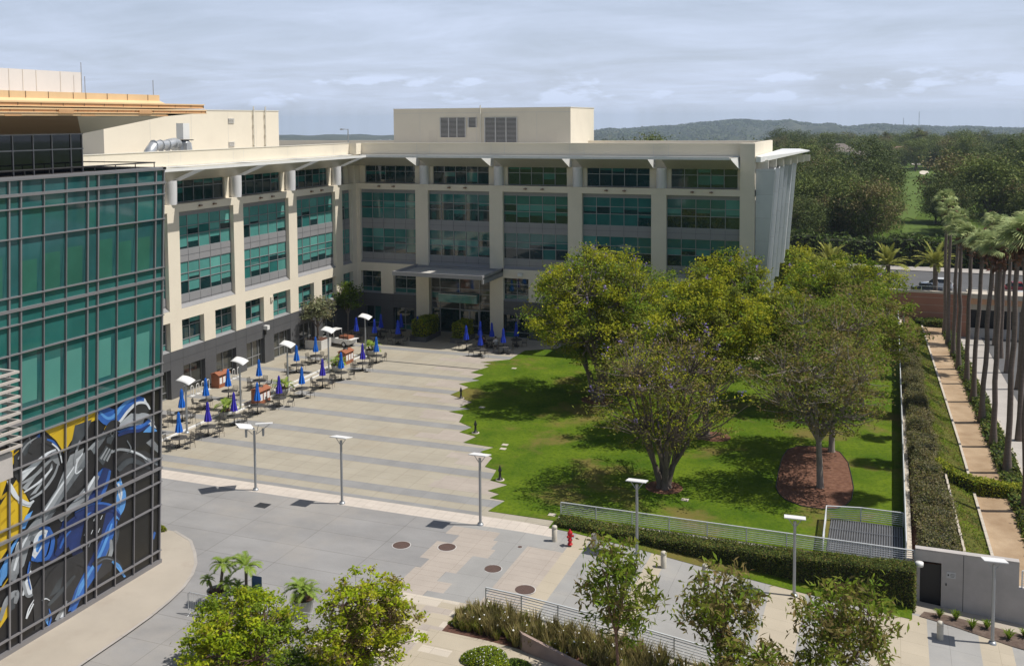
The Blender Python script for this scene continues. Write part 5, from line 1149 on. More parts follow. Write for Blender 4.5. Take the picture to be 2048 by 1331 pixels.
def planter_bowl(x, y, r, h, label, z=0.0, mt=None):
    t = empty('planter_bowl', (x, y, z), label, 'planter', 'round pale planters')
    m = MB(); m.lathe([(r*0.62, 0), (r*0.85, h*0.45), (r*1.0, h), (r*0.93, h), (r*0.9, h*0.86)], n=26); m.build('bowl', mt or potm, t)
    m = MB(); m.lathe([(0, h*0.88), (r*0.92, h*0.86)], n=20); m.build('soil', soil, t); return t
def potted_palm(x, y, z, label, seed, trunks=((0, 0, 0.4, 0.0, 0.0, 1.0),), n=14, mt=None, grp='small palms growing in the planters'):
    t = empty('potted_palm', (x, y, z), label, 'palm', grp); rng = np.random.default_rng(seed)
    for (dx, dy, hh, lx, ly, L_) in trunks:
        m = MB(); m.path([(dx, dy, -0.1), (dx+lx*0.4, dy+ly*0.4, hh*0.5), (dx+lx, dy+ly, hh)], [0.09, 0.075, 0.09], n=7); m.build('trunk', palmb, t)
        V, Q = pinnate(rng, L_, n=n, width=0.28, droop=1.0)
        V = V+np.array([dx+lx, dy+ly, hh]); arr_mesh('fronds', V, Q, mt or lf_pot, t)
for i, (x, y, s_) in enumerate(((7.75, -35.3, 0.66), (8.2, -27.9, 0.62), (8.45, -19.0, 0.6), (8.35, -12.2, 0.6))):
    planter_bowl(x, y, s_, 0.62, 'round pale planter bowl, %s along the outer table row from the tower' % ordn(i))
    potted_palm(x, y, 0.55, 'bushy small palm in the planter, %s along the table row from the tower' % ordn(i), 30+i, trunks=((-0.2, 0.1, 0.35, -0.2, 0.1, 0.95), (0.2, -0.1, 0.45, 0.2, -0.05, 1.05)), n=12)
for i, (x, y, r) in enumerate(((27.25, -61.9, 0.57), (28.7, -61.7, 0.57), (31.7, -61.2, 0.57))):
    planter_bowl(x, y, r, 0.85, ['big pale planter bowl behind the left end of the crowd barrier', 'big pale planter bowl beside the blue sign', 'big pale planter bowl rising behind the two lime-green trees'][i])
potted_palm(27.25, -61.9, 0.75, 'pygmy palm with one tall and two low heads in the planter behind the barrier', 51, trunks=((0.05, 0.1, 1.35, 0.15, 0.1, 0.85), (-0.25, -0.1, 0.55, -0.3, 0.0, 0.5), (0.3, 0.0, 0.5, 0.25, 0.0, 0.6)), n=18, mt=lf_pot)
potted_palm(28.75, -61.7, 0.75, 'pygmy palm with one tall head in the planter beside the blue sign', 52, trunks=((-0.05, 0.1, 1.3, -0.05, 0.1, 1.0), (-0.35, 0, 0.3, -0.1, 0, 0.55), (0.3, -0.2, 0.25, 0.1, 0, 0.6)), n=18, mt=lf_pot)
potted_palm(31.7, -61.2, 0.75, 'feathery palm in the planter behind the lime-green trees', 53, trunks=((-0.1, 0.0, 0.5, -0.1, 0.05, 0.95), (0.15, -0.1, 0.4, 0.1, 0, 0.8)), n=20, mt=lf_pot)
# blue sign stand
t = empty('blue_sign', (29.35, -61.6, 0), 'upright blue sign on a white round foot between the planters', 'sign')
m = MB(); m.box(-0.28, 0.28, -0.02, 0.02, 0.5, 1.75, 0); m.box(-0.31, 0.31, -0.03, -0.021, 0.47, 1.78, 1); m.build('panel', [mat('sign_blue', (0.01, 0.06, 0.22), 0.4), whitep], t)
m = MB(); m.box(-0.05, 0.18, -0.035, -0.031, 0.75, 1.35, 0); m.build('sign_patch', mat('sign_light_blue', (0.10, 0.28, 0.48), 0.5), t)
m = MB(); m.box(-0.28, 0.28, -0.034, -0.032, 0.5, 1.75, 0); m.build('sign_face', MATS['sign_blue'], t)
m = MB(); m.lathe([(0, 0.1), (0.2, 0.09), (0.34, 0.0)], n=20); m.tube((0, 0, 0.05), (0, 0, 0.6), 0.04, n=8); m.build('foot', whitep, t)
# crowd barriers
def barrier(x0, y0, x1, y1, label):
    t = W(empty('crowd_barrier', (x0, y0, 0), label, 'barrier', 'steel crowd barriers around the planters')); L_ = math.hypot(x1-x0, y1-y0); dx, dy = (x1-x0)/L_, (y1-y0)/L_
    m = MB(); m.path([(x0, y0, 0.15), (x0, y0, 1.0), (x0+dx*0.1, y0+dy*0.1, 1.08), (x1-dx*0.1, y1-dy*0.1, 1.08), (x1, y1, 1.0), (x1, y1, 0.15)], 0.022, n=6); m.tube((x0, y0, 0.22), (x1, y1, 0.22), 0.018, n=5); m.build('frame', rail, t)
    m = MB(); k = 0.11
    while k < L_: m.tube((x0+dx*k, y0+dy*k, 0.22), (x0+dx*k, y0+dy*k, 1.08), 0.008, n=4); k += 0.11
    m.build('bars', rail, t)
    for f_ in (0.08, 0.92): m = MB(); xx, yy = x0+(x1-x0)*f_, y0+(y1-y0)*f_; m.path([(xx-dy*0.3, yy+dx*0.3, 0.0), (xx, yy, 0.15), (xx+dy*0.3, yy-dx*0.3, 0.0)], 0.018, n=5); m.build('foot', rail, t)
barrier(26.3, -63.0, 28.45, -63.0, 'steel crowd barrier at the left in front of the planter palms'); barrier(28.55, -62.95, 30.7, -62.85, 'steel crowd barrier in the middle of the three'); barrier(32.0, -62.9, 34.1, -62.7, 'steel crowd barrier at the right, behind the lime-green trees')
# large square planter by the west wing
t = W(empty('square_planter', (1.3, -10.9, 0), 'large square grey planter box by the west wing corner', 'planter'))
m = MB(); m.box(0.3, 2.3, -11.9, -9.9, 0, 0.95); m.build('box', louvm, t)
m = MB(); m.box(0.4, 2.2, -11.8, -10.0, 0.95, 0.97); m.build('soil', soil, t)
# bollards, hydrant, manholes, path spikes
for i, (px, py) in enumerate([(1109, 1081), (1188, 1098), (1327, 1134), (1410, 1160), (1685, 1222), (1880, 1277)]):
    z = 0
    for _ in range(4): p = U(px, py, z); z = gdrive(p[0])
    t = empty('bollard', tuple(p), 'round-topped pale concrete bollard, %s from the left along the sloping walk' % ordn(i), 'bollard', 'pale concrete bollards')
    m = MB(); m.lathe([(0.155, 0), (0.155, 0.70), (0.14, 0.715), (0.14, 0.735), (0.155, 0.75), (0.155, 0.84), (0.12, 0.90), (0.0, 0.92)], n=20); m.build('post', bollm, t)
    m = MB(); m.lathe([(0.157, 0.765), (0.157, 0.80)], n=20); m.build('ring', potm, t)
p = U(1140, 1088); t = empty('fire_hydrant', tuple(p), 'red fire hydrant between the first two bollards', 'fire hydrant')
m = MB(); m.lathe([(0.15, 0), (0.15, 0.05), (0.1, 0.06), (0.1, 0.22), (0.14, 0.24), (0.14, 0.28), (0.1, 0.3), (0.11, 0.6), (0.15, 0.62), (0.15, 0.68), (0.12, 0.76), (0.04, 0.82), (0.04, 0.88), (0, 0.88)], n=18); m.build('barrel', red, t)
for a in (0.3, 2.2, -1.9): m = MB(); m.tube((0, 0, 0.5), (0.2*math.cos(a), 0.2*math.sin(a), 0.5), 0.065, n=10); m.tube((0.18*math.cos(a), 0.18*math.sin(a), 0.5), (0.22*math.cos(a), 0.22*math.sin(a), 0.5), 0.08, n=8); m.build('outlet', red, t)
for i, (px, py, r, lb_) in enumerate(((803, 1090, 0.5, 'rusty round manhole cover nearest the glass tower on the grey drive'), (894, 1094, 0.5, 'rusty round manhole cover in the pinkish slabs, beside the tower-side one'), (986, 1137, 0.46, 'rusty round manhole cover on the grey and pink slab edge'), (1050, 1177, 0.52, 'rusty round manhole cover nearest the foreground railing'), (1040, 1093, 0.13, 'tiny round valve cover left of the hydrant'))):
    x, y, _ = U(px, py, -0.02); zz = gdrive(x); m = MB(); m.lathe([(r*1.08, 0.0), (r*1.08, 0.006), (r, 0.006)], (x, y, zz), 28, 1, False); m.lathe([(r, 0.012), (0, 0.012)], (x, y, zz), 28, 0, False)
    tag(m.build('manhole_cover', [ironm, louvm], org=(x, y, zz)), lb_, 'manhole cover', 'round iron covers in the drive')
for (px, py, lb_) in ((525, 1010, 'square dark drain grate on the grey drive near the twin lamp'), (1493, 1192, 'square dark grate in the sloping slabs behind the foreground trees')):
    x, y, _ = U(px, py, -0.3 if px > 1000 else 0); zz = gdrive(x); m = MB(); m.box(x-0.42, x+0.42, y-0.35, y+0.35, zz, zz+0.012)
    for k in range(6): m.box(x-0.4, x+0.4, y-0.32+k*0.12, y-0.28+k*0.12, zz+0.012, zz+0.02, 1)
    tag(m.build('drain_grate', [blackm, grate_m], org=(x, y, zz)), lb_, 'drain grate')
for i, (px, py) in enumerate(((922, 797), (951, 866), (1000, 960))):
    x, y, _ = U(px, py); m = MB(); m.lathe([(0.2, 0), (0.2, 0.08), (0.1, 0.1), (0.07, 0.6), (0.13, 0.62), (0.12, 0.7), (0.05, 0.9), (0.0, 1.05)], (x, y, 0.03), 14)
    m.lathe([(0.3, 0.0), (0.3, 0.05), (0, 0.05)], (x, y, 0.02), 16, 1)
    tag(m.build('garden_light', [blackm, creamp], org=(x, y, 0)), 'black pointed garden light on the jagged lawn edge, %s from the building' % ordn(i), 'garden light', 'black garden lights on the lawn edge')
for i, (px, py) in enumerate(((1028, 737), (964, 815), (1010, 890), (1006, 898), (1104, 1030), (1370, 1000))):
    x, y, _ = U(px, py); m = MB(); m.box(x-0.22, x+0.22, y-0.2, y+0.2, 0, 0.06); tag(m.build('lawn_box', creamp, org=(x, y, 0)), 'small pale flush box cover in the lawn, %s from the building' % ordn(i), 'box cover', 'pale box covers in the lawn')
# pole beside the palm bank
m = MB(); x, y, z = U(1806, 718, 0.2); m.tube((x, y, 0.1), (x, y, 5.0), 0.10, 0.09, n=10); tag(m.build('metal_pole', steel, org=(x, y, 0.1)), 'plain grey metal pole beside the shrub strip right of the lawn railing', 'pole')

# ================================================================== VEHICLES
def loft(m, st, mi=0, smooth=False):
    n = len(st[0]); vs = [p for r in st for p in r]; k = len(st)
    m.add(vs, [(j*n+i, j*n+(i+1) % n, (j+1)*n+(i+1) % n, (j+1)*n+i) for j in range(k-1) for i in range(n)]+[tuple(range(n))[::-1], tuple((k-1)*n+i for i in range(n))], mi, smooth)
def wheels(t, xs, w, r=0.34):
    for x in xs:
        for sy in (-1, 1):
            m = MB(); m.tube((x, sy*(w-0.2), r), (x, sy*(w+0.01), r), r, n=18); o = m.build('wheel', tyre, t)
            m = MB(); m.tube((x, sy*(w+0.005), r), (x, sy*(w+0.02), r), r*0.6, n=12); m.build('rim', rail, o)
def car(x, y, z, rz, mt, label, L_=4.7, hgt=1.65, suv=True):
    t = empty('parked_car' if False else 'car', (x, y, z), label, 'car', None, rz); w = 0.92; h = L_/2; zt = hgt*0.60
    ring = lambda X, ww, zb, zt_: [(X, -ww, zb), (X, -ww*1.0, (zb+zt_)*0.52), (X, -ww*0.93, zt_), (X, ww*0.93, zt_), (X, ww*1.0, (zb+zt_)*0.52), (X, ww, zb)]
    m = MB(); loft(m, [ring(-h, w*0.85, 0.35, zt*0.85), ring(-h+0.25, w, 0.26, zt*0.98), ring(-h*0.5, w, 0.25, zt), ring(h*0.3, w, 0.25, zt), ring(h*0.45, w, 0.25, zt*0.93), ring(h-0.35, w*0.96, 0.26, zt*0.80), ring(h, w*0.8, 0.35, zt*0.62)]); b = m.build('body', mt, t)
    rc = lambda X, ww, zb, zt_, t2: [(X, -ww, zb), (X+t2, -ww*0.80, zt_), (X+t2, ww*0.80, zt_), (X, ww, zb)]
    xr = -h+0.15 if suv else -h*0.62; m = MB()
    vs = [(xr, -w*0.9, zt-0.02), (h*0.42, -w*0.9, zt*0.95), (h*0.42, w*0.9, zt*0.95), (xr, w*0.9, zt-0.02), (xr+0.35, -w*0.74, hgt-0.06), (h*0.08, -w*0.74, hgt-0.05), (h*0.08, w*0.74, hgt-0.05), (xr+0.35, w*0.74, hgt-0.06)]
    m.add(vs, [(0, 1, 5, 4), (1, 2, 6, 5), (2, 3, 7, 6), (3, 0, 4, 7)], 0); m.build('windows', cglass, t)
    m = MB(); m.add([(xr+0.3, -w*0.76, hgt-0.08), (h*0.1, -w*0.76, hgt-0.07), (h*0.1, w*0.76, hgt-0.07), (xr+0.3, w*0.76, hgt-0.08), (xr+0.5, -w*0.66, hgt), (-0.1, -w*0.66, hgt+0.01), (-0.1, w*0.66, hgt+0.01), (xr+0.5, w*0.66, hgt)], [(0, 1, 5, 4), (1, 2, 6, 5), (2, 3, 7, 6), (3, 0, 4, 7), (4, 5, 6, 7), (0, 3, 2, 1)], 0)
    for xx in (xr+0.1, -0.25, ):
        for sy in (-1, 1): m.tube((xx+0.0, sy*w*0.9, zt-0.02), (xx+0.25, sy*w*0.76, hgt-0.07), 0.04, n=5)
    m.build('roof', mt, t); wheels(t, (-h*0.62, h*0.60), w)
    for sy in (-1, 1):
        m = MB(); m.box(h-0.12, h+0.01, sy*0.5, sy*0.78, zt*0.5, zt*0.62); m.build('headlight', paperw, t)
        m = MB(); m.box(-h-0.01, -h+0.1, sy*0.55, sy*0.8, zt*0.62, zt*0.8); m.build('tail_light', red, t)
sx, sy_, _ = U(1872, 577, -1.55); car(sx, sy_, -1.55, math.pi+0.36-0.36, carw, 'white sport utility car on the cross street behind the palms')
sx, sy_, _ = U(1856, 584.5, -1.55); car(sx, sy_, -1.55, 0.0, card, 'dark grey sedan in front of the white car on the cross street', hgt=1.42, suv=False)
sx, sy_, _ = U(2026, 583, -1.55); car(sx, sy_, -1.55, math.pi, carr, 'red car at the right edge on the cross street, behind the palm trunks', hgt=1.5, suv=False)
sx, sy_, _ = U(2042, 588, -1.55); car(sx+1.5, sy_-3, -1.55, 0, carw, 'white car at the right edge, nearer side of the cross street', hgt=1.5, suv=False)
# utility truck with stake bed
t = empty('utility_truck', (2.7, -9.0, 0), 'small white utility truck with dark stake bed parked by the square planter', 'truck', None, math.pi-0.18)
m = MB(); m.prism([(-1.9, -0.68, 0.32), (1.85, -0.68, 0.32), (1.95, -0.68, 0.75), (1.15, -0.68, 0.92), (0.2, -0.68, 0.92), (0.2, -0.68, 0.85), (-1.9, -0.68, 0.85)], (0, 1.36, 0)); m.build('body', whitep, t)
m = MB(); m.prism([(0.1, -0.64, 0.9), (1.25, -0.64, 0.9), (0.95, -0.64, 1.62), (0.2, -0.64, 1.66)], (0, 1.28, 0)); m.build('cab_glass', cglass, t)
m = MB(); m.box(0.1, 1.0, -0.66, 0.66, 1.62, 1.70)
for (a, b) in ((0.12, 0.18), (1.22, 0.97)):
    for s_ in (-1, 1): m.tube((a, s_*0.65, 0.9), (b, s_*0.65, 1.64), 0.04, n=5)
m.build('cab_roof', whitep, t)
m = MB()
for s_ in (-1, 1):
    for z in (1.0, 1.15, 1.3, 1.45): m.box(-1.85, 0.02, s_*0.66-0.015, s_*0.66+0.015, z, z+0.045)
    for x in (-1.85, -1.2, -0.6, 0.0): m.box(x-0.025, x+0.025, s_*0.66-0.02, s_*0.66+0.02, 0.85, 1.5)
for z in (1.0, 1.15, 1.3, 1.45): m.box(0.0, 0.03, -0.66, 0.66, z, z+0.045)
m.build('stake_sides', blackm, t)
m = MB(); m.box(-1.7, -0.4, -0.5, 0.5, 0.86, 1.12); m.build('load', wood, t); m = MB(); m.box(-2.25, -1.9, -0.66, 0.66, 0.82, 0.87); m.build('tailgate', whitep, t)
wheels(t, (-1.25, 1.25), 0.69, 0.3)

# ================================================================== PEOPLE (seated)
skin = mat('skin', (0.42, 0.24, 0.16), 0.6); hairm = mat('dark_hair', (0.02, 0.015, 0.012), 0.7)
def person(x, y, rz, shirt, label):
    t = empty('person', (x, y, 0), label, 'person', 'people seated under the royal blue umbrellas', rz)
    J = [(0, 0, 0.5), (0.0, 0, 0.72), (0.02, 0, 0.98), (0.03, 0, 1.08), (0.07, 0, 1.20), (0.09, 0, 1.28), (0.0, 0.1, 0.5), (0.42, 0.12, 0.52), (0.46, 0.13, 0.1), (0.58, 0.14, 0.05), (0.0, -0.1, 0.5), (0.42, -0.12, 0.52), (0.44, -0.13, 0.1), (0.56, -0.14, 0.05),
         (0.02, 0.19, 0.98), (0.1, 0.25, 0.74), (0.34, 0.16, 0.76), (0.42, 0.13, 0.78), (0.02, -0.19, 0.98), (0.1, -0.25, 0.74), (0.34, -0.16, 0.76), (0.42, -0.13, 0.78)]
    E_ = [(0, 1), (1, 2), (2, 3), (3, 4), (4, 5), (0, 6), (6, 7), (7, 8), (8, 9), (0, 10), (10, 11), (11, 12), (12, 13), (2, 14), (14, 15), (15, 16), (16, 17), (2, 18), (18, 19), (19, 20), (20, 21)]
    R_ = [.15, .14, .15, .06, .095, .085, .1, .075, .05, .045, .1, .075, .05, .045, .07, .048, .035, .035, .07, .048, .035, .035]
    me = bpy.data.meshes.new('body'); me.from_pydata(J, E_, []); o = bpy.data.objects.new('body', me); link(o); o.parent = t
    sk = o.modifiers.new('skin', 'SKIN'); ss = o.modifiers.new('sub', 'SUBSURF'); ss.levels = ss.render_levels = 1
    for i, r in enumerate(R_): me.skin_vertices[0].data[i].radius = (r, r)
    me.skin_vertices[0].data[0].use_root = True; me.materials.append(skin)
    m = MB(); m.lathe([(0.17, 0.48), (0.165, 0.7), (0.18, 0.95), (0.12, 1.05), (0.07, 1.08)], (0.01, 0, 0), 16, sy=1.1); 
    for s_ in (-1, 1): m.tube((0.02, s_*0.18, 0.99), (0.1, s_*0.25, 0.77), 0.085, 0.07, n=10)
    m.build('shirt', shirt, t)
    m = MB(); m.lathe([(0.0, 0.13), (0.07, 0.11), (0.105, 0.04), (0.10, -0.04), (0.06, -0.08)], (0.06, 0, 1.24), 14); m.build('hair', hairm, t)
    m = MB()
    for s_ in (-1, 1): m.path([(0.0, s_*0.1, 0.5), (0.42, s_*0.12, 0.53), (0.46, s_*0.13, 0.12)], [0.115, 0.09, 0.065], n=10)
    m.build('trousers', blackm, t)
place(chair0, 18.1, -5.4, 0, 0.9, 'black wire chair under the person in the dark top', 'chair', 'black wire cafe chairs'); person(18.1, -5.4, 0.9, mat('shirt_dark', (0.06, 0.02, 0.02), 0.9), 'seated person in a dark top facing the table, left of the pair')
place(chair0, 19.5, -5.3, 0, 2.2, 'black wire chair under the person in the white top', 'chair', 'black wire cafe chairs'); person(19.5, -5.3, 2.2, mat('shirt_white', (0.6, 0.6, 0.6), 0.9), 'seated person in a white top, right of the pair')
place(chair0, 4.6, -3.6, 0, -1.0, 'black wire chair under the lone person in the shade', 'chair', 'black wire cafe chairs'); person(4.6, -3.6, -1.0, mat('shirt_pale', (0.35, 0.42, 0.55), 0.9), 'seated person in a pale blue top deep in the shade left of the entrance')
# ================================================================== TREES
def make_tree(name, trunk_h, zc, rx, rz, ncl, nlf, ls, mats, wts, bmat, seed, cr_=0.9, tr=0.22, limbs=6, zmin=None, shell=0.45, bloom=0, aspect=0.5, up=0.5, lean=(0, 0), twig=True, ry=None, stems=1):
    rng = np.random.default_rng(seed); t = empty(name, (0, 0, 0)); ry = ry or rx
    pts = []
    zlo = zmin if zmin is not None else zc-rz*0.75
    while len(pts) < ncl:
        p = rng.normal(size=3); p /= np.linalg.norm(p); r = rng.uniform(0, 1)**shell; p = p*r
        lump = 1+0.13*math.sin(3*math.atan2(p[1], p[0])+seed)+0.08*math.sin(5*p[2]+seed*2)
        q = np.array([p[0]*rx*lump+lean[0], p[1]*ry*lump+lean[1], zc+p[2]*rz])
        if q[2] > zlo: pts.append(q)
    pts = np.array(pts)
    # limbs
    m = MB()
    base_pts = []
    for s_ in range(stems):
        a = 2*math.pi*s_/max(1, stems)+seed; off = 0 if stems == 1 else tr*0.9
        bx0, by0 = off*math.cos(a), off*math.sin(a); k = 0.35 if stems > 1 else 0.08
        tx, ty = bx0+k*trunk_h*math.cos(a)*0.7, by0+k*trunk_h*math.sin(a)*0.7
        m.path([(bx0*1.3, by0*1.3, -0.15), (bx0, by0, 0.25), (bx0*.6+tx*.4, by0*.6+ty*.4, trunk_h*0.5), (tx, ty, trunk_h)], [tr*1.5, tr*1.05, tr*0.9, tr*0.8], n=9); base_pts.append(np.array([tx, ty, trunk_h]))
    prim = []
    for k in range(limbs):
        a = 2*math.pi*(k+rng.uniform(-.3, .3))/limbs+seed; rr = rng.uniform(0.3, 0.6); e = np.array([rx*rr*math.cos(a)+lean[0]*.6, ry*rr*math.sin(a)+lean[1]*.6, zc+rz*rng.uniform(-0.3, 0.45)])
        b = min(base_pts, key=lambda q: np.linalg.norm(q[:2]-e[:2]*0.3)); mid = b+(e-b)*0.5+np.array([0, 0, -0.08*np.linalg.norm(e-b)])+rng.normal(size=3)*0.12
        m.path([b-np.array([0, 0, 0.1]), mid, e], [tr*0.62, tr*0.42, tr*0.24], n=6); prim += [(mid, tr*0.3), (e, tr*0.22)]
    if twig:
        for q in pts:
            j = min(range(len(prim)), key=lambda i: np.linalg.norm(prim[i][0]-q)+(2.0 if prim[i][0][2] > q[2] else 0)); a, r = prim[j]
            mid = a+(q-a)*0.55+rng.normal(size=3)*0.15+np.array([0, 0, -0.06*np.linalg.norm(q-a)])
            m.path([a, mid, q], [r*0.75, r*0.5, r*0.22], n=4)
    m.build('trunk', bmat, t)
    V = []; Q = []; MI = []; b0 = 0; per = rng.multinomial(nlf, np.ones(ncl)/ncl)
    for q, n in zip(pts, per):
        s3 = cr_*rng.uniform(0.6, 1.25); C = rng.normal(size=(n, 3))*np.array([s3, s3, s3*0.6])*0.5+q
        v, f = leaves(C, ls, rng, aspect, up); V.append(v); Q.append(f+b0); b0 += len(v); MI.append(rng.choice(len(mats), size=n, p=wts) if rng.random() < 0.25 else np.full(n, rng.choice(len(mats), p=wts)))
    arr_mesh('crown', np.concatenate(V), np.concatenate(Q), mats, t, midx=np.concatenate(MI))
    if bloom:
        top = pts[np.argsort(-(pts[:, 2]+rng.normal(size=len(pts))*rz*0.7))[:bloom]]; V = []; Q = []; b0 = 0
        for q in top:
            C = rng.normal(size=(12, 3))*0.13+q+np.array([0, 0, cr_*0.35]); v, f = leaves(C, ls*0.75, rng, 0.7, 0.2); V.append(v); Q.append(f+b0); b0 += len(v)
        arr_mesh('blossoms', np.concatenate(V), np.concatenate(Q), purple, t)
    return t
def put(t, x, y, z, label, cat='tree', group=None, rz=None):
    t.location = (x, y, z)
    if rz is not None: t.rotation_euler = (0, 0, rz)
    return tag(t, label, cat, group)
LG = 'trees standing on the lawn'
put(make_tree('jacaranda_tree', 2.4, 8.3, 6.3, 5.0, 430, 46000, 0.125, [lf_grn, lf_ol, lf_yel], [.38, .2, .42], bark, 1, cr_=0.85, tr=0.30, limbs=8, zmin=3.2, bloom=42, stems=3), 34.95, -20.3, 0, 'tallest broad green tree at the left of the lawn, in front of the main facade', 'tree', LG)
put(make_tree('jacaranda_tree', 1.5, 6.9, 5.2, 4.3, 420, 13500, 0.10, [lf_ol, lf_brn, lf_yel], [.45, .35, .2], bark, 2, cr_=0.72, tr=0.24, limbs=12, zmin=2.6, bloom=60, stems=4), 44.65, -38.6, 0, 'open multi-stemmed tree with violet blooms in the small round mulch ring', 'tree', LG)
put(make_tree('coral_tree', 2.8, 8.2, 4.4, 3.9, 280, 33000, 0.13, [lf_yel, lf_grn, lf_ol], [.62, .2, .18], bark, 3, cr_=0.8, tr=0.26, limbs=7, zmin=4.2, bloom=6, up=0.3), 45.4, -27.0, 0, 'dense yellow-green tree in the middle of the lawn', 'tree', LG)
put(make_tree('elm_tree', 3.2, 7.1, 4.3, 3.5, 420, 12500, 0.10, [lf_brn, lf_ol, lf_grn], [.5, .3, .2], barkl, 4, cr_=0.65, tr=0.22, limbs=9, zmin=3.4), 54.2, -35.15, 0, 'open brownish tree with pale limbs at the front of the big mulch bed', 'tree', LG)
put(make_tree('elm_tree', 3.2, 7.9, 4.2, 3.7, 380, 14500, 0.105, [lf_brn, lf_ol, lf_grn], [.4, .3, .3], barkl, 5, cr_=0.7, tr=0.22, limbs=8, zmin=3.8), 54.5, -27.6, 0, 'brownish tree at the back edge of the big mulch bed', 'tree', LG)
put(make_tree('jacaranda_tree', 3.0, 7.4, 5.4, 3.9, 300, 27000, 0.14, [lf_grn, lf_yel, lf_ol], [.45, .3, .25], bark, 6, cr_=0.85, tr=0.25, limbs=7, zmin=3.6, bloom=5), 54.4, -4.0, 0, 'wide green tree at the far right of the lawn beside the silver fins', 'tree', LG)
put(make_tree('coral_tree', 2.8, 8.0, 4.6, 3.7, 280, 27000, 0.14, [lf_yel, lf_ol, lf_grn], [.45, .3, .25], bark, 7, cr_=0.82, tr=0.25, limbs=7, zmin=3.8, bloom=12), 44.3, -8.5, 0, 'yellowish tree close to the right end of the main facade', 'tree', LG)
put(make_tree('jacaranda_tree', 2.8, 6.9, 4.3, 3.5, 250, 21000, 0.13, [lf_ol, lf_grn, lf_brn], [.4, .35, .25], barkl, 8, cr_=0.8, tr=0.22, limbs=7, zmin=3.2, bloom=4), 56.2, -15.5, 0, 'olive tree beside the long right-hand railing', 'tree', LG)
put(make_tree('jacaranda_tree', 2.6, 6.8, 3.9, 3.3, 230, 20000, 0.13, [lf_grn, lf_yel, lf_ol], [.5, .25, .25], bark, 9, cr_=0.78, tr=0.22, limbs=7, zmin=3.0, bloom=8), 49.6, -17.0, 0, 'smaller green tree between the yellow-green one and the silver fins', 'tree', LG)
put(make_tree('jacaranda_tree', 2.6, 6.9, 4.6, 3.4, 230, 20000, 0.13, [lf_grn, lf_ol], [.6, .4], bark, 10, cr_=0.8, tr=0.22, limbs=7, zmin=2.4, bloom=9), 38.8, -13.0, 0, 'green tree tucked behind the tallest one near the facade', 'tree', LG)
put(make_tree('olive_tree', 1.3, 3.1, 1.75, 1.35, 45, 2600, 0.14, [lf_sage, lf_shrub], [.7, .3], bark, 11, cr_=0.75, tr=0.12), 1.3, -10.9, 0.95, 'grey-green tree growing in the square planter box', 'tree', 'young trees by the west wing corner')
put(make_tree('magnolia_tree', 2.4, 4.3, 1.5, 1.7, 42, 2200, 0.15, [lf_dark, lf_grn], [.5, .5], barkl, 12, cr_=0.7, tr=0.08), 0.9, -4.0, 0, 'slim dark green tree in the inner corner behind the utility truck', 'tree', 'young trees by the west wing corner')
# foreground trees
FG = 'foreground trees at the bottom of the picture'
put(make_tree('lime_green_tree', 0.8, 1.75, 2.75, 1.75, 300, 12500, 0.095, [lf_lime, lf_yel, lf_grn], [.55, .2, .25], barkr, 13, cr_=0.36, tr=0.12, limbs=8, zmin=0.3, up=0.7), 32.0, -66.6, 0, 'lime-green bushy tree at bottom left, the lower and wider of the two', 'tree', FG)
put(make_tree('lime_green_tree', 1.1, 2.75, 2.4, 1.95, 280, 11500, 0.095, [lf_lime, lf_yel, lf_brn], [.55, .25, .2], barkr, 14, cr_=0.34, tr=0.12, limbs=8, zmin=0.8, up=0.7), 37.5, -65.3, 0, 'lime-green rounded tree at the bottom, the taller right one of the two', 'tree', FG)
put(make_tree('lime_green_tree', 0.5, 0.9, 1.3, 1.0, 40, 3200, 0.085, [lf_dark, lf_grn], [.4, .6], barkr, 15, cr_=0.6, tr=0.08), 35.4, -67.2, 0, 'darker low shrub between the two lime-green trees', 'shrub', None)
lsz = 0.18
nar = dict(aspect=0.3, up=0.15)
put(make_tree('strawberry_tree', 2.3, 4.3, 1.6, 2.5, 70, 2300, lsz, [lf_ol, lf_grn, lf_brn], [.35, .45, .2], barkr, 16, cr_=0.62, tr=0.075, limbs=9, zmin=1.6, **nar), 47.4, -60.6, gdrive(47.4), 'slender open tree behind the foreground railing, leftmost of the narrow-leaved ones', 'tree', FG)
put(make_tree('strawberry_tree', 2.4, 4.3, 1.8, 2.5, 75, 2500, lsz, [lf_brn, lf_grn, lf_ol], [.4, .35, .25], barkr, 17, cr_=0.62, tr=0.08, limbs=9, zmin=1.6, **nar), 51.7, -59.6, gdrive(51.7), 'open narrow-leaved tree with reddish trunk, middle of the three', 'tree', FG)
put(make_tree('strawberry_tree', 2.2, 3.9, 2.3, 2.4, 95, 3500, lsz, [lf_brn, lf_grn, lf_ol], [.4, .3, .3], barkr, 18, cr_=0.68, tr=0.08, limbs=9, zmin=1.2, **nar), 56.6, -58.2, gdrive(56.6), 'widest narrow-leaved tree at bottom right, in front of the clipped hedge end', 'tree', FG)
put(make_tree('strawberry_tree', 1.6, 2.3, 1.9, 1.6, 60, 2300, lsz, [lf_brn, lf_grn, lf_ol], [.35, .35, .3], barkr, 19, cr_=0.62, tr=0.07, limbs=7, zmin=0.7, **nar), 53.6, -61.2, gdrive(53.6), 'low narrow-leaved tree cut by the bottom edge', 'tree', FG)
bushA = make_tree('street_tree', 0.9, 3.6, 2.9, 2.9, 70, 7000, 0.17, [lf_yel, lf_ol, lf_grn], [.45, .35, .2], bark, 25, cr_=1.2, tr=0.15, zmin=0.6)
freeze(None)
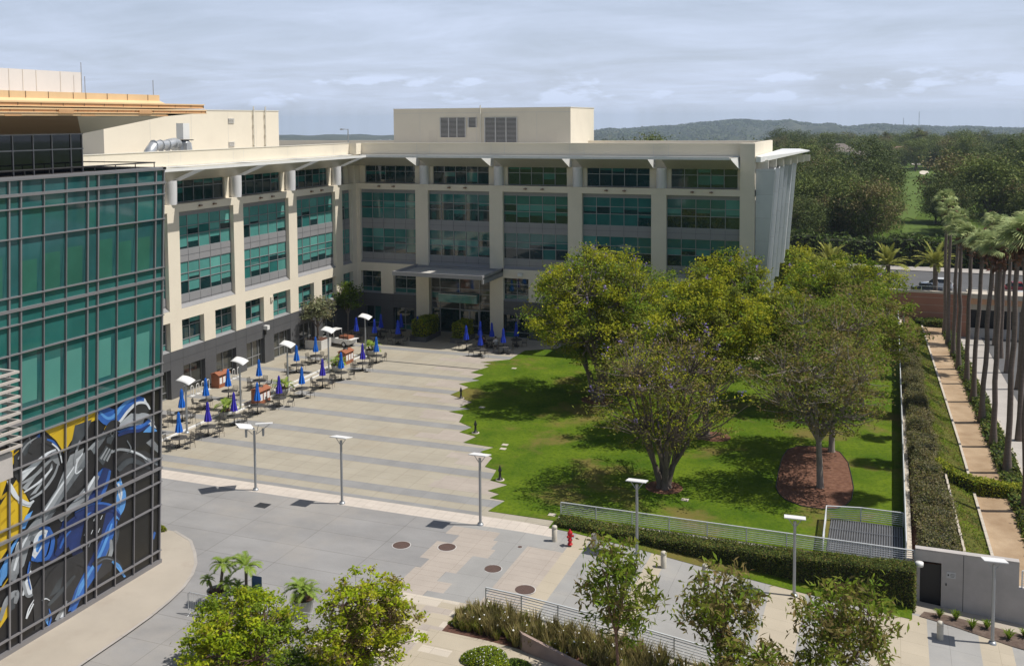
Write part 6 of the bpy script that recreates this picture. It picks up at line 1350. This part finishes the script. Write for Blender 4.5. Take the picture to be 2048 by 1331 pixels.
for i, (x, y, k, lb_) in enumerate(((48.5, 36, 1.15, 'yellow-green bushy tree close behind the silver fins'), (52.5, 33, 0.95, 'yellow-green bushy tree next right of the one behind the fins'), (56.5, 35, 1.0, 'yellow-green bushy tree between the date palms'), (60.0, 31, 0.8, 'lower yellow-green bush behind the left end of the terracotta wall'), (44.5, 42, 1.3, 'tallest yellow-green bushy tree, mostly behind the fins'))):
    o = bushA if i == 0 else copy_tree(bushA); o.location = (x, y, -1.6); o.scale = (k, k, k); o.rotation_euler = (0, 0, i*1.3); tag(o, lb_, 'tree', 'bushy trees along the near side of the cross street')
# ---- hedges and beds
def leafbox(name, label, cat, segs, per, ls, mats, wts, seed, rough=0.06, core=corem, group=None, aspect=0.55, kind=None):
    """segs: list of (quad of ground corners [(x,y)*4], z0, z1)"""
    rng = np.random.default_rng(seed); cx0 = np.mean([p[0] for s_ in segs for p in s_[0]]); cy0 = np.mean([p[1] for s_ in segs for p in s_[0]])
    o0 = (float(cx0), float(cy0), float(np.min(segs[0][1]))); t = W(empty(name, o0, label, cat, group)) if label else None
    cm = MB(); C = []
    for q, z0, z1 in segs:
        q = [np.array(p, float) for p in q]; ctr = sum(q)/4; qi = [ctr+(p-ctr)*0.94 for p in q]
        z0a = z0 if hasattr(z0, '__len__') else [z0]*4; z1a = z1 if hasattr(z1, '__len__') else [z1]*4
        cm.add([(qi[i][0], qi[i][1], z0a[i]) for i in range(4)]+[(qi[i][0], qi[i][1], z1a[i]-0.08) for i in range(4)], [(4, 5, 6, 7)]+[(i, (i+1) % 4, 4+(i+1) % 4, 4+i) for i in range(4)])
        A = np.linalg.norm(np.cross(np.append(q[1]-q[0], 0), np.append(q[3]-q[0], 0))); n = int(per*A)
        u = rng.random((n, 2)); w_ = [(1-u[:, 0])*(1-u[:, 1]), u[:, 0]*(1-u[:, 1]), u[:, 0]*u[:, 1], (1-u[:, 0])*u[:, 1]]
        xy = sum(w_[i][:, None]*q[i] for i in range(4)); z = sum(w_[i]*z1a[i] for i in range(4)); C.append(np.column_stack([xy, z+rng.normal(size=n)*rough+rough*np.sin(xy[:, 0]*2.1+xy[:, 1]*1.7)]))
        for i in range(4):
            a, b = q[i], q[(i+1) % 4]; Lk = np.linalg.norm(b-a); hh = (z1a[i]-z0a[i]+z1a[(i+1) % 4]-z0a[(i+1) % 4])/2; n = int(per*Lk*hh)
            f_ = rng.random(n)[:, None]; g2 = rng.random(n); xy = a+(b-a)*f_; lo = z0a[i]+(z0a[(i+1) % 4]-z0a[i])*f_[:, 0]; hi = z1a[i]+(z1a[(i+1) % 4]-z1a[i])*f_[:, 0]
            xy = xy+rng.normal(size=(n, 2))*rough; C.append(np.column_stack([xy, lo+(hi-lo)*g2]))
    cm.build('hedge_core', core, t)
    C = np.concatenate(C); V, Q = leaves(C, ls, rng, aspect, 0.4)
    V = V-np.array(o0); o = arr_mesh('foliage', V, Q, mats, t, midx=rng.choice(len(mats), size=len(Q), p=wts)); return t
segs = []
for i in range(20):
    xa = 39.9+i*0.99; xb = xa+0.99; zt = lambda x: 0.30-0.12*min(1, (x-39.9)/6)+0.25*max(0, (x-52)/8)
    segs.append(([(xa, -46.95), (xb, -46.95), (xb, -45.78), (xa, -45.78)], [gdrive(xa)-0.1, gdrive(xb)-0.1, -2, -2], [zt(xa), zt(xb), zt(xb), zt(xa)]))
leafbox('clipped_hedge', 'long dark clipped hedge below the lawn railing, getting deeper to the right', 'hedge', segs, 620, 0.05, [lf_dark, lf_hedge, lf_brn], [.35, .5, .15], 40, rough=0.05)
leafbox('box_hedge', 'tall clipped green hedge left of the entrance doors', 'hedge', [([(9.3, -4.6), (10.9, -4.6), (10.9, -1.2), (9.3, -1.2)], 0.5, 2.3)], 200, 0.09, [lf_yel, lf_grn], [.5, .5], 41)
leafbox('box_hedge', 'narrower clipped green hedge right of the entrance doors', 'hedge', [([(13.9, -4.0), (15.1, -4.0), (15.1, -1.2), (13.9, -1.2)], 0.5, 2.1)], 200, 0.09, [lf_yel, lf_grn], [.6, .4], 42)
for (a, b, y0, lb_) in ((9.1, 11.1, -4.8, 'dark trough planter under the hedge left of the entrance'), (13.7, 15.3, -4.2, 'dark trough planter under the hedge right of the entrance')):
    m = MB(); m.box(a, b, y0, -1.0, 0, 0.5); m.box(a-0.04, b+0.04, y0-0.04, -0.96, 0.44, 0.505); tag(m.build('trough_planter', dkbase, org=(a, y0, 0)), lb_, 'planter')
segs = []; sr_ = random.Random(9)
for k in range(54):
    y = -44.8+k*1.1; o_ = xoff(y); w0 = 60.1+sr_.uniform(-.12, .12); w1 = 61.65+max(0, (-30-y)*0.03)+sr_.uniform(-.2, .2)
    h = 1.05+sr_.uniform(-.25, .3); segs.append(([(w0+o_*.5, y), (w1+o_*.7, y), (w1+o_*.7, y+1.15), (w0+o_*.5, y+1.15)], 0.2, h))
leafbox('shrub_hedge', 'loose grey-brown shrub hedge running along the bank right of the lawn railing', 'hedge', segs, 420, 0.06, [lf_shrub, lf_brn, lf_hedge], [.6, .2, .2], 43, rough=0.14)
hp = [U(1870, 915, 1.0), U(1905, 940, 0.7), U(1955, 957, 0.4), U(2000, 966, 0.2), U(2060, 972, 0.1)]
segs = []
for a, b in zip(hp[:-1], hp[1:]):
    d = (b-a)[:2]; d /= np.linalg.norm(d); nn = np.array([-d[1], d[0]])*0.42
    segs.append(([tuple(a[:2]-nn), tuple(b[:2]-nn), tuple(b[:2]+nn), tuple(a[:2]+nn)], [a[2]-1.1, b[2]-0.95, b[2]-0.95, a[2]-1.1], [a[2], b[2], b[2], a[2]]))
leafbox('bright_hedge', 'bright yellow-green clipped hedge curving across the bank and dirt path', 'hedge', segs, 330, 0.075, [lf_hedgeb, lf_yel, lf_grn], [.5, .2, .3], 44)
segs = [([(57+k*1.0+66.2-57+xoff(y)-k, y), (67.0+xoff(y)+sr_.uniform(-.1, .35), y), (67.0+xoff(y+1.2)+sr_.uniform(-.1, .35), y+1.2), (66.0+xoff(y+1.2), y+1.2)], -0.9, -0.25+sr_.uniform(-.1, .15)) for k, y in enumerate(np.arange(-44, 20, 1.2))]
leafbox('ground_cover_hedge', 'low dark ground cover strip along the feet of the palms', 'hedge', segs, 70, 0.13, [lf_dark, lf_hedge], [.5, .5], 45, rough=0.12)
leafbox('planter_shrubs', 'short shrub bed with white edge under the terracotta wall', 'shrubs', [([(61.3, 24.5), (64.8, 24.5), (64.8, 26.4), (61.3, 26.4)], -0.6, 0.1)], 90, 0.13, [lf_hedge, lf_dark], [.6, .4], 46)
segs = [([(x, 83+sr_.uniform(-.6, .6)), (x+6, 83+sr_.uniform(-.6, .6)), (x+6, 87), (x, 87)], -1.8, 3.0+sr_.uniform(-.8, .8)) for x in range(10, 150, 6)]
leafbox('street_hedge', 'long tall dark hedge along the far side of the cross street', 'hedge', segs, 9, 0.42, [lf_bgA, lf_dark], [.6, .4], 47, rough=0.35)
# rough grass on the bank slope (uncountable)
rng = np.random.default_rng(49); n_ = 26000; yy = rng.uniform(-44.9, 26, n_); xx = rng.uniform(61.5, 63.8, n_); k_ = rng.random(n_) < 0.25; xx = np.where(k_, rng.uniform(66.3, 67.9, n_), xx)
zz = np.array([gright(v) for v in xx]); xo_ = np.array([xoff(v) for v in yy])*np.minimum(1, (xx-60)/3); clump = np.sin(xx*2.3+yy*0.8)+np.sin(yy*1.9-xx)+rng.normal(size=n_)*0.7
V, Q = leaves(np.column_stack([xx+xo_, yy, zz+0.03+0.05*np.maximum(0, clump)]), 0.085, rng, 0.35, 0.6)
tag(arr_mesh('slope_vegetation', V, Q, [lf_grn, lf_ol, lf_brn, lf_dark], midx=np.where(clump > 0.8, 0, np.where(clump > -0.2, 1, np.where(clump > -1.2, 2, 3)))), 'rough olive grass and weeds covering the bank beside the dirt path', 'grass', kind='stuff')
# foreground grasses with white flowers (uncountable)
rng = np.random.default_rng(50); C = []; 
def bedpt(n, x0=38.8, x1=60): 
    x = rng.uniform(x0, x1, n); lo = -59.75-(x-39)*0.10; hi = -57.75-(x-39)*0.03; return x, rng.uniform(0, 1, n)*(hi-lo)+lo
x, y = bedpt(560); V = []; Q = []; MI = []
for i in range(len(x)):
    z = gdrive(x[i]); kind = rng.random() < 0.45; nb = 46; a = rng.uniform(0, 6.28, nb); L_ = rng.uniform(0.35, 0.85, nb)*(1.1 if kind else 0.75); sp = rng.uniform(0.15, 0.6, nb); hgt_ = min(1.0, 0.5+max(0, x[i]-39)*0.4)
    for k in range(nb):
        dx, dy = math.cos(a[k]), math.sin(a[k]); bxx, byy = x[i]+dx*0.1, y[i]+dy*0.1; w = 0.018; i0 = len(V); l = L_[k]*hgt_
        mx_, my_ = bxx+dx*l*sp[k]*0.5, byy+dy*l*sp[k]*0.5; ex, ey = bxx+dx*l*sp[k], byy+dy*l*sp[k]
        V += [(bxx-dy*w, byy+dx*w, z), (bxx+dy*w, byy-dx*w, z), (mx_+dy*w, my_-dx*w, z+l*0.7), (mx_-dy*w, my_+dx*w, z+l*0.7), (ex, ey, z+l*0.98), (ex+0.004, ey, z+l*0.98)]
        Q += [(i0, i0+1, i0+2, i0+3), (i0+3, i0+2, i0+5, i0+4)]; MI += [0 if kind else (1 if rng.random() < .6 else 2)]*2
tag(arr_mesh('ornamental_grass', V, Q, [strawm, lf_ol, lf_brn], midx=MI), 'straw and olive ornamental grasses in the bed before the foreground railing', 'grass', kind='stuff')
x, y = bedpt(150); V, Q = leaves(np.column_stack([x, y, np.interp(x, SX, SZ)+rng.uniform(0.35, 0.85, 150)]), 0.05, rng, 0.9, 1.5); tag(arr_mesh('white_flowers', V, Q, whitefl), 'tiny white flowers scattered over the ornamental grass bed', 'flowers', kind='stuff')
def mound(name, cx0, cy0, rx, ry, h, n, ls, mats, wts, seed, label, cat, flowers=0):
    rng = np.random.default_rng(seed); a = rng.uniform(0, 6.28, n); r = np.sqrt(rng.uniform(0, 1, n)); wob = 1+0.12*np.sin(3*a+seed); z = gdrive(cx0)+h*np.sqrt(np.clip(1-r**2.5, 0, 1))*rng.uniform(0.75, 1.05, n)
    C = np.column_stack([r*rx*np.cos(a)*wob, r*ry*np.sin(a)*wob, z-gdrive(cx0)]); V, Q = leaves(C, ls, rng, 0.4, 0.6)
    t = empty(name, (cx0, cy0, gdrive(cx0)), label, cat); arr_mesh('foliage', V, Q, mats, t, midx=rng.choice(len(mats), size=n, p=wts))
    m = MB(); m.lathe([(1.0, 0), (0.97, h*0.25), (0.8, h*0.62), (0.5, h*0.84), (0, h*0.92)], n=18, sx=rx*0.93, sy=ry*0.93); m.build('core', corem, t)
    if flowers:
        k = rng.integers(0, n, flowers); V, Q = leaves(C[k]+np.array([0, 0, 0.05]), 0.025, rng, 0.9, 2); arr_mesh('flowers', V, Q, whitefl, t)
mound('mounded_shrub', 41.7, -61.9, 1.15, 0.85, 0.55, 5200, 0.05, [lf_lime, lf_grn, lf_ol], [.35, .45, .2], 60, 'round bright green mounded shrub dotted with white flowers at bottom centre', 'shrub', 160)
mound('mounded_shrub', 39.6, -58.9, 0.8, 0.3, 0.2, 1200, 0.05, [lf_grn, lf_ol], [.6, .4], 61, 'low green tongue of ground cover at the left tip of the grass bed', 'shrub', 10)
mound('mounded_shrub', 39.5, -59.5, 0.75, 0.28, 0.25, 1200, 0.05, [lf_grn, lf_brn], [.6, .4], 62, 'second low tongue of ground cover, nearer the path at the bed tip', 'shrub', 10)
mound('mounded_shrub', 43.1, -61.7, 0.6, 0.45, 0.35, 1500, 0.06, [lf_dark, lf_grn], [.6, .4], 63, 'small dark shrub beside the rose concrete wedge wall', 'shrub')
mound('mounded_shrub', 45.3, -60.5, 0.55, 0.3, 0.3, 700, 0.06, [lf_shrub, lf_ol], [.6, .4], 65, 'sparse grey shrub on the path above the rose concrete wall', 'shrub')
mound('mounded_shrub', 18.2, -55.6, 0.5, 0.35, 0.4, 700, 0.06, [lf_yel, lf_ol], [.6, .4], 64, 'small yellow-green plant peeping past the tower corner', 'shrub')
m = MB(); zb = gdrive(62.5); bedp = [(59.95, -47.2), (61.5, -47.45), (64.2, -48.15), (66.5, -48.5), (66.5, -46.8), (61.2, -46.35), (60.2, -46.55)]
m.add([(x, y, gdrive(x)+0.03) for x, y in bedp], [tuple(range(len(bedp)))]); m.build('mulch_bed', mat('dark_mulch', (0.10, 0.065, 0.05), 0.95, col2=(0.17, 0.125, 0.10), scale=4, detail=10, bump=0.6))['kind'] = 'structure'
for i, (x, y) in enumerate(((60.94, -46.8), (61.72, -46.7), (62.45, -47.3), (63.16, -46.9), (64.12, -47.5), (64.9, -46.9))):
    rng = np.random.default_rng(70+i); t = empty('strappy_plant', (x, y, gdrive(x)), 'strappy green plant in the mulch below the concrete wall, %s from the doorway' % ordn(i), 'plant', 'strappy plants below the concrete wall'); V = []; Q = []
    for k in range(70):
        a = rng.uniform(0, 6.28); l = rng.uniform(0.3, 0.62); sp = rng.uniform(0.2, 0.8); dx, dy = math.cos(a), math.sin(a); w = 0.022; i0 = len(V)
        V += [(-dy*w, dx*w, 0), (dy*w, -dx*w, 0), (dx*l*sp*0.6+dy*w, dy*l*sp*0.6-dx*w, l*0.75), (dx*l*sp*0.6-dy*w, dy*l*sp*0.6+dx*w, l*0.75), (dx*l*sp, dy*l*sp, l*0.8), (dx*l*sp+.01, dy*l*sp, l*0.8)]; Q += [(i0, i0+1, i0+2, i0+3), (i0+3, i0+2, i0+5, i0+4)]
    arr_mesh('leaves', V, Q, lf_grn, t)

# ================================================================== PALMS
def fan_crown(rng, R, n=28, blades=13):
    V = []; Q = []
    for k in range(n):
        az = rng.uniform(0, 2*math.pi); el = rng.uniform(-0.5, 1.35); d = np.array([math.cos(az)*math.cos(el)-0.28, math.sin(az)*math.cos(el)-0.08, math.sin(el)]); d /= np.linalg.norm(d)
        pl = R*rng.uniform(0.35, 0.6); b = d*pl+np.array([0, 0, -0.1*pl]); sd = np.cross(d, rng.normal(size=3)*0.25+np.array([0, 0, 1])); sd /= np.linalg.norm(sd); up = np.cross(sd, d)
        w = 0.03; i0 = len(V); V += [-sd*w, sd*w, b+sd*w, b-sd*w]; Q.append((i0, i0+1, i0+2, i0+3)); fl = R*rng.uniform(0.45, 0.62)
        for j in range(blades):
            an = (j/(blades-1)-0.5)*2.5; v = d*math.cos(an)+sd*math.sin(an); v = v/np.linalg.norm(v); mid = b+v*fl*0.6+up*0.05; tip = b+v*fl*(1.0 if abs(an) < 1 else 0.85)+np.array([-0.22, -0.05, -0.30])*fl*rng.uniform(0.5, 1.2); ww = np.cross(v, up)*fl*0.055
            i0 = len(V); V += [b-ww*0.3, b+ww*0.3, mid+ww, mid-ww, tip+ww*0.15, tip-ww*0.15]; Q += [(i0, i0+1, i0+2, i0+3), (i0+3, i0+2, i0+4, i0+5)]
    return np.array(V), np.array(Q)
crown_protos = []
def fan_palm(base, top, seed, label, R=1.55):
    rng = np.random.default_rng(seed); b = np.array(base); tp = np.array(top)-b; t = empty('fan_palm', tuple(b), label, 'palm tree', 'tall fan palms along the dirt path and sidewalk')
    m = MB(); n = 9; pts = []; rs = []
    for k in range(n+1):
        f_ = k/n; bow = math.sin(f_*math.pi)*rng.uniform(-.02, .02)*tp[2]; pts.append((tp[0]*f_**1.2+bow*0.3, tp[1]*f_**1.2+bow*0.2, tp[2]*f_-(0.2 if k == 0 else 0))); rs.append(0.36 if k == 0 else 0.215-0.065*f_)
    m.path(pts, rs, n=10); m.build('trunk', palmb, t)
    V, Q = fan_crown(rng, R*rng.uniform(0.9, 1.1)); arr_mesh('fronds', V+tp, Q, [lf_palm], t)
    C = rng.normal(size=(260, 3))*np.array([0.22, 0.22, 0.55])+tp+np.array([0, 0, -0.55]); v, q = leaves(C, 0.26, rng, 0.35, -0.3); arr_mesh('dry_skirt', v, q, skirtm, t)
row1 = [((2052, 1022), (2049, 470)), ((2014, 945), (2036, 478)), ((1986, 893), (2001, 498)), ((1963, 844), (1988, 490)), ((1946, 803), (1967, 482)), ((1933, 767), (1943, 472)), ((1917, 738), (1923, 462)), ((1906, 712), (1917, 440)), ((1896, 688), (1901, 418)), ((1889, 668), (1894, 402))]
for i, (b, tpx) in enumerate(row1):
    p = U(*b, -0.6); q = UY(*tpx, p[1]); fan_palm(p, q, 100+i, 'tall leaning fan palm, %s from the foreground along the dirt path' % ordn(i))
for i, (b, tpx) in enumerate((((2038, 880), (2060, 455)), ((2036, 778), (2062, 440)), ((2014, 745), (2021, 470)), ((2001, 715), (2012, 452)), ((1990, 690), (1995, 448)), ((1984, 668), (1988, 442)))):
    p = U(*b, -2.0); q = UY(*tpx, p[1]); fan_palm(p, q, 130+i, 'fan palm on the street side of the sidewalk, %s from the foreground' % ordn(i), R=1.45)
def date_palm(x, y, z, h, seed, label, L_=3.0, n=34):
    rng = np.random.default_rng(seed); t = empty('date_palm', (x, y, z), label, 'palm tree', 'date palms by the street')
    m = MB(); m.path([(0, 0, -0.2), (0, 0, h*0.5), (0, 0, h)], [0.34, 0.28, 0.3], n=10); m.build('trunk', palmb, t)
    V, Q = pinnate(rng, L_, n=n, seg=8, width=0.20, droop=0.62, upmin=0.15, upmax=1.4); arr_mesh('fronds', V+np.array([0, 0, h]), Q, lf_date, t)
p = U(1869, 640, -0.6); q = UY(1869, 528, p[1]); date_palm(p[0], p[1], -0.6, q[2]+0.6, 150, 'date palm in front of the terracotta wall at the end of the path', 3.0)
for i, (px, py) in enumerate(((1776, 530), (1660, 525), (1618, 545))):
    p = UY(px, py, 34+6*i); date_palm(p[0], p[1], -1.8, p[2]+1.8, 151+i, 'date palm before the dark street hedge, %s from the right' % ordn(i), 3.1)

# ================================================================== GOLF-COURSE TREES
lf_bgD = leafm('leaf_far_light', (0.13, 0.18, 0.045), (0.20, 0.24, 0.06), 0.15)
BGM = [lf_bgA, lf_bgB, lf_bgC, lf_bgD]
bgv = []
for i in range(8):
    w_ = [[.75, .2, .05, 0], [.1, .45, .1, .35], [.2, .2, .5, .1], [.35, .5, .05, .1], [.9, .1, 0, 0], [.05, .4, .05, .5], [.2, .2, .5, .1], [.8, .15, .05, 0]][i]
    if i < 6: bgv.append(make_tree('golf_course_tree', 3.2, 8.2, 5.6, 5.6, 90, 8500, 0.26, BGM, w_, bark, 200+i, cr_=2.4, tr=0.35, limbs=6, zmin=2.6, shell=0.4, twig=False))
    else: bgv.append(make_tree('golf_course_tree', 3.0, 8.5, 2.8, 6.0, 50, 5000, 0.26, BGM, w_, bark, 200+i, cr_=1.5, tr=0.3, limbs=4, zmin=1.8, shell=0.4, twig=False))
freeze(None)
KEEP = [(1690, 1742, 318, 342), (1805, 1880, 320, 360), (1800, 1835, 400, 440), (1940, 1962, 374, 400)]
br_ = random.Random(77); placed = []
def bg_tree(px, d, h, v, i):
    v_ = ray(px, 300); hv = np.array([v_[0], v_[1]])/math.hypot(v_[0], v_[1]); x, y = CAM[0]+hv[0]*d, CAM[1]+hv[1]*d; z = terrain_h(x, y)
    src = bgv[v]; 
    if ('bg', v) not in used: used[('bg', v)] = 1; o = src
    else: o = copy_tree(src)
    s_ = h/13.6; o.location = (x, y, z-0.2); o.scale = (s_*br_.uniform(.85, 1.2), s_*br_.uniform(.85, 1.2), s_); o.rotation_euler = (0, 0, br_.uniform(0, 6.28))
    kinds = ['dense dark evergreen', 'mid-green rounded', 'brownish airy', 'dark mixed-green', 'dense dark round', 'mid-green broad', 'brown slender', 'slender dark upright'][v]
    dist = 'just beyond the street hedge' if d < 260 else 'among the fairways' if d < 480 else 'in the far belt of the golf course' if d < 700 else 'on the skyline'
    tag(o, '%s tree %s' % (kinds, dist), 'tree', 'golf course trees, %s %s' % (kinds, dist))
def ok(px, d, h):
    r = h*0.42*1991/d; z = -4; top = 239+(24-(z+h))*1991/d; bot = 239+(24-z)*1991/d
    for (a, b, c_, e) in KEEP:
        if px+r*0.85 > a and px-r*0.85 < b and top < e and bot > c_+(e-c_)*0.5: return False
    return True
n = 0
for ring, (d0, d1, cnt, h0, h1) in enumerate(((200, 260, 26, 8, 15), (260, 360, 34, 9, 18), (360, 500, 40, 10, 19), (500, 680, 44, 12, 20), (680, 900, 54, 14, 23))):
    k = 0; tries = 0
    while k < cnt and tries < cnt*12:
        tries += 1; px = 1555+(2085-1555)*((k+br_.random())/cnt) if tries < cnt*2 else br_.uniform(1555, 2085); d = br_.uniform(d0, d1); h = br_.uniform(h0, h1)
        if not ok(px, d, h): continue
        v = br_.choice([0, 1, 2, 3, 4, 5, 0, 3, 1]) if br_.random() < 0.88 else br_.choice([6, 7]); bg_tree(px, d, h, v, n); n += 1; k += 1
for (px, d, h, v) in ((1206, 330, 19.5, 4), (1237, 360, 19.0, 0), (1285, 300, 20, 5), (1306, 310, 21, 3), (1392, 380, 19, 7), (1424, 400, 18, 0), (1518, 300, 19.5, 1), (1537, 320, 18.5, 0), (1735, 300, 20, 0), (1755, 260, 17, 4), (1660, 250, 16, 3), (1915, 270, 18, 2), (1985, 250, 18, 5), (2030, 290, 20, 0)): bg_tree(px, d, h, v, n); n += 1
# houses beyond the golf course
hs_w = beige; tile = mat('clay_roof_tile', (0.24, 0.15, 0.11), 0.9)
for i, (px, py, d, w, h, lb_) in enumerate(((1672, 296, 560, 14, 4.5, 'pale house with grey-brown hip roof among far trees, left one'), (1688, 303, 540, 12, 4.5, 'low house with a brown roof below the left one'), (1786, 301, 600, 15, 5, 'long clay-roofed house between the dark trees'), (1868, 303, 620, 14, 5, 'long low house with brown roof, right of the clay-roofed one'), (1722, 310, 520, 8, 3, 'small white clubhouse by the upper fairway'))):
    v_ = ray(px, py); p = CAM+v_*(d/math.hypot(v_[0], v_[1])); z = p[2]; t = W(empty('far_house', tuple(p), lb_, 'house')); x, y = p[0], p[1]
    m = MB(); m.box(x-w/2, x+w/2, y-4, y+4, z-8, z); m.build('wall', hs_w if i < 4 else whitep, t)
    m = MB(); m.add([(x-w/2-.6, y-4.6, z), (x+w/2+.6, y-4.6, z), (x+w/2+.6, y+4.6, z), (x-w/2-.6, y+4.6, z), (x-w/2+3, y, z+2.4), (x+w/2-3, y, z+2.4)], [(0, 1, 5, 4), (1, 2, 5), (2, 3, 4, 5), (3, 0, 4)]); m.build('roof', tile if i in (2, 3) else mat('grey_brown_roof', (0.20, 0.17, 0.15), 0.9), t)
    m = MB()
    for k in range(3): m.box(x-w/2+1.2+k*w/3.2, x-w/2+2.6+k*w/3.2, y-4.05, y-4.0, z-2.6, z-1.0)
    m.build('windows', cglass, t)
rng = np.random.default_rng(99); C = []
for k in range(9000):
    px = rng.uniform(1150, 2150); f_ = rng.random()**0.6; d = 3500+f_*1650; v_ = ray(px, 255); hv = np.array([v_[0], v_[1]])/math.hypot(v_[0], v_[1]); C.append((CAM[0]+hv[0]*d, CAM[1]+hv[1]*d, 400.0))
deps = None
hob = bpy.data.objects['hills']
from mathutils.bvhtree import BVHTree
bv = BVHTree.FromPolygons([v.co for v in hob.data.vertices], [tuple(p.vertices) for p in hob.data.polygons]); CC = []
for p in C:
    h_ = bv.ray_cast(Vector(p), Vector((0, 0, -1)))
    if h_[0] is not None and math.sin(p[0]*0.006)+math.sin(p[1]*0.004+1)+rng.normal()*0.6 > -0.4: CC += [(h_[0].x+rng.normal()*9, h_[0].y+rng.normal()*9, h_[0].z+rng.uniform(0, 5)) for _ in range(3)]
V, Q = leaves(np.array(CC), 7.0, rng, 0.6, 0.3); tag(arr_mesh('distant_woods', V, Q, [lf_bgA]), 'dark scrub and woods scattered over the far hills', 'woods', kind='stuff')
# ================================================================== AIR
hz = MB(); hz.box(-5000, 7000, -160, 6200, -75, 60); ho = hz.build('haze', []); 
hm = bpy.data.materials.new('haze_air'); hm.use_nodes = True; ht = hm.node_tree; ht.nodes.clear(); out = ht.nodes.new('ShaderNodeOutputMaterial'); pv = ht.nodes.new('ShaderNodeVolumePrincipled')
pv.inputs['Color'].default_value = (0.70, 0.84, 1.0, 1); pv.inputs['Density'].default_value = 0.00012; pv.inputs['Anisotropy'].default_value = 0.2
ht.links.new(pv.outputs[0], out.inputs['Volume']); ho.data.materials.append(hm); ho['kind'] = 'stuff'; ho['label'] = 'thin pale haze in the air over the distance'; ho['category'] = 'haze'
